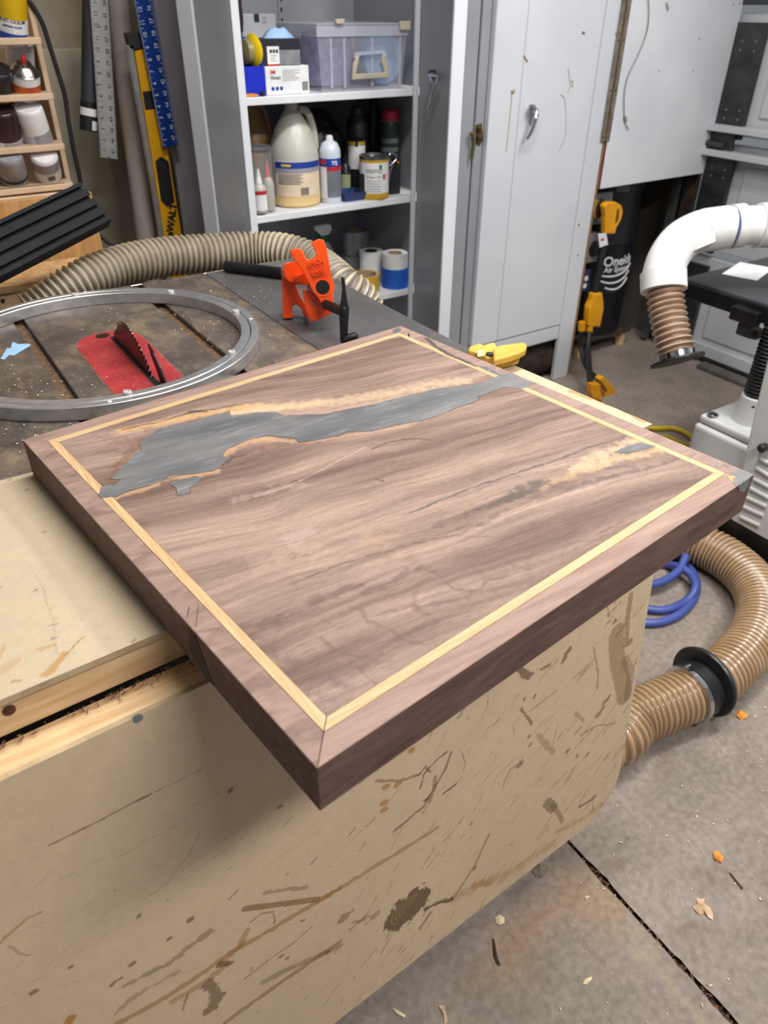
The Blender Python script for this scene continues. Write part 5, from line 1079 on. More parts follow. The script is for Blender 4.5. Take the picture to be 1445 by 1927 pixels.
grn = mat('green_plastic', (20, 110, 80), (14, 94, 66), rough=0.4, scale=14); lathe('collar', [(r * .5, h * 1.002), (r * .5, h + .022)], c_, grn, sb, seg=18)
hz = h + 0.0225; prism('spray_head', [(c_[0] - .012, c_[1], c_[2] + hz), (c_[0] + .012, c_[1], c_[2] + hz), (c_[0] + .030, c_[1], c_[2] + hz + .018), (c_[0] + .022, c_[1], c_[2] + hz + .036), (c_[0] - .034, c_[1], c_[2] + hz + .036), (c_[0] - .036, c_[1], c_[2] + hz + .022)], (0, -1, 0), 0.018, paper_white, sb, 0.003); tube('trigger', [(c_[0] - .022, c_[1] - .009, c_[2] + hz + .02), (c_[0] - .034, c_[1] - .009, c_[2] + hz), (c_[0] - .030, c_[1] - .009, c_[2] + hz - .02)], 0.006, grn, sb, seg=10)
# ================================================================== things on the saw: ring, clamp, tape scrap, pipe; hose behind
RC, RO, RI, RZ0, RZ1 = np.array([0.113, 0.9735]), 0.268, 0.238, SZ + 0.0003, SZ + 0.021
alu = mat('brushed_aluminium', (214, 215, 218), (196, 197, 200), rough=0.36, metal=0.9, scale=60, stretch=(1, 1, 1))
ring = thing('turntable_ring', 'large brushed aluminium turntable ring lying over the saw blade', 'turntable ring', (RC[0], RC[1], SZ))
def ring_part(name, prof, m, parent, seg=128):
    vs, fs, k = [], [], len(prof)
    for i in range(seg):
        t = 2 * PI * i / seg
        for r_, z in prof: vs.append((RC[0] + r_ * math.cos(t), RC[1] + r_ * math.sin(t), z))
    for i in range(seg):
        for j in range(k): a, b_ = i * k, ((i + 1) % seg) * k; fs.append((a + j, b_ + j, b_ + (j + 1) % k, a + (j + 1) % k))
    o_ = mesh(name, vs, fs, m, parent); o_.data.shade_smooth(); o_.data.set_sharp_from_angle(angle=math.radians(30)); return o_
g = (RO + RI) / 2 + 0.001
ring_part('outer_ring', [(g + 0.0008, RZ0 + 0.002), (RO - 0.001, RZ0), (RO, RZ0 + 0.001), (RO, RZ1 - 0.001), (RO - 0.001, RZ1), (g + 0.0018, RZ1), (g + 0.0008, RZ1 - 0.0012)], alu, ring)
ring_part('inner_ring', [(RI, RZ0 + 0.001), (RI + 0.001, RZ0), (g - 0.0008, RZ0 + 0.002), (g - 0.0008, RZ1 - 0.0012), (g - 0.0018, RZ1), (RI + 0.001, RZ1), (RI, RZ1 - 0.001)], alu, ring)
rub = mat('clear_bumper', (206, 206, 200), (190, 190, 184), rough=0.25, scale=20, alpha=0.75)
for (px, py) in ((325, 549), (447, 588), (430, 665), (237, 735), (138, 551)):
    P = atz(px, py, RZ1); d_ = P[:2] - RC; d_ = d_ / np.linalg.norm(d_) * (RI + 0.008)
    lathe('rubber_foot', [(0.0062, 0), (0.0062, 0.004), (0.0054, 0.005), (0.0035, 0.005), (0.003, 0.0035)], (RC[0] + d_[0], RC[1] + d_[1], RZ1 + 0.0001), rub, ring, seg=18)
for (px, py) in ((160, 549), (473, 600), (207, 757)):
    P = atz(px, py, RZ1); d_ = P[:2] - RC; d_ = d_ / np.linalg.norm(d_) * (RO - 0.007)
    lathe('screw_hole', [(0.0032, 0), (0.0032, 0.0004)], (RC[0] + d_[0], RC[1] + d_[1], RZ1 + 0.00005), ink_white, ring, seg=12)
pts = [atz(a, b_, SZ + 0.0006) for a, b_ in ((1, 676), (14, 655), (20, 656), (24, 644), (35, 648), (55, 647), (58, 650), (45, 658), (26, 669), (16, 669), (9, 677))]
tp_ = prism('tape_scrap', pts, (0, 0, 1), 0.0006, mat('pale_blue_tape', (160, 196, 226), (140, 178, 212), rough=0.6, scale=60)); tag(tp_, 'torn scrap of pale blue tape on the saw table beside the miter slot', 'tape scrap')

# grey dust hose draped behind the saw
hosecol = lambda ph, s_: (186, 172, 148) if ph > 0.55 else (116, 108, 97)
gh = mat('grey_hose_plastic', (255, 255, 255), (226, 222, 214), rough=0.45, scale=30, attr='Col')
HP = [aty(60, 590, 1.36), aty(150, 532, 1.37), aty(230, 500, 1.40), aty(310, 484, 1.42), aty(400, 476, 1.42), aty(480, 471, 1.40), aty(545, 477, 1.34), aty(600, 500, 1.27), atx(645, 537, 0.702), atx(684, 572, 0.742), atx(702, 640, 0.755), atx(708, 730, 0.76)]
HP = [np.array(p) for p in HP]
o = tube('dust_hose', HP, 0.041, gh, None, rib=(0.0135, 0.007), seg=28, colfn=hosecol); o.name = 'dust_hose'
tag(o, 'grey-tan corrugated dust hose arching behind the table saw', 'hose')

# orange pipe clamp head standing on the wing
cl = thing('pipe_clamp', 'orange cast pipe clamp head with black crank standing on the saw wing', 'clamp', atz(585, 590, SZ))
hd = np.array([CF[0], CF[1], 0]); hd /= np.linalg.norm(hd)        # horizontal viewing direction at the clamp
fn = hd * 0.96 - np.array([hd[1], -hd[0], 0]) * 0.10 + np.array([0, 0, -0.25]); fn /= np.linalg.norm(fn)
C0 = atz(618, 600, SZ + 0.03)
cq = lambda x, y, off=0.0: hitp((480 + x / 4.516, 400 + y / 4.516), C0 + fn * off, fn)
front = [(295, 320), (320, 303), (375, 298), (400, 312), (415, 352), (430, 383), (455, 397), (500, 380), (518, 358), (515, 335), (480, 262), (480, 245), (540, 217), (580, 225), (592, 248), (612, 320), (640, 480), (655, 640), (668, 755), (655, 785), (615, 790), (560, 755), (490, 665), (440, 560), (375, 445), (318, 378)]
fp = prism('front_jaw', [cq(*p) for p in front], fn, 0.014, orange_enamel, cl, 0.0016, 2)
rec = prism('recess', [cq(a, b_, -0.0006) for a, b_ in ((455, 480), (580, 440), (610, 545), (505, 590))], fn, 0.0012, mat('orange_recess', (214, 66, 6), (196, 56, 4), rough=0.35, scale=20), fp)
xdir = cq(600, 385) - cq(440, 440); ydn = cq(500, 540) - cq(500, 400)
zf = -fn
# cast lettering reads upside down, as the head stands on its back
tx = cq(508, 418, -0.0008); text('cast_lettering', 'PONY', tx, -xdir, ydn, 0.0115, orange_enamel, fp, depth=0.0012, bold=0.0002)
tx = cq(530, 505, -0.0016); text('cast_lettering', '5503', tx, -xdir, ydn, 0.0105, orange_enamel, fp, depth=0.0012, bold=0.0002)
hc = cq(573, 630); lathe('pipe_hole', [(0.0155, -0.0002), (0.0155, 0.0008), (0.0125, 0.0008), (0.0125, -0.004), (0.001, -0.0042)], hc, orange_enamel, fp, axis=-fn, seg=28)
lathe('hole_dark', [(0.0122, 0), (0.0122, 0.0005)], hc, mat('deep_black', (6, 6, 6), (10, 10, 10), rough=0.9, scale=20), fp, axis=-fn, seg=28)
# body behind the jaw
rear = lambda x, y, off: cq(x, y, off)
body = tube('body_barrel', [cq(575, 630, 0.010), cq(575, 630, 0.075)], 0.019, orange_enamel, cl, seg=24)
ringm = tube('steel_collar', [cq(560, 625, 0.040), cq(558, 624, 0.046)], 0.0225, steel, cl, seg=24)
cap = tube('barrel_flange', [cq(560, 625, 0.0465), cq(550, 620, 0.062)], 0.0245, orange_enamel, cl, seg=24)
rear_pts = [(275, 440), (250, 425), (235, 470), (225, 560), (230, 700), (235, 885), (250, 900), (320, 890), (330, 870), (310, 840), (322, 790), (345, 775), (385, 800), (420, 890), (455, 880), (440, 800), (380, 700), (340, 600), (320, 500), (300, 470)]
rj = prism('rear_jaw', [cq(a, b_, 0.085) for a, b_ in rear_pts], fn, 0.014, orange_enamel, cl, 0.0016, 2)
foot = prism('foot_plate', [cq(a, b_, 0.022) for a, b_ in ((400, 650), (470, 660), (560, 760), (640, 800), (665, 845), (500, 925), (470, 915), (430, 830))], fn, 0.010, orange_enamel, cl, 0.0015, 2)
link_ = tube('link_bar', [cq(420, 560, 0.030), cq(330, 560, 0.085)], 0.010, orange_enamel, cl, seg=12)
tube('link_bar', [cq(330, 500, 0.06), cq(300, 500, 0.09)], 0.018, orange_enamel, cl, seg=20)
lathe('rivet', [(0.003, 0), (0.0025, 0.0015)], cq(492, 768, 0.0215), steel, cl, axis=-fn, seg=10)
sc_a, sc_b = cq(600, 775, 0.0), cq(745, 835, -0.055)
tube('screw_shaft', [sc_a, sc_b], 0.0085, black_metal, cl, seg=16)
hq = lambda x, y: cq(x, y, -0.050)
cr = prism('crank_bar', [hq(a, b_) for a, b_ in ((728, 545), (742, 533), (758, 545), (768, 640), (785, 760), (797, 800), (795, 860), (788, 950), (785, 1075), (770, 1100), (735, 1105), (722, 1085), (718, 960), (712, 860), (714, 800), (728, 740), (738, 640))], -fn, 0.011, black_metal, cl, 0.002, 2)
prism('crank_hub', [hq(a, b_) - fn * 0.0115 for a, b_ in ((735, 800), (748, 792), (770, 800), (772, 855), (748, 868), (735, 855))], -fn, 0.003, black_metal, cr, 0.001, 1)
lathe('crank_knob', [(0.007, 0), (0.009, 0.01), (0.008, 0.022), (0.004, 0.026)], hq(752, 1080) - fn * 0.006, black_metal, cr, axis=xdir, seg=16)
zmin = min((o_.matrix_world @ v.co).z for o_ in (rj, foot, cr) for v in o_.data.vertices)
CLZ = SZ - zmin; cl.location.z += CLZ

# ================================================================== left background: rack of spray cans, tools on the wall
ROT = None
rack = thing('spray_can_rack', 'birch plywood wall rack holding spray cans in round cut-outs', 'rack', (0.1, 1.95, 0.94))
RX1, RY0, RY1 = 0.305, 1.83, 1.97
box('back_panel', -0.6, RX1 + 0.004, RY1 + 0.05, RY1 + 0.062, 0.93, 1.62, birch, rack)
sidev = [(RX1 - 0.002, RY0 + 0.075, 0.93), (RX1 - 0.002, RY1 + 0.049, 0.93), (RX1 - 0.002, RY1 + 0.049, 1.62), (RX1 - 0.002, RY0 + 0.075, 1.62)]
prism('side_panel', sidev, (1, 0, 0), 0.012, birch, rack, 0.001, 1)
shelf_z = [1.283, 1.171, 1.062, 0.972]
for k, z in enumerate(shelf_z):
    rr_ = 0.014; o_ = [(-0.6, RY0, z - 0.014)]
    for j in range(6): t = -PI / 2 + (PI / 2) * j / 5; o_.append((RX1 - rr_ + rr_ * math.cos(t), RY0 + rr_ + rr_ * math.sin(t), z - 0.014))
    o_ += [(RX1, RY0 + 0.072, z - 0.014), (-0.6, RY0 + 0.072, z - 0.014)]
    sh_ = prism('rack_shelf', o_, (0, 0, 1), 0.014, birch, rack, 0.002, 2)
    if k == 3:
        prism('finger_groove', [(RX1 - 0.02, RY0 + 0.008, z + 0.0001), (RX1 - 0.02, RY0 + 0.016, z + 0.0001), (-0.6, RY0 + 0.016, z + 0.0001), (-0.6, RY0 + 0.008, z + 0.0001)], (0, 0, 1), 0.0004, darkwood, sh_)
box('bottom_lip', -0.6, RX1 + 0.004, RY0 - 0.004, RY0 + 0.10, 0.940, 0.954, birch, rack, 0.003)
lbl_dark = mat('grey_photo_label', (150, 148, 152), (128, 126, 132), rough=0.5, scale=40)
def spray(px, py_top, py_bot, y, capm, capn, bands, lab, tilt=0.16, r=0.033, cap=True, cap_h=0.06, open_top=False, bodym=None):
    P0 = aty(px[1], py_bot, y); P1 = aty(px[0], py_top, y - 0.03)
    ax = P1 - P0; L = float(np.linalg.norm(ax)); ax = ax / L
    t = thing('spray_can', lab, 'spray can', P0, 'spray cans in the wall rack')
    L2 = L + 0.02; B = P0 - ax * 0.02
    lathe('can_body', [(r * .93, 0), (r, 0.004), (r, L2 - cap_h)], B, bodym or paper_white, t, axis=ax, seg=28)
    if open_top:
        lathe('dome', [(r, L2 - cap_h + .0002), (r * 1.03, L2 - cap_h + .002), (r * .98, L2 - cap_h + .004), (r * .86, L2 - cap_h + .009), (r * .62, L2 - cap_h + .018), (r * .52, L2 - cap_h + .020), (r * .50, L2 - cap_h + .024), (r * .28, L2 - cap_h + .025)], B, mat('tinplate_dome', (186, 184, 182), (164, 162, 160), rough=0.25, metal=1.0, scale=20), t, axis=ax, seg=28)
        lathe('actuator', [(0.006, L2 - cap_h + .0252), (0.0055, L2 - cap_h + .038), (0.004, L2 - cap_h + .040)], B, mat('red_actuator', (196, 40, 44), (176, 30, 36), rough=0.4, scale=20), t, axis=ax, seg=14)
    else:
        lathe('cap', [(r * 1.0, L2 - cap_h + .0002), (r * .99, L2 - .008), (r * .93, L2 - .002), (r * .86, L2), (r * .8, L2 - .002), (r * .3, L2 - .0015)], B, capm, t, axis=ax, seg=28)
    f_ = tocam(P0)
    for a0, a1, h0, h1, m_ in bands: patch('label', B, ax, r * 1.004, a0, a1, h0, h1, m_, t, f_)
    return t, B, ax, f_, L2
yc = mat('yellow_cap', (206, 170, 12), (190, 152, 8), rough=0.4, scale=14); wc = mat('white_cap', (222, 220, 220), (208, 206, 206), rough=0.35, scale=14); bc = mat('dark_brown_cap', (52, 34, 34), (40, 26, 28), rough=0.3, scale=14)
t, B, ax, f_, L2 = spray((18, 24), -50, 62, 1.875, yc, 0, [(-1.2, 1.2, 0.012, 0.026, ink_blue)], 'yellow-capped spray can on the top level of the rack', cap_h=0.082)
xr = np.cross(ax, f_)
def can_text(B, ax, f_, s_, h, size, m_, t, r=0.0335): text('can_lettering', s_, np.array(B) + f_ * r + ax * h, np.cross(ax, f_), ax, size, m_, t, wrap=r, bold=0.0003)
can_text(B, ax, f_, 'RUST-OLEUM', 0.043, 0.0098, ink_black, t); can_text(B, ax, f_, 'painters touch', 0.033, 0.007, ink_blue, t); can_text(B, ax, f_, '2X', 0.020, 0.018, ink_white, t, .0338)
t, B, ax, f_, L2 = spray((43, 49), 104, 166, 1.880, None, 0, [(-1.3, 1.3, 0.008, 0.038, mat('amber_label', (190, 90, 30), (150, 60, 24), rough=0.5, scale=40))], 'spray can with bare metal dome and red nozzle on the second rack level', open_top=True, cap_h=0.040)
can_text(B, ax, f_, 'RUST-OLEUM', 0.0455, 0.0100, ink_black, t); can_text(B, ax, f_, 'High Heat', 0.0310, 0.0105, ink_black, t, .0338)
t, B, ax, f_, L2 = spray((-6, -4), 128, 175, 1.880, black_plastic, 0, [(-1.4, 1.4, 0.016, 0.024, gold)], 'black spray can at the left frame edge on the second rack level', cap_h=0.012, bodym=black_plastic)
can_text(B, ax, f_, 'Universal', 0.034, 0.010, ink_white, t)
t, B, ax, f_, L2 = spray((36, 42), 80, 155, 1.960, wc, 0, [(-1.3, 1.3, 0.010, 0.050, mat('yellow_flower_label', (196, 176, 30), (90, 96, 30), rough=0.5, scale=60)), (-1.3, 1.3, 0.052, 0.062, mat('green_label', (70, 110, 40), (50, 84, 30), rough=0.5, scale=60))], 'white spray can with a yellow flower label behind the second rack level', cap_h=0.01)
can_text(B, ax, f_, 'ULTRA COVER', 0.088, 0.009, mat('purple_ink', (70, 50, 120), (60, 40, 100), rough=0.5, scale=30), t)
t, B, ax, f_, L2 = spray((52, 73), 200, 262, 1.880, wc, 0, [(-1.2, -0.25, 0.012, 0.045, mat('lilac_label', (196, 188, 204), (180, 172, 190), rough=0.5, scale=40)), (-0.24, 1.3, 0.012, 0.047, lbl_dark)], 'white-capped spray can tilted forward on the third rack level', cap_h=0.055)
t, B, ax, f_, L2 = spray((1, 16), 205, 268, 1.880, bc, 0, [(-0.3, 1.3, 0.006, 0.034, lbl_dark)], 'dark brown capped spray can on the third rack level', cap_h=0.066)
t, B, ax, f_, L2 = spray((81, 88), 288, 318, 1.875, wc, 0, [(-1.3, 1.3, 0.034, 0.062, lbl_dark)], 'white spray can lying upside down with a barcode on the lowest level', cap_h=0.01)
for k in range(6): patch('barcode_bar', B, ax, 0.0336, -0.05 + .09 * k, 0.0 + .09 * k, 0.014, 0.028, ink_black, t, f_, 2)
t, B, ax, f_, L2 = spray((14, 24), 288, 325, 1.875, lbl_dark, 0, [(-1.3, 1.3, 0.012, 0.020, ink_black)], 'grey speckled spray can on the lowest rack level', cap_h=0.012, bodym=lbl_dark)
# black cable hanging beside the rack
o = tube('black_cable', [aty(a, b_, 1.90) for a, b_ in ((44, -10), (62, 12), (80, 45), (93, 85), (107, 130), (122, 180), (129, 230), (138, 280), (148, 325), (152, 345))], 0.0055, black_rubber, None, seg=10); o.name = 'black_cable'; tag(o, 'black cable hanging down beside the spray can rack', 'cable')
# leaning and hanging tools
o = thing('cardboard_tube', 'thick pale grey tube leaning on the wall between the two rulers', 'tube', (0.5, 1.95, 0)); tb = mat('grey_tube', (150, 140, 132), (136, 126, 118), rough=0.6, scale=8)
overlay(tb, (120, 92, 80), 50, 0.66, 0.74, stretch=(1, 1, 0.3), fac=0.5)
A1, A2 = aty(220, 0, 1.96), aty(277, 455, 1.90); dd = (A2 - A1); zz = A2 + dd * ((0.02 - A2[2]) / dd[2]); tube('tube_wall', [A1 - dd * 0.35, A1, A2, zz], 0.029, tb, o, step=0.3, seg=28); tube('tube_end', [A1 - dd * .352, A1 - dd * .3505], 0.024, black_rubber, o, seg=20)
bt_ = thing('black_pipe', 'black plastic pipe with white stickers hanging on the back wall', 'pipe', aty(168, 250, 1.96)); A1, A2 = aty(172, -40, 1.96), aty(167, 235, 1.96); tube('pipe_wall', [A1, A2], 0.0205, mat('worn_black_pipe', (44, 44, 48), (60, 60, 64), rough=0.4, scale=16, stretch=(1, 1, .2)), bt_, step=.2, seg=24)
ax_ = (A2 - A1) / np.linalg.norm(A2 - A1); tube('end_cap', [A2 - ax_ * .055, A2 + ax_ * .014], 0.0222, black_plastic, bt_, step=.02, seg=24); f_ = tocam(A2); patch('sticker', A2 - ax_ * .040, ax_, .0226, -1.1, 1.2, 0.0, .018, paper_white, bt_, f_); patch('sticker', A2 - ax_ * .012, ax_, .0226, -1.2, -0.35, 0.0, .022, paper_white, bt_, f_)
def ruler(name, label, quad, y, m, ink, nums_l, nums_r, th=0.0025, size=0.0125, flip=True):
    A, B_, C_, D_ = [aty(a, b_, y) for a, b_ in quad]      # top-left, top-right, bottom-right, bottom-left
    t = thing(name, label, 'ruler', D_); prism('ruler_blade', [A, B_, C_, D_], (0, 1, 0), th, m, t, 0.0004, 1)
    dnv = (D_ - A) / np.linalg.norm(D_ - A); L = float(np.linalg.norm(D_ - A)); ac = (C_ - D_) / np.linalg.norm(C_ - D_); Wd = float(np.linalg.norm(C_ - D_))
    vs, fs = [], []
    for k in range(int(L / 0.0254 * 8)):
        h = 0.009 if k % 8 == 0 else (0.006 if k % 4 == 0 else 0.0035); q0 = D_ - dnv * (0.006 + k * 0.0254 / 8)
        for side in (0, 1):
            s0 = q0 if side == 0 else q0 + ac * Wd; dirn = ac if side == 0 else -ac; b0_ = len(vs)
            q = [s0, s0 + dirn * h, s0 + dirn * h - dnv * .0006, s0 - dnv * .0006]; vs += [v - np.array([0, .0006, 0]) for v in q] + [v + np.array([0, .0002, 0]) for v in q]; fs += [tuple(i + b0_ for i in f) for f in BOXF]
    tag(mesh('tick_marks', vs, fs, ink, t), kind='stuff')
    for k, s_ in enumerate(nums_l): text('number', s_, D_ - dnv * (0.018 + k * 0.0254) + ac * Wd * .26 - np.array([0, .0004, 0]), -dnv, -ac, size, ink, t, depth=.0002)
    for k, s_ in enumerate(nums_r): text('number', s_, D_ - dnv * (0.018 + k * 0.0254) + ac * Wd * .76 - np.array([0, .0004, 0]), -dnv, -ac, size, ink, t, depth=.0002)
    return t
satin = mat('satin_aluminium', (186, 186, 186), (172, 172, 172), rough=0.4, metal=0.6, scale=30); bluer = mat('blue_anodised', (20, 66, 150), (16, 54, 128), rough=0.35, metal=0.3, scale=14)
tr_ = ruler('straightedge', 'long silver aluminium ruler hanging on the wall', ((167, -30), (202, -30), (222, 300), (189, 296)), 1.925, satin, ink_black, [str(k) for k in range(1, 15)], [str(48 - k) for k in range(1, 15)])
for q in ((205, 296), (187, 50), (183, 160)): lathe('hang_hole', [(.002, 0), (.002, .0005)], aty(q[0], q[1], 1.9245), ink_black, tr_, axis=(0, -1, 0), seg=8)
ruler('blue_ruler', 'blue anodised aluminium ruler hanging in front of the yellow level', ((246, -30), (282, -30), (336, 272), (307, 279)), 1.795, bluer, ink_white, [str(k) for k in range(1, 15)], [str(48 - k) for k in range(1, 15)])
lvl = thing('spirit_level', 'yellow box spirit level standing upright beside the grey panel', 'spirit level', aty(330, 525, 1.81)); yv = 1.812
yel = mat('level_yellow', (214, 156, 8), (198, 140, 4), rough=0.4, scale=14)
lq_ = lambda a, b_: aty(a, b_, yv)
T1, T2 = lq_(253, 92), lq_(284, 90); B1, B2 = lq_(323, 527), lq_(356, 524); dd = B1 - T1; k_ = (0.02 - B1[2]) / dd[2]
prism('level_web', [T1, T2, B2 + (B2 - T2) * k_, B1 + dd * k_], (0, 1, 0), 0.018, yel, lvl, 0.001, 1)
e1, e2 = lq_(241, 85), lq_(250, 85); f1, f2 = lq_(307, 470), lq_(314, 470); g1 = f1 - e1
prism('level_edge', [e1, e2, f2 + (f2 - e2) * ((0.02 - f2[2]) / (f2 - e2)[2]), f1 + g1 * ((0.02 - f1[2]) / g1[2])], (0, 1, 0), 0.022, mat('bare_alloy', (206, 204, 198), (180, 178, 172), rough=0.3, metal=0.8, scale=20), lvl, 0.001, 1)
prism('end_cap', [lq_(236, 62), lq_(262, 60), lq_(282, 92), lq_(253, 98), lq_(243, 90)], (0, 1, 0), 0.02, black_rubber, lvl, 0.002, 1)
prism('vial_window', [lq_(268, 172), lq_(290, 170), lq_(296, 204), lq_(273, 207)], (0, -1, 0), 0.002, black_plastic, lvl, 0.001, 1)
hnd = prism('grip_hole', [lq_(292, 303), lq_(303, 294), lq_(317, 304), lq_(328, 380), lq_(315, 390), lq_(303, 378)], (0, -1, 0), 0.0015, black_plastic, lvl, 0.001, 1)
prism('grip_inset', [lq_(299, 306), lq_(305, 302), lq_(313, 308), lq_(322, 376), lq_(314, 382), lq_(307, 374)], (0, -1, 0), 0.0022, black_rubber, hnd, 0.0005, 1)
m0, m1_ = lq_(318, 455), lq_(326, 395); text('level_lettering', 'DeWALT', (m0 + m1_) / 2 + np.array([0.001, -.0012, 0.006]), (m1_ - m0), np.cross((0, -1, 0), (m1_ - m0)), 0.027, ink_black, lvl, depth=.0004, bold=0.0012)

# wooden things left of the saw
wb_ = thing('plywood_cabinet', 'oak plywood cabinet front behind the saw at the left', 'cabinet', (-0.1, 1.72, 0)); yb = 1.62
zt_ = float(aty(0, 372, yb)[2]); xr_ = float(aty(194, 470, yb)[0])
box('front_panel', -0.7, xr_, yb, yb + 0.018, 0.06, 0.985, oakply, wb_, 0.001, 1); box('side_panel', xr_ - 0.018, xr_, yb + 0.0185, 1.822, 0.06, 0.93, oakply, wb_); box('top_panel', -0.7, xr_, yb + 0.0185, 1.822, 0.9305, 0.938, oakply, wb_); box('base', -0.68, xr_ - 0.02, yb + 0.02, 1.80, 0, 0.0595, darkwood, wb_)
osb = mat('strand_board', (206, 168, 118), (178, 138, 92), rough=0.8, scale=50, bump=0.0008); overlay(osb, (140, 104, 68), 140, 0.58, 0.66, fac=0.6)
o = thing('pine_stand', 'low pine stand with a strand-board top behind the saw', 'stand', (-0.2, 1.52, 0)); xs_ = float(aty(150, 508, 1.5)[0])
box('board_top', -0.7, xs_ + 0.02, 1.455, 1.60, 0.836, 0.852, osb, o, 0.001, 1); ap = box('pine_rail', -0.7, xs_ + 0.018, 1.458, 1.495, 0.747, 0.8355, pine, o, 0.003)
P = aty(5, 566, 1.458); lathe('screw', [(.0045, 0), (.0045, .0012)], P, darkwood, ap, axis=(0, -1, 0), seg=10)
for x_ in (-0.65, 0.14): box('leg', x_, x_ + 0.06, 1.50, 1.56, 0, 0.8355, pine, o, 0.003)
# black slotted aluminium extrusion leaning in from the left
ex_ = thing('black_extrusion', 'black slotted aluminium fence extrusion slanting in from the left', 'extrusion', (0, 1.3, 0.9)); bka = mat('black_anodised', (24, 25, 28), (32, 33, 36), rough=0.6, scale=20, spec=0.12)
E1, E0 = atd(181, 377, 1.52), atd(0, 466, 1.39); axd = (E0 - E1); axd /= np.linalg.norm(axd)
up_ = atd(160, 338, 1.52) - atd(199, 416, 1.52); up_ = up_ - axd * (up_ @ axd); up_ /= np.linalg.norm(up_); nn = np.cross(axd, up_); nn = nn if nn @ (CAM - E1) > 0 else -nn
w_ = 0.092; prof = []
slots = 4; q_ = w_ / (slots * 2 + 1)
prof = [(-w_ / 2, -0.030)]
prof.append((-w_ / 2, 0.0))
for k in range(slots):
    a = -w_ / 2 + w_ * (k + 0.5) / slots
    prof += [(a - 0.0042, 0.0), (a - 0.0042, -0.0035), (a - 0.007, -0.0035), (a - 0.007, -0.010), (a + 0.007, -0.010), (a + 0.007, -0.0035), (a + 0.0042, -0.0035), (a + 0.0042, 0.0)]
prof += [(w_ / 2, 0.0), (w_ / 2, -0.010), (w_ / 2 - 0.006, -0.012), (w_ / 2 - 0.006, -0.018), (w_ / 2, -0.020), (w_ / 2, -0.030)]
fz = lambda z: (z - E1[2]) / axd[2]
Lx = float(fz(SZ + 0.075)) if axd[2] < -0.02 else 0.6
prism('fence_profile', [E1 + up_ * a + nn * b_ for a, b_ in prof], axd, max(0.45, min(Lx, 0.75)), bka, ex_)
o = tube('loose_cord', [aty(a, b_, 1.75) for a, b_ in ((178, 428), (190, 445), (205, 458), (222, 463), (240, 468), (262, 490))] + [np.array([0.40, 1.74, 0.4]), np.array([0.41, 1.74, 0.0045])], 0.004, black_rubber, None, seg=8); o.name = 'loose_cord'; tag(o, 'thin black cord trailing down behind the oak panel near the tube', 'cord')
# ================================================================== spring clamp on the bench end
sc = thing('spring_clamp', 'yellow spring clamp lying on the bench behind the walnut slab', 'clamp', atz(930, 680, SZ)); ycl = mat('clamp_yellow', (212, 172, 76), (198, 156, 60), rough=0.4, scale=16)
q = lambda a, b_, z: atz(a, b_, SZ + z)
prism('upper_handle', [q(a, b_, 0.020) for a, b_ in ((926, 668), (940, 662), (985, 656), (990, 662), (988, 670), (975, 677), (945, 686), (928, 690))], (0, 0, 1), 0.012, ycl, sc, 0.003, 2)
prism('lower_handle', [q(a, b_, 0.002) for a, b_ in ((922, 680), (945, 672), (978, 676), (975, 686), (945, 694), (926, 694))], (0, 0, 1), 0.012, ycl, sc, 0.003, 2)
prism('jaw_body', [q(a, b_, 0.008) for a, b_ in ((912, 664), (928, 660), (936, 672), (932, 688), (914, 690), (900, 680), (905, 670))], (0, 0, 1), 0.016, ycl, sc, 0.003, 2)
prism('jaw', [q(a, b_, 0.010) for a, b_ in ((882, 664), (900, 658), (912, 662), (912, 672), (895, 676), (880, 672))], (0, 0, 1), 0.012, ycl, sc, 0.003, 2)
prism('jaw_pad', [q(a, b_, 0.0225) for a, b_ in ((897, 662), (911, 660), (911, 671), (898, 673))], (0, 0, 1), 0.003, mat('cream_pad', (224, 204, 150), (206, 186, 130), rough=0.6, scale=30), sc, 0.001, 1)
lathe('pivot', [(0.006, 0), (0.006, 0.003), (0.003, 0.004)], q(921, 668, 0.0245), gsteel, sc, seg=14)

# ================================================================== corner: drum, power leads
drum = thing('dust_drum', 'black fibre dust collector drum standing in the corner', 'drum', (2.53, 2.06, 0.08)); dm_ = mat('black_drum_paint', (14, 14, 18), (22, 22, 28), rough=0.32, scale=8)
DC = np.array([2.53, 2.055, 0.095]); DR = 0.165
lathe('drum_body', [(DR * .96, 0), (DR, 0.006), (DR, 0.19), (DR * 1.025, 0.20), (DR, 0.21), (DR, 0.40), (DR * 1.025, 0.41), (DR, 0.42), (DR, 0.62)], DC, dm_, drum, seg=48)
lathe('drum_lid', [(DR * 1.05, 0.6205), (DR * 1.05, 0.65), (DR * .98, 0.662)], DC, black_plastic, drum, seg=48)
f_ = tocam(DC); P_ = atd(1185, 500, depth_of(DC + f_ * DR)); 
xr_ = np.cross([0, 0, 1], f_)
import_ang = 0.80
fa = f_ * math.cos(import_ang) + xr_ * math.sin(import_ang); xa_ = np.cross([0, 0, 1], fa)
text('drum_lettering', 'Oneida', DC + fa * (DR + .0012) + np.array([0, 0, 0.335]), xa_, (0, 0, 1), 0.058, ink_white, drum, wrap=DR + .0012, bold=0.0014)
text('drum_lettering', 'Air Systems', DC + fa * (DR + .0012) + np.array([0, 0, 0.300]), xa_, (0, 0, 1), 0.032, ink_white, drum, wrap=DR + .0012, bold=0.0008)
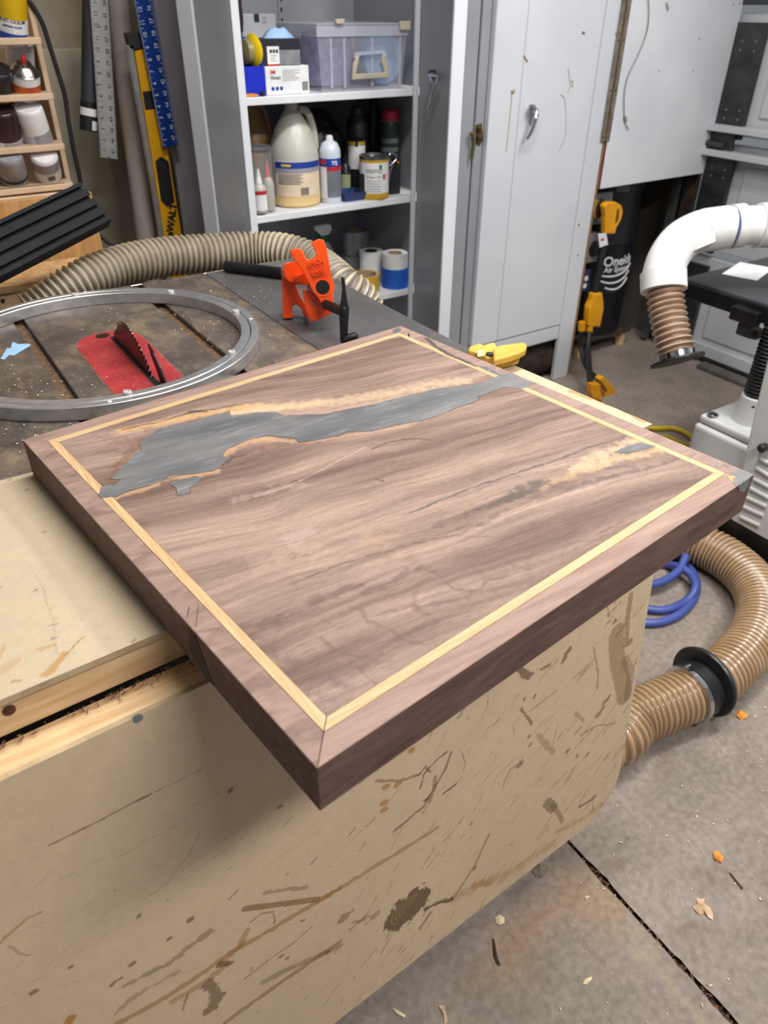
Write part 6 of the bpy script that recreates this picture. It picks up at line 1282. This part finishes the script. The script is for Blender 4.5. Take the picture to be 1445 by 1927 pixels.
for k in range(3):      # swoosh under the lettering
    pts = []
    for t in np.linspace(-1.0, 1.0, 14):
        an = import_ang - 0.04 + 0.05 * k + t * (0.62 - 0.10 * k); pts.append(DC + (f_ * math.cos(an) + xr_ * math.sin(an)) * (DR + .0005) + np.array([0, 0, 0.295 - 0.030 * k + 0.022 * t * t - 0.022 + .012 * t]))
    tube('swoosh_mark', pts, lambda s_: 0.0048, ink_white, drum, step=.01, seg=6)
pl_ = patch('warning_label', DC, (0, 0, 1), DR + .0006, -0.40, -0.16, 0.41, 0.485, paper_white, drum, f_); patch('warning_band', DC, (0, 0, 1), DR + .0012, -0.40, -0.16, 0.468, 0.485, ink_red, drum, f_)
patch('plaque', DC, (0, 0, 1), DR * 1.05 + .0004, 0.30, 0.62, 0.622, 0.645, mat('grey_plaque', (130, 132, 136), (110, 112, 118), rough=0.5, scale=20), drum, f_)
dl_ = thing('drum_dolly', 'low wooden dolly under the black drum', 'dolly', (2.53, 2.05, 0)); box('dolly_top', 2.36, 2.70, 1.90, 2.21, 0.072, 0.0945, darkwood, dl_, 0.003)
for a in (2.375, 2.655):
    for b_ in (1.915, 2.165): box('block', a, a + 0.03, b_, b_ + 0.03, 0, 0.0715, pine, dl_, 0.003)
o = thing('log_round', 'dark weathered log round lying under the white cabinet', 'log', (1.98, 1.92, 0)); bark = mat('bark', (58, 44, 36), (30, 24, 20), rough=0.9, scale=30, bump=0.006); lg = lathe('bark_wall', [(0.083, 0), (0.0855, 0.03), (0.084, 0.10), (0.086, 0.18), (0.083, 0.26)], (1.88, 1.905, 0.0865), bark, o, axis=(1, 0, 0), seg=28)
lathe('end_grain', [(0.080, 0), (0.080, 0.004)], (2.1402, 1.905, 0.0865), mat('end_grain', (120, 88, 62), (84, 60, 42), rough=0.8, scale=40), o, axis=(1, 0, 0), seg=28)
# power outlet boxes screwed to the cabinet's end, with plugs
oy = 1.835
ob = thing('outlet_box', 'grey metal outlet box with a black twist socket below the yellow plug', 'outlet', aty(1110, 470, oy)); gb = mat('grey_outlet', (128, 128, 130), (112, 112, 116), rough=0.45, scale=14)
prism('box_body', [aty(a, b_, oy) for a, b_ in ((1104, 442), (1131, 437), (1125, 492), (1101, 496))], (0, 1, 0), 0.05, gb, ob, 0.003)
lathe('socket', [(0.030, 0), (0.030, 0.010), (0.022, 0.014)], aty(1118, 468, oy), black_plastic, ob, axis=(0, -1, 0), seg=22); lathe('screw', [(.004, 0), (.004, .002)], aty(1116, 453, oy), steel, ob, axis=(0, -1, 0), seg=8)
ob2 = thing('junction_box', 'pale grey metal junction box behind the yellow angled plug', 'outlet', aty(1135, 375, oy)); prism('box_body', [aty(a, b_, oy + .02) for a, b_ in ((1118, 364), (1154, 360), (1150, 418), (1112, 424))], (0, 1, 0), 0.05, gb, ob2, 0.003)
pl = thing('plug_lead', 'yellow right-angle plug and black splitter lead hanging from the outlet', 'power lead', aty(1135, 400, 1.80)); yp = 1.795
lathe('socket_ring', [(0.036, 0), (0.036, 0.012), (0.030, 0.016)], aty(1124, 392, yp + .024), black_plastic, pl, axis=(0.2, -1, 0), seg=22)
lathe('plug_base', [(0.034, 0), (0.034, 0.02)], aty(1117, 392, yp + .03), mat('tan_socket', (170, 120, 40), (140, 96, 30), rough=0.5, scale=20), pl, axis=(0.3, -1, 0), seg=22)
pq = lambda a, b_: aty(a, b_, yp)
prism('plug_body', [pq(a, b_) for a, b_ in ((1127, 385), (1135, 378), (1150, 378), (1160, 384), (1163, 396), (1159, 412), (1151, 426), (1148, 438), (1129, 438), (1130, 405))], (0, -1, 0), 0.028, yellow_plastic, pl, 0.006, 2)
prism('grip_slot', [pq(a, b_) - np.array([0, .0282, 0]) for a, b_ in ((1151, 390), (1155, 392), (1153, 412), (1147, 418))], (0, -1, 0), 0.001, mat('dark_slot', (120, 80, 10), (90, 60, 8), rough=0.6, scale=20), pl)
cy_ = yp - 0.010
ca = [aty(a, b_, cy_) for a, b_ in ((1140, 436), (1137, 455), (1130, 490), (1124, 525), (1118, 552))]; tube('lead', ca, 0.0155, black_rubber, pl, seg=14)
prism('lead_tag', [aty(a, b_, cy_ - .018) for a, b_ in ((1125, 440), (1140, 438), (1144, 460), (1128, 466))], (0, -1, 0), 0.001, paper_white, pl)
prism('tag_print', [aty(a, b_, cy_ - .0192) for a, b_ in ((1130, 450), (1136, 448), (1137, 452), (1131, 454))], (0, -1, 0), 0.0004, ink_red, pl)
prism('splitter_body', [aty(a, b_, cy_ + .010) for a, b_ in ((1107, 549), (1123, 547), (1125, 562), (1126, 575), (1119, 612), (1096, 610), (1098, 575), (1104, 562))], (0, -1, 0), 0.034, yellow_plastic, pl, 0.007, 2)
for a, b_ in ((1095, 612), (1109, 616)): tube('splitter_neck', [aty(a, b_ - 6, cy_ - .008), aty(a - 1, b_ + 9, cy_ - .008)], 0.0155, yellow_plastic, pl, seg=14)
tube('lead', [aty(1108, 622, cy_ - .008), aty(1106, 655, cy_ - .05), aty(1108, 690, cy_ - .13), aty(1111, 722, cy_ - .225)], 0.013, black_rubber, pl, seg=14)
tube('lead', [aty(1094, 618, cy_ - .008), aty(1093, 655, cy_ - .02), aty(1103, 690, cy_ - .09), aty(1122, 712, cy_ - .19)], 0.010, black_rubber, pl, seg=14)
ph = 1.56
prism('plug_head', [aty(a, b_, ph) for a, b_ in ((1104, 718), (1119, 717), (1123, 740), (1124, 752), (1106, 745), (1102, 735))], (0, -1, 0), 0.030, yellow_plastic, pl, 0.006, 2)
prism('plug_head', [aty(a, b_, ph + .03) for a, b_ in ((1117, 709), (1126, 703), (1146, 725), (1152, 738), (1147, 750), (1130, 748))], (0, -1, 0), 0.030, yellow_plastic, pl, 0.006, 2)
prism('grip_slot', [aty(a, b_, ph - .0005) for a, b_ in ((1128, 716), (1133, 720), (1143, 735), (1138, 738))], (0, -1, 0), 0.001, mat('dark_slot', (120, 80, 10)), pl)
nb_ = thing('sticker_panel', 'dark blue sticker with two white round faces on the cabinet end', 'sticker', aty(1101, 540, oy)); prism('sticker', [aty(a, b_, oy - .001) for a, b_ in ((1097, 508), (1112, 506), (1108, 545), (1093, 548))], (0, -1, 0), 0.001, mat('navy_sticker', (40, 50, 84), (30, 38, 66), rough=0.5, scale=30), nb_)
for q_ in ((1103, 524), (1100, 538)): lathe('white_disc', [(.011, 0), (.011, .0008)], aty(q_[0], q_[1], oy - .002), ink_white, nb_, axis=(0, -1, 0), seg=16)
endb = box('end_board', 2.2065, 2.222, 1.84, 2.25, 0.0, 0.768, darkwood, cab2)
P = aty(1224, 660, 1.9); o = thing('black_wall_box', 'small black box low on the wall behind the flexible duct end', 'box', P); box('case', P[0] - .03, P[0] + .03, P[1], P[1] + .05, 0.0, P[2] + .035, black_plastic, o, .003); box('flap', P[0] - .02, P[0] + .02, P[1] - .004, P[1] - .0005, P[2] - .02, P[2] + .025, black_metal, o, .001, 1)

# ================================================================== PVC duct, flexible drop and machine at right
pvc = mat('white_pvc', (226, 225, 222), (214, 212, 208), rough=0.22, scale=6)
duct_ = thing('pvc_duct', 'white plastic duct elbow with a ribbed brown hose drop', 'duct', atd(1250, 540, 1.95))
D0 = 1.95
path = [atd(a, b_, d) for a, b_, d in ((1560, 420, 1.95), (1445, 424, 1.95), (1372, 427, 1.95), (1315, 436, 1.95), (1280, 455, 1.95), (1258, 485, 1.945), (1248, 515, 1.945), (1249, 545, 1.945))]
PRD = 0.050
pe = path[0]; pdn = (path[0] - path[1]); pdn[2] = 0; pdn /= np.linalg.norm(pdn)
tube('pipe_run', [path[1] + (path[0] - path[1]) * 1.0, path[1], path[2], atd(1330, 432, 1.95)], PRD, pvc, duct_, seg=32)
tube('pipe_riser', [pe - pdn * .03, pe + pdn * .08, pe + pdn * .16 + np.array([0, 0, .04]), pe + pdn * .20 + np.array([0, 0, .14]), pe + pdn * .20 + np.array([0, 0, .5]), np.array([(pe + pdn * .20)[0], (pe + pdn * .20)[1], 2.598])], PRD * 1.02, pvc, duct_, seg=28, step=.03)
tube('elbow', [atd(1352, 429, 1.95)] + path[3:7] + [atd(1248, 528, 1.945)], PRD * 1.06, pvc, duct_, seg=36, step=0.008)
tube('elbow_collar', [atd(1368, 428, 1.95), atd(1322, 434, 1.95)], PRD * 1.10, pvc, duct_, seg=36)
tube('coupling', [atd(1248, 513, 1.945), atd(1249, 547, 1.945)], PRD * 1.17, pvc, duct_, seg=36)
tube('pipe_hub', [atd(1396, 425, 1.95), atd(1376, 427, 1.95)], PRD * 1.12, pvc, duct_, seg=36); tube('blue_seal', [atd(1376, 427, 1.95), atd(1374, 427, 1.95)], PRD * 1.06, ink_blue, duct_, seg=36)
tube('pipe_hub', [atd(1470, 424, 1.95), atd(1425, 425, 1.95)], PRD * 1.14, pvc, duct_, seg=36)
prism('elbow_gusset', [atd(1315, 460, 1.90), atd(1345, 430, 1.90), atd(1347, 455, 1.90), atd(1310, 470, 1.90)], CF, 0.02, pvc, duct_, 0.002, 1)
brn = mat('brown_flex_hose', (255, 255, 255), (220, 214, 206), rough=0.35, scale=20, attr='Col', coat=0.3)
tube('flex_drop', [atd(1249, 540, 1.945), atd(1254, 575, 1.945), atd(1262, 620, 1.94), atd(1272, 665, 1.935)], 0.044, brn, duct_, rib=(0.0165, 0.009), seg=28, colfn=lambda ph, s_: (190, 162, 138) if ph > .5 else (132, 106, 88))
ea, eb = atd(1266, 640, 1.935), atd(1273, 672, 1.935); ed = (eb - ea) / np.linalg.norm(eb - ea)
lathe('steel_band', [(0.046, 0), (0.049, 0.001), (0.049, 0.014), (0.046, 0.015)], eb - ed * .012, chrome, duct_, axis=ed, seg=32)
lathe('end_flange', [(0.044, 0), (0.068, 0.0005), (0.069, 0.003), (0.068, 0.007), (0.044, 0.0075)], eb + ed * .005, black_plastic, duct_, axis=ed, seg=40)
tube('band_screw', [eb + np.array([0.02, -.042, .006]), eb + np.array([0.045, -.022, .012])], 0.006, chrome, duct_, seg=10)
# machine: dark table on a white body with a black bellows column
mc = thing('drum_sander', 'white machine with dark flat table and black bellows column', 'machine', (1.85, 0.75, 0)); tab = mat('dark_machine_table', (58, 58, 62), (48, 48, 52), rough=0.35, scale=8)
overlay(tab, (150, 120, 84), 180, 0.69, 0.74, fac=0.7)
MT = 0.70; TXa = 1.760; yA = float(atz(1289, 467, MT)[1]); 
box('machine_table', TXa, 2.20, 0.30, 1.032, MT - 0.012, MT, tab, mc, 0.003); box('table_skirt', TXa + .001, TXa + .02, 0.30, 1.031, MT - 0.052, MT - 0.0122, black_metal, mc, 0.002, 1); box('table_skirt', TXa + .02, 2.19, 1.012, 1.031, MT - 0.052, MT - 0.0122, black_metal, mc, 0.002, 1)
o = box('paper_sheet', 1.90, 2.06, 0.92, 1.02, MT + .0004, MT + .0012, paper_white, None, rz=0.3); tag(o, 'white paper sheet on the dark machine table under the duct', 'paper')
P = atx(1403, 600, TXa - .02); box('lock_bracket', TXa - .03, TXa + 0.0, P[1] - .035, P[1] + .045, P[2] - .012, MT - .02, black_metal, mc, .004); box('bracket_arm', TXa - .02, TXa + .01, P[1] - .03, P[1] + .02, P[2] - .05, P[2] - .0125, gsteel, mc, .006)
P = atx(1423, 626, TXa - .03); lathe('lock_bolt', [(0.017, 0), (0.017, 0.010), (0.012, 0.013), (0.008, 0.013), (0.007, 0.008)], P, mat('dark_bolt', (70, 66, 60), (50, 48, 44), rough=0.3, metal=0.8, scale=30), mc, axis=(-1, -.3, 0), seg=20)
mwhite = mat('machine_white', (206, 206, 204), (196, 196, 194), rough=0.38, scale=5)
bA, bB = atx(1438, 640, TXa), atx(1413, 742, TXa - 0.02); bt2 = np.array([bB[0], bB[1], bB[2]])
colx, coly = TXa + 0.02, float(atx(1415, 740, TXa + 0.02)[1])
ctop, cbot = atx(1437, 590, TXa + .02), atx(1417, 742, TXa + .02)
colx, coly = float(cbot[0]), float(cbot[1] - 0.012)
tube('bellows', [(colx, coly, MT - 0.055), (colx, coly, 0.60), (colx, coly, float(cbot[2]))], 0.034, black_rubber, mc, rib=(0.0105, 0.007), seg=28)
zc = float(cbot[2])
lathe('column_socket', [(0.048, -0.075), (0.045, -0.06), (0.040, 0.0), (0.036, 0.003)], (colx, coly, zc), mwhite, mc, seg=32)
for k in range(2): lathe('socket_screw', [(.0045, 0), (.0045, .001)], np.array([colx, coly, zc - .018 - k * .022]) + tocam((colx, coly, 0)) * .0405, ink_black, mc, axis=tocam((colx, coly, 0)), seg=10)
fl = box('column_base', colx - .09, colx + .09, coly - .10, coly + .10, zc - .10, zc - .0755, mwhite, mc, .008)
lathe('base_bolt', [(.016, 0), (.016, .007), (.009, .011)], (colx - .07, coly + .072, zc - .0753), steel, mc, seg=16)
mb = box('motor_housing', colx - .10, colx + .16, coly - .30, coly + .105, 0.14, zc - .102, mwhite, mc, .012, 3)
# louvred cover: rounded tongue facing the walkway
cvx = colx - 0.125; lc = lambda a, b_: atx(a, b_, cvx)
cp = [lc(a, b_) for a, b_ in ((1452, 640), (1418, 780), (1385, 930), (1372, 985), (1376, 1020), (1392, 1042), (1415, 1053), (1440, 1050), (1470, 1030), (1500, 900), (1510, 640))]
cv = prism('louvred_cover', cp, (1, 0, 0), 0.024, mwhite, mc, .006, 3)
for (xa2, ya2, xb2, yb2) in ((1432, 864, 1450, 873), (1424, 880, 1450, 897), (1419, 901, 1449, 917), (1412, 918, 1447, 937), (1406, 936, 1443, 953), (1399, 953, 1437, 970), (1394, 972, 1430, 989)):
    tube('louvre', [lc(xa2, ya2) - np.array([.001, 0, 0]), lc(xb2, yb2) - np.array([.001, 0, 0])], 0.0062, mwhite, cv, seg=10)
P = lc(1441, 840); lathe('cover_knob', [(.010, 0), (.012, .006), (.012, .022), (.008, .026)], P, black_plastic, cv, axis=(-1, 0, 0), seg=8)
box('machine_base', colx - .13, colx + .30, coly - .45, coly + .09, 0.0, 0.139, black_metal, mc, .02)

# ================================================================== floor: hoses, cords and litter
tan_hose = mat('tan_flex_hose', (255, 255, 255), (232, 224, 214), rough=0.28, scale=16, attr='Col', coat=0.35)
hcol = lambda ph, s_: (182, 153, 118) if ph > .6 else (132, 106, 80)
HR = 0.058
fz_ = lambda a, b_, z=HR + .006: atz(a, b_, z)
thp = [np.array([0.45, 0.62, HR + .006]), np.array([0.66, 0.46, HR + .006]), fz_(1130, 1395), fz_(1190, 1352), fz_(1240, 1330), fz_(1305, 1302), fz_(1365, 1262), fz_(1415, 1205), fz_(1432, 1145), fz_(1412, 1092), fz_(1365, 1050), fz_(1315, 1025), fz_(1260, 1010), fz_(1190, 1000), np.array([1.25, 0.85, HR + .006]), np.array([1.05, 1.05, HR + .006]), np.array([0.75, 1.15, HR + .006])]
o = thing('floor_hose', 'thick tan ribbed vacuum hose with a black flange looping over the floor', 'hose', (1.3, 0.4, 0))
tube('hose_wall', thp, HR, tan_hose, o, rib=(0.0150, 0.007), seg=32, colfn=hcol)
C_, s_ = spline(thp, 0.004); k = int(np.argmin(np.linalg.norm(C_ - fz_(1318, 1297), axis=1))); ta = C_[k + 3] - C_[k - 3]; ta /= np.linalg.norm(ta)
lathe('flange', [(HR + .006, 0), (HR + .024, .001), (HR + .026, .006), (HR + .024, .012), (HR + .006, .013)], C_[k] + np.array([0, 0, .0195]), black_plastic, o, axis=ta, seg=40)
lathe('flange_neck', [(HR + .006, 0), (HR + .008, .001), (HR + .008, .034), (HR + .006, .035)], C_[k] - ta * .035 + np.array([0, 0, .006]), black_plastic, o, axis=ta, seg=36)
lathe('steel_band', [(HR + .0062, 0), (HR + .0095, .001), (HR + .0095, .011), (HR + .0062, .012)], C_[k] - ta * .048 + np.array([0, 0, .004]), chrome, o, axis=ta, seg=36)
side = np.cross(ta, [0, 0, 1]); tube('band_screw', [C_[k] - ta * .050 - side * .020 + np.array([0, 0, HR + .016]), C_[k] - ta * .036 - side * .020 + np.array([0, 0, HR + .016])], 0.006, chrome, o, seg=10)
bh = mat('blue_air_hose', (70, 86, 154), (58, 74, 140), rough=0.45, scale=14)
bz = lambda a, b_, z=.0115: atz(a, b_, z)
o = thing('air_hose', 'blue air hose coiled on the floor beside the hanging leaf', 'air hose', (1.25, 0.5, 0))
tube('hose_wall', [np.array([0.78, 0.80, .0115]), np.array([0.92, 0.62, .0115]), bz(1150, 1150), bz(1190, 1168), bz(1235, 1172), bz(1275, 1158), bz(1303, 1130), bz(1311, 1100), bz(1300, 1072), bz(1278, 1048, .012), bz(1255, 1040, .02), bz(1215, 1052, .034), bz(1190, 1085, .034), bz(1205, 1102, .034), bz(1245, 1095, .034), bz(1275, 1075, .036), bz(1290, 1045, .05), bz(1292, 1020, .06), bz(1270, 990, .05), bz(1200, 970, .03), np.array([1.05, 1.05, .0115]), np.array([0.85, 1.3, .0115])], 0.0115, bh, o, seg=14)
tube('hose_wall', [np.array([0.72, 0.86, .0115]), np.array([0.90, 0.68, .0115]), bz(1150, 1120), bz(1200, 1142), bz(1250, 1148), bz(1290, 1132), bz(1308, 1108, .030), bz(1302, 1085, .034), bz(1280, 1068, .034), bz(1250, 1062), bz(1225, 1064), bz(1190, 1060), bz(1160, 1050), np.array([0.95, 0.86, .0115]), np.array([0.78, 0.98, .0115])], 0.0115, bh, o, seg=14)
ycord = mat('yellow_cord', (216, 184, 20), (198, 164, 14), rough=0.4, scale=14)
o = tube('yellow_cord', [atz(a, b_, .010) for a, b_ in ((1120, 770), (1180, 795), (1230, 806), (1265, 806), (1295, 818), (1315, 840), (1330, 870), (1335, 900), (1320, 935)) ], 0.0095, ycord, None, seg=12); tag(o, 'yellow extension cord curling on the floor behind the slab corner', 'cord')
o = tube('yellow_cord', [atz(a, b_, .030) for a, b_ in ((1130, 790), (1200, 826), (1250, 822), (1285, 836), (1320, 838), (1360, 842), (1420, 850))], 0.0095, ycord, None, seg=12); tag(o, 'second yellow cord crossing the loop behind the slab corner', 'cord')
o = tube('yellow_cord', [atz(a, b_, .010) for a, b_ in ((1402, 1060), (1410, 1060), (1425, 1054), (1450, 1044), (1480, 1030))], 0.0095, ycord, None, seg=12); tag(o, 'yellow cord coming out under the machine base at the right edge', 'cord')
# litter
def flake(name, label, cat, px, m, h=0.002, grp=None, n=9, rag=0.35, z0=0.0006):
    cx_ = np.mean([p[0] for p in px]); cy_ = np.mean([p[1] for p in px]); vs, fs = [], []
    ring_ = [atz(a, b_, z0) for a, b_ in px]; k = len(ring_); r_ = random.Random(int(cx_ * 10)); vs = [p + np.array([0, 0, r_.uniform(0, h * .6)]) for p in ring_] + [atz(cx_, cy_, z0 + h)] + [atz(cx_, cy_, z0 - .0003)]
    for i in range(k): fs += [(i, (i + 1) % k, k), ((i + 1) % k, i, k + 1)]
    o_ = mesh(name, vs, fs, m); tag(o_, label, cat, grp); return o_
leafm = mat('dry_leaf', (206, 176, 146), (176, 142, 112), rough=0.8, scale=60); chipm = mat('pale_wood_chip', (222, 204, 172), (200, 178, 140), rough=0.8, scale=60); orgm = mat('orange_shaving', (226, 150, 60), (200, 120, 40), rough=0.7, scale=60); darkm = mat('dark_litter', (70, 56, 46), (48, 38, 32), rough=0.9, scale=60)
flake('dry_leaf', 'dry tan maple leaf on the bare concrete at right', 'leaf', ((1303, 1705), (1312, 1702), (1309, 1688), (1318, 1693), (1326, 1690), (1325, 1700), (1334, 1706), (1342, 1720), (1341, 1732), (1332, 1728), (1326, 1718), (1318, 1722), (1308, 1716)), leafm, 0.006)
flake('shaving_curl', 'orange wood shaving on the concrete under the flange', 'shaving', ((1385, 1345), (1390, 1337), (1398, 1340), (1407, 1346), (1404, 1353), (1395, 1355), (1387, 1351)), orgm, 0.008)
flake('shaving_curl', 'orange shaving on the concrete above the dry leaf', 'shaving', ((1341, 1606), (1348, 1602), (1354, 1608), (1360, 1615), (1357, 1625), (1349, 1622), (1343, 1618)), orgm, 0.008)
flake('shaving_curl', 'orange shaving by the tan hose near the right frame edge', 'shaving', ((1386, 1298), (1394, 1294), (1401, 1303), (1396, 1308), (1389, 1305)), orgm, 0.006)
flake('wood_chip', 'long white chip lying flat near the bottom of the view', 'chip', ((1096, 1853), (1100, 1843), (1113, 1838), (1114, 1843), (1104, 1853)), chipm, 0.003)
flake('wood_chip', 'round pale blob of dried glue under the leaf edge', 'chip', ((931, 1727), (940, 1722), (949, 1728), (949, 1738), (940, 1742), (933, 1737)), chipm, 0.005)
flake('wood_chip', 'curved white shaving at the foot of the leaf', 'chip', ((738, 1898), (748, 1902), (763, 1910), (761, 1916), (746, 1909)), chipm, 0.004)
flake('wood_chip', 'tan sliver of wood at the bottom frame edge', 'chip', ((825, 1893), (836, 1893), (840, 1908), (843, 1925), (836, 1927), (833, 1908)), leafm, 0.003)
flake('wood_chip', 'lump of pale crumbled wood by the leaf edge and joint', 'chip', ((1000, 1640), (1015, 1626), (1030, 1632), (1031, 1642), (1020, 1652), (1008, 1650)), mat('crumbled_wood', (150, 140, 116), (110, 100, 84), rough=0.9, scale=60), 0.012)
flake('twig', 'thin dark twig on the shaded concrete', 'twig', ((926, 1766), (930, 1768), (936, 1800), (942, 1818), (936, 1816), (928, 1800)), darkm, 0.004)
flake('twig', 'thin dark twig on the concrete right of the leaf', 'twig', ((1371, 1643), (1374, 1643), (1398, 1672), (1396, 1675)), darkm, 0.003)
# crumbs too small to count
vs, fs = [], []
def crumb(p, q_, r_):
    b0_ = len(vs); vs.extend([p + np.array([r_.uniform(-q_, q_), r_.uniform(-q_, q_), r_.uniform(0, q_ * .6)]) for _ in range(4)]); fs.extend([(b0_, b0_ + 1, b0_ + 2), (b0_, b0_ + 2, b0_ + 3), (b0_, b0_ + 3, b0_ + 1), (b0_ + 1, b0_ + 3, b0_ + 2)])
for k in range(420):
    r_ = random.Random(k + 5000); p = np.array([r_.uniform(.35, 1.3), r_.uniform(-.45, .25), .0012]); crumb(p, r_.choice([.0012, .0016, .0022, .004]), r_)
o = mesh('floor_crumbs', vs, fs, chipm); tag(o, 'scattered pale sawdust crumbs on the concrete floor', 'sawdust', kind='stuff')
vs, fs = [], []
for k in range(520):
    r_ = random.Random(k + 8000); p = np.array([JX + .003 + r_.gauss(0, .006), r_.uniform(-.45, .35), -.008 + r_.uniform(0, .006)]); crumb(p, r_.choice([.002, .003, .005]), r_)
o = mesh('joint_litter', vs, fs, mat('joint_litter', (120, 88, 62), (80, 56, 42), rough=0.9, scale=80)); tag(o, 'brown shavings packed in the floor joint', 'shavings', kind='stuff')
vs, fs = [], []
for k in range(900):
    r_ = random.Random(k + 11000); cx_, cy_ = r_.choice([(.36, .98), (.35, .9), (.2, 1.15), (-.06, .9), (-.05, .72), (.5, 1.1), (.09, .8)]); p = np.array([r_.gauss(cx_, .05), r_.gauss(cy_, .06), SZ + .0006])
    if p[1] < y0 + .003 or p[0] > .64 or not (p[1] < y1): continue
    if abs(np.hypot(p[0] - RC[0], p[1] - RC[1]) - (RO + RI) / 2) < .02: continue
    crumb(p, r_.choice([.0008, .001, .0014, .0022]), r_)
o = mesh('saw_dust', vs, fs, chipm); tag(o, 'pale sawdust and chips strewn on the saw table', 'sawdust', kind='stuff')
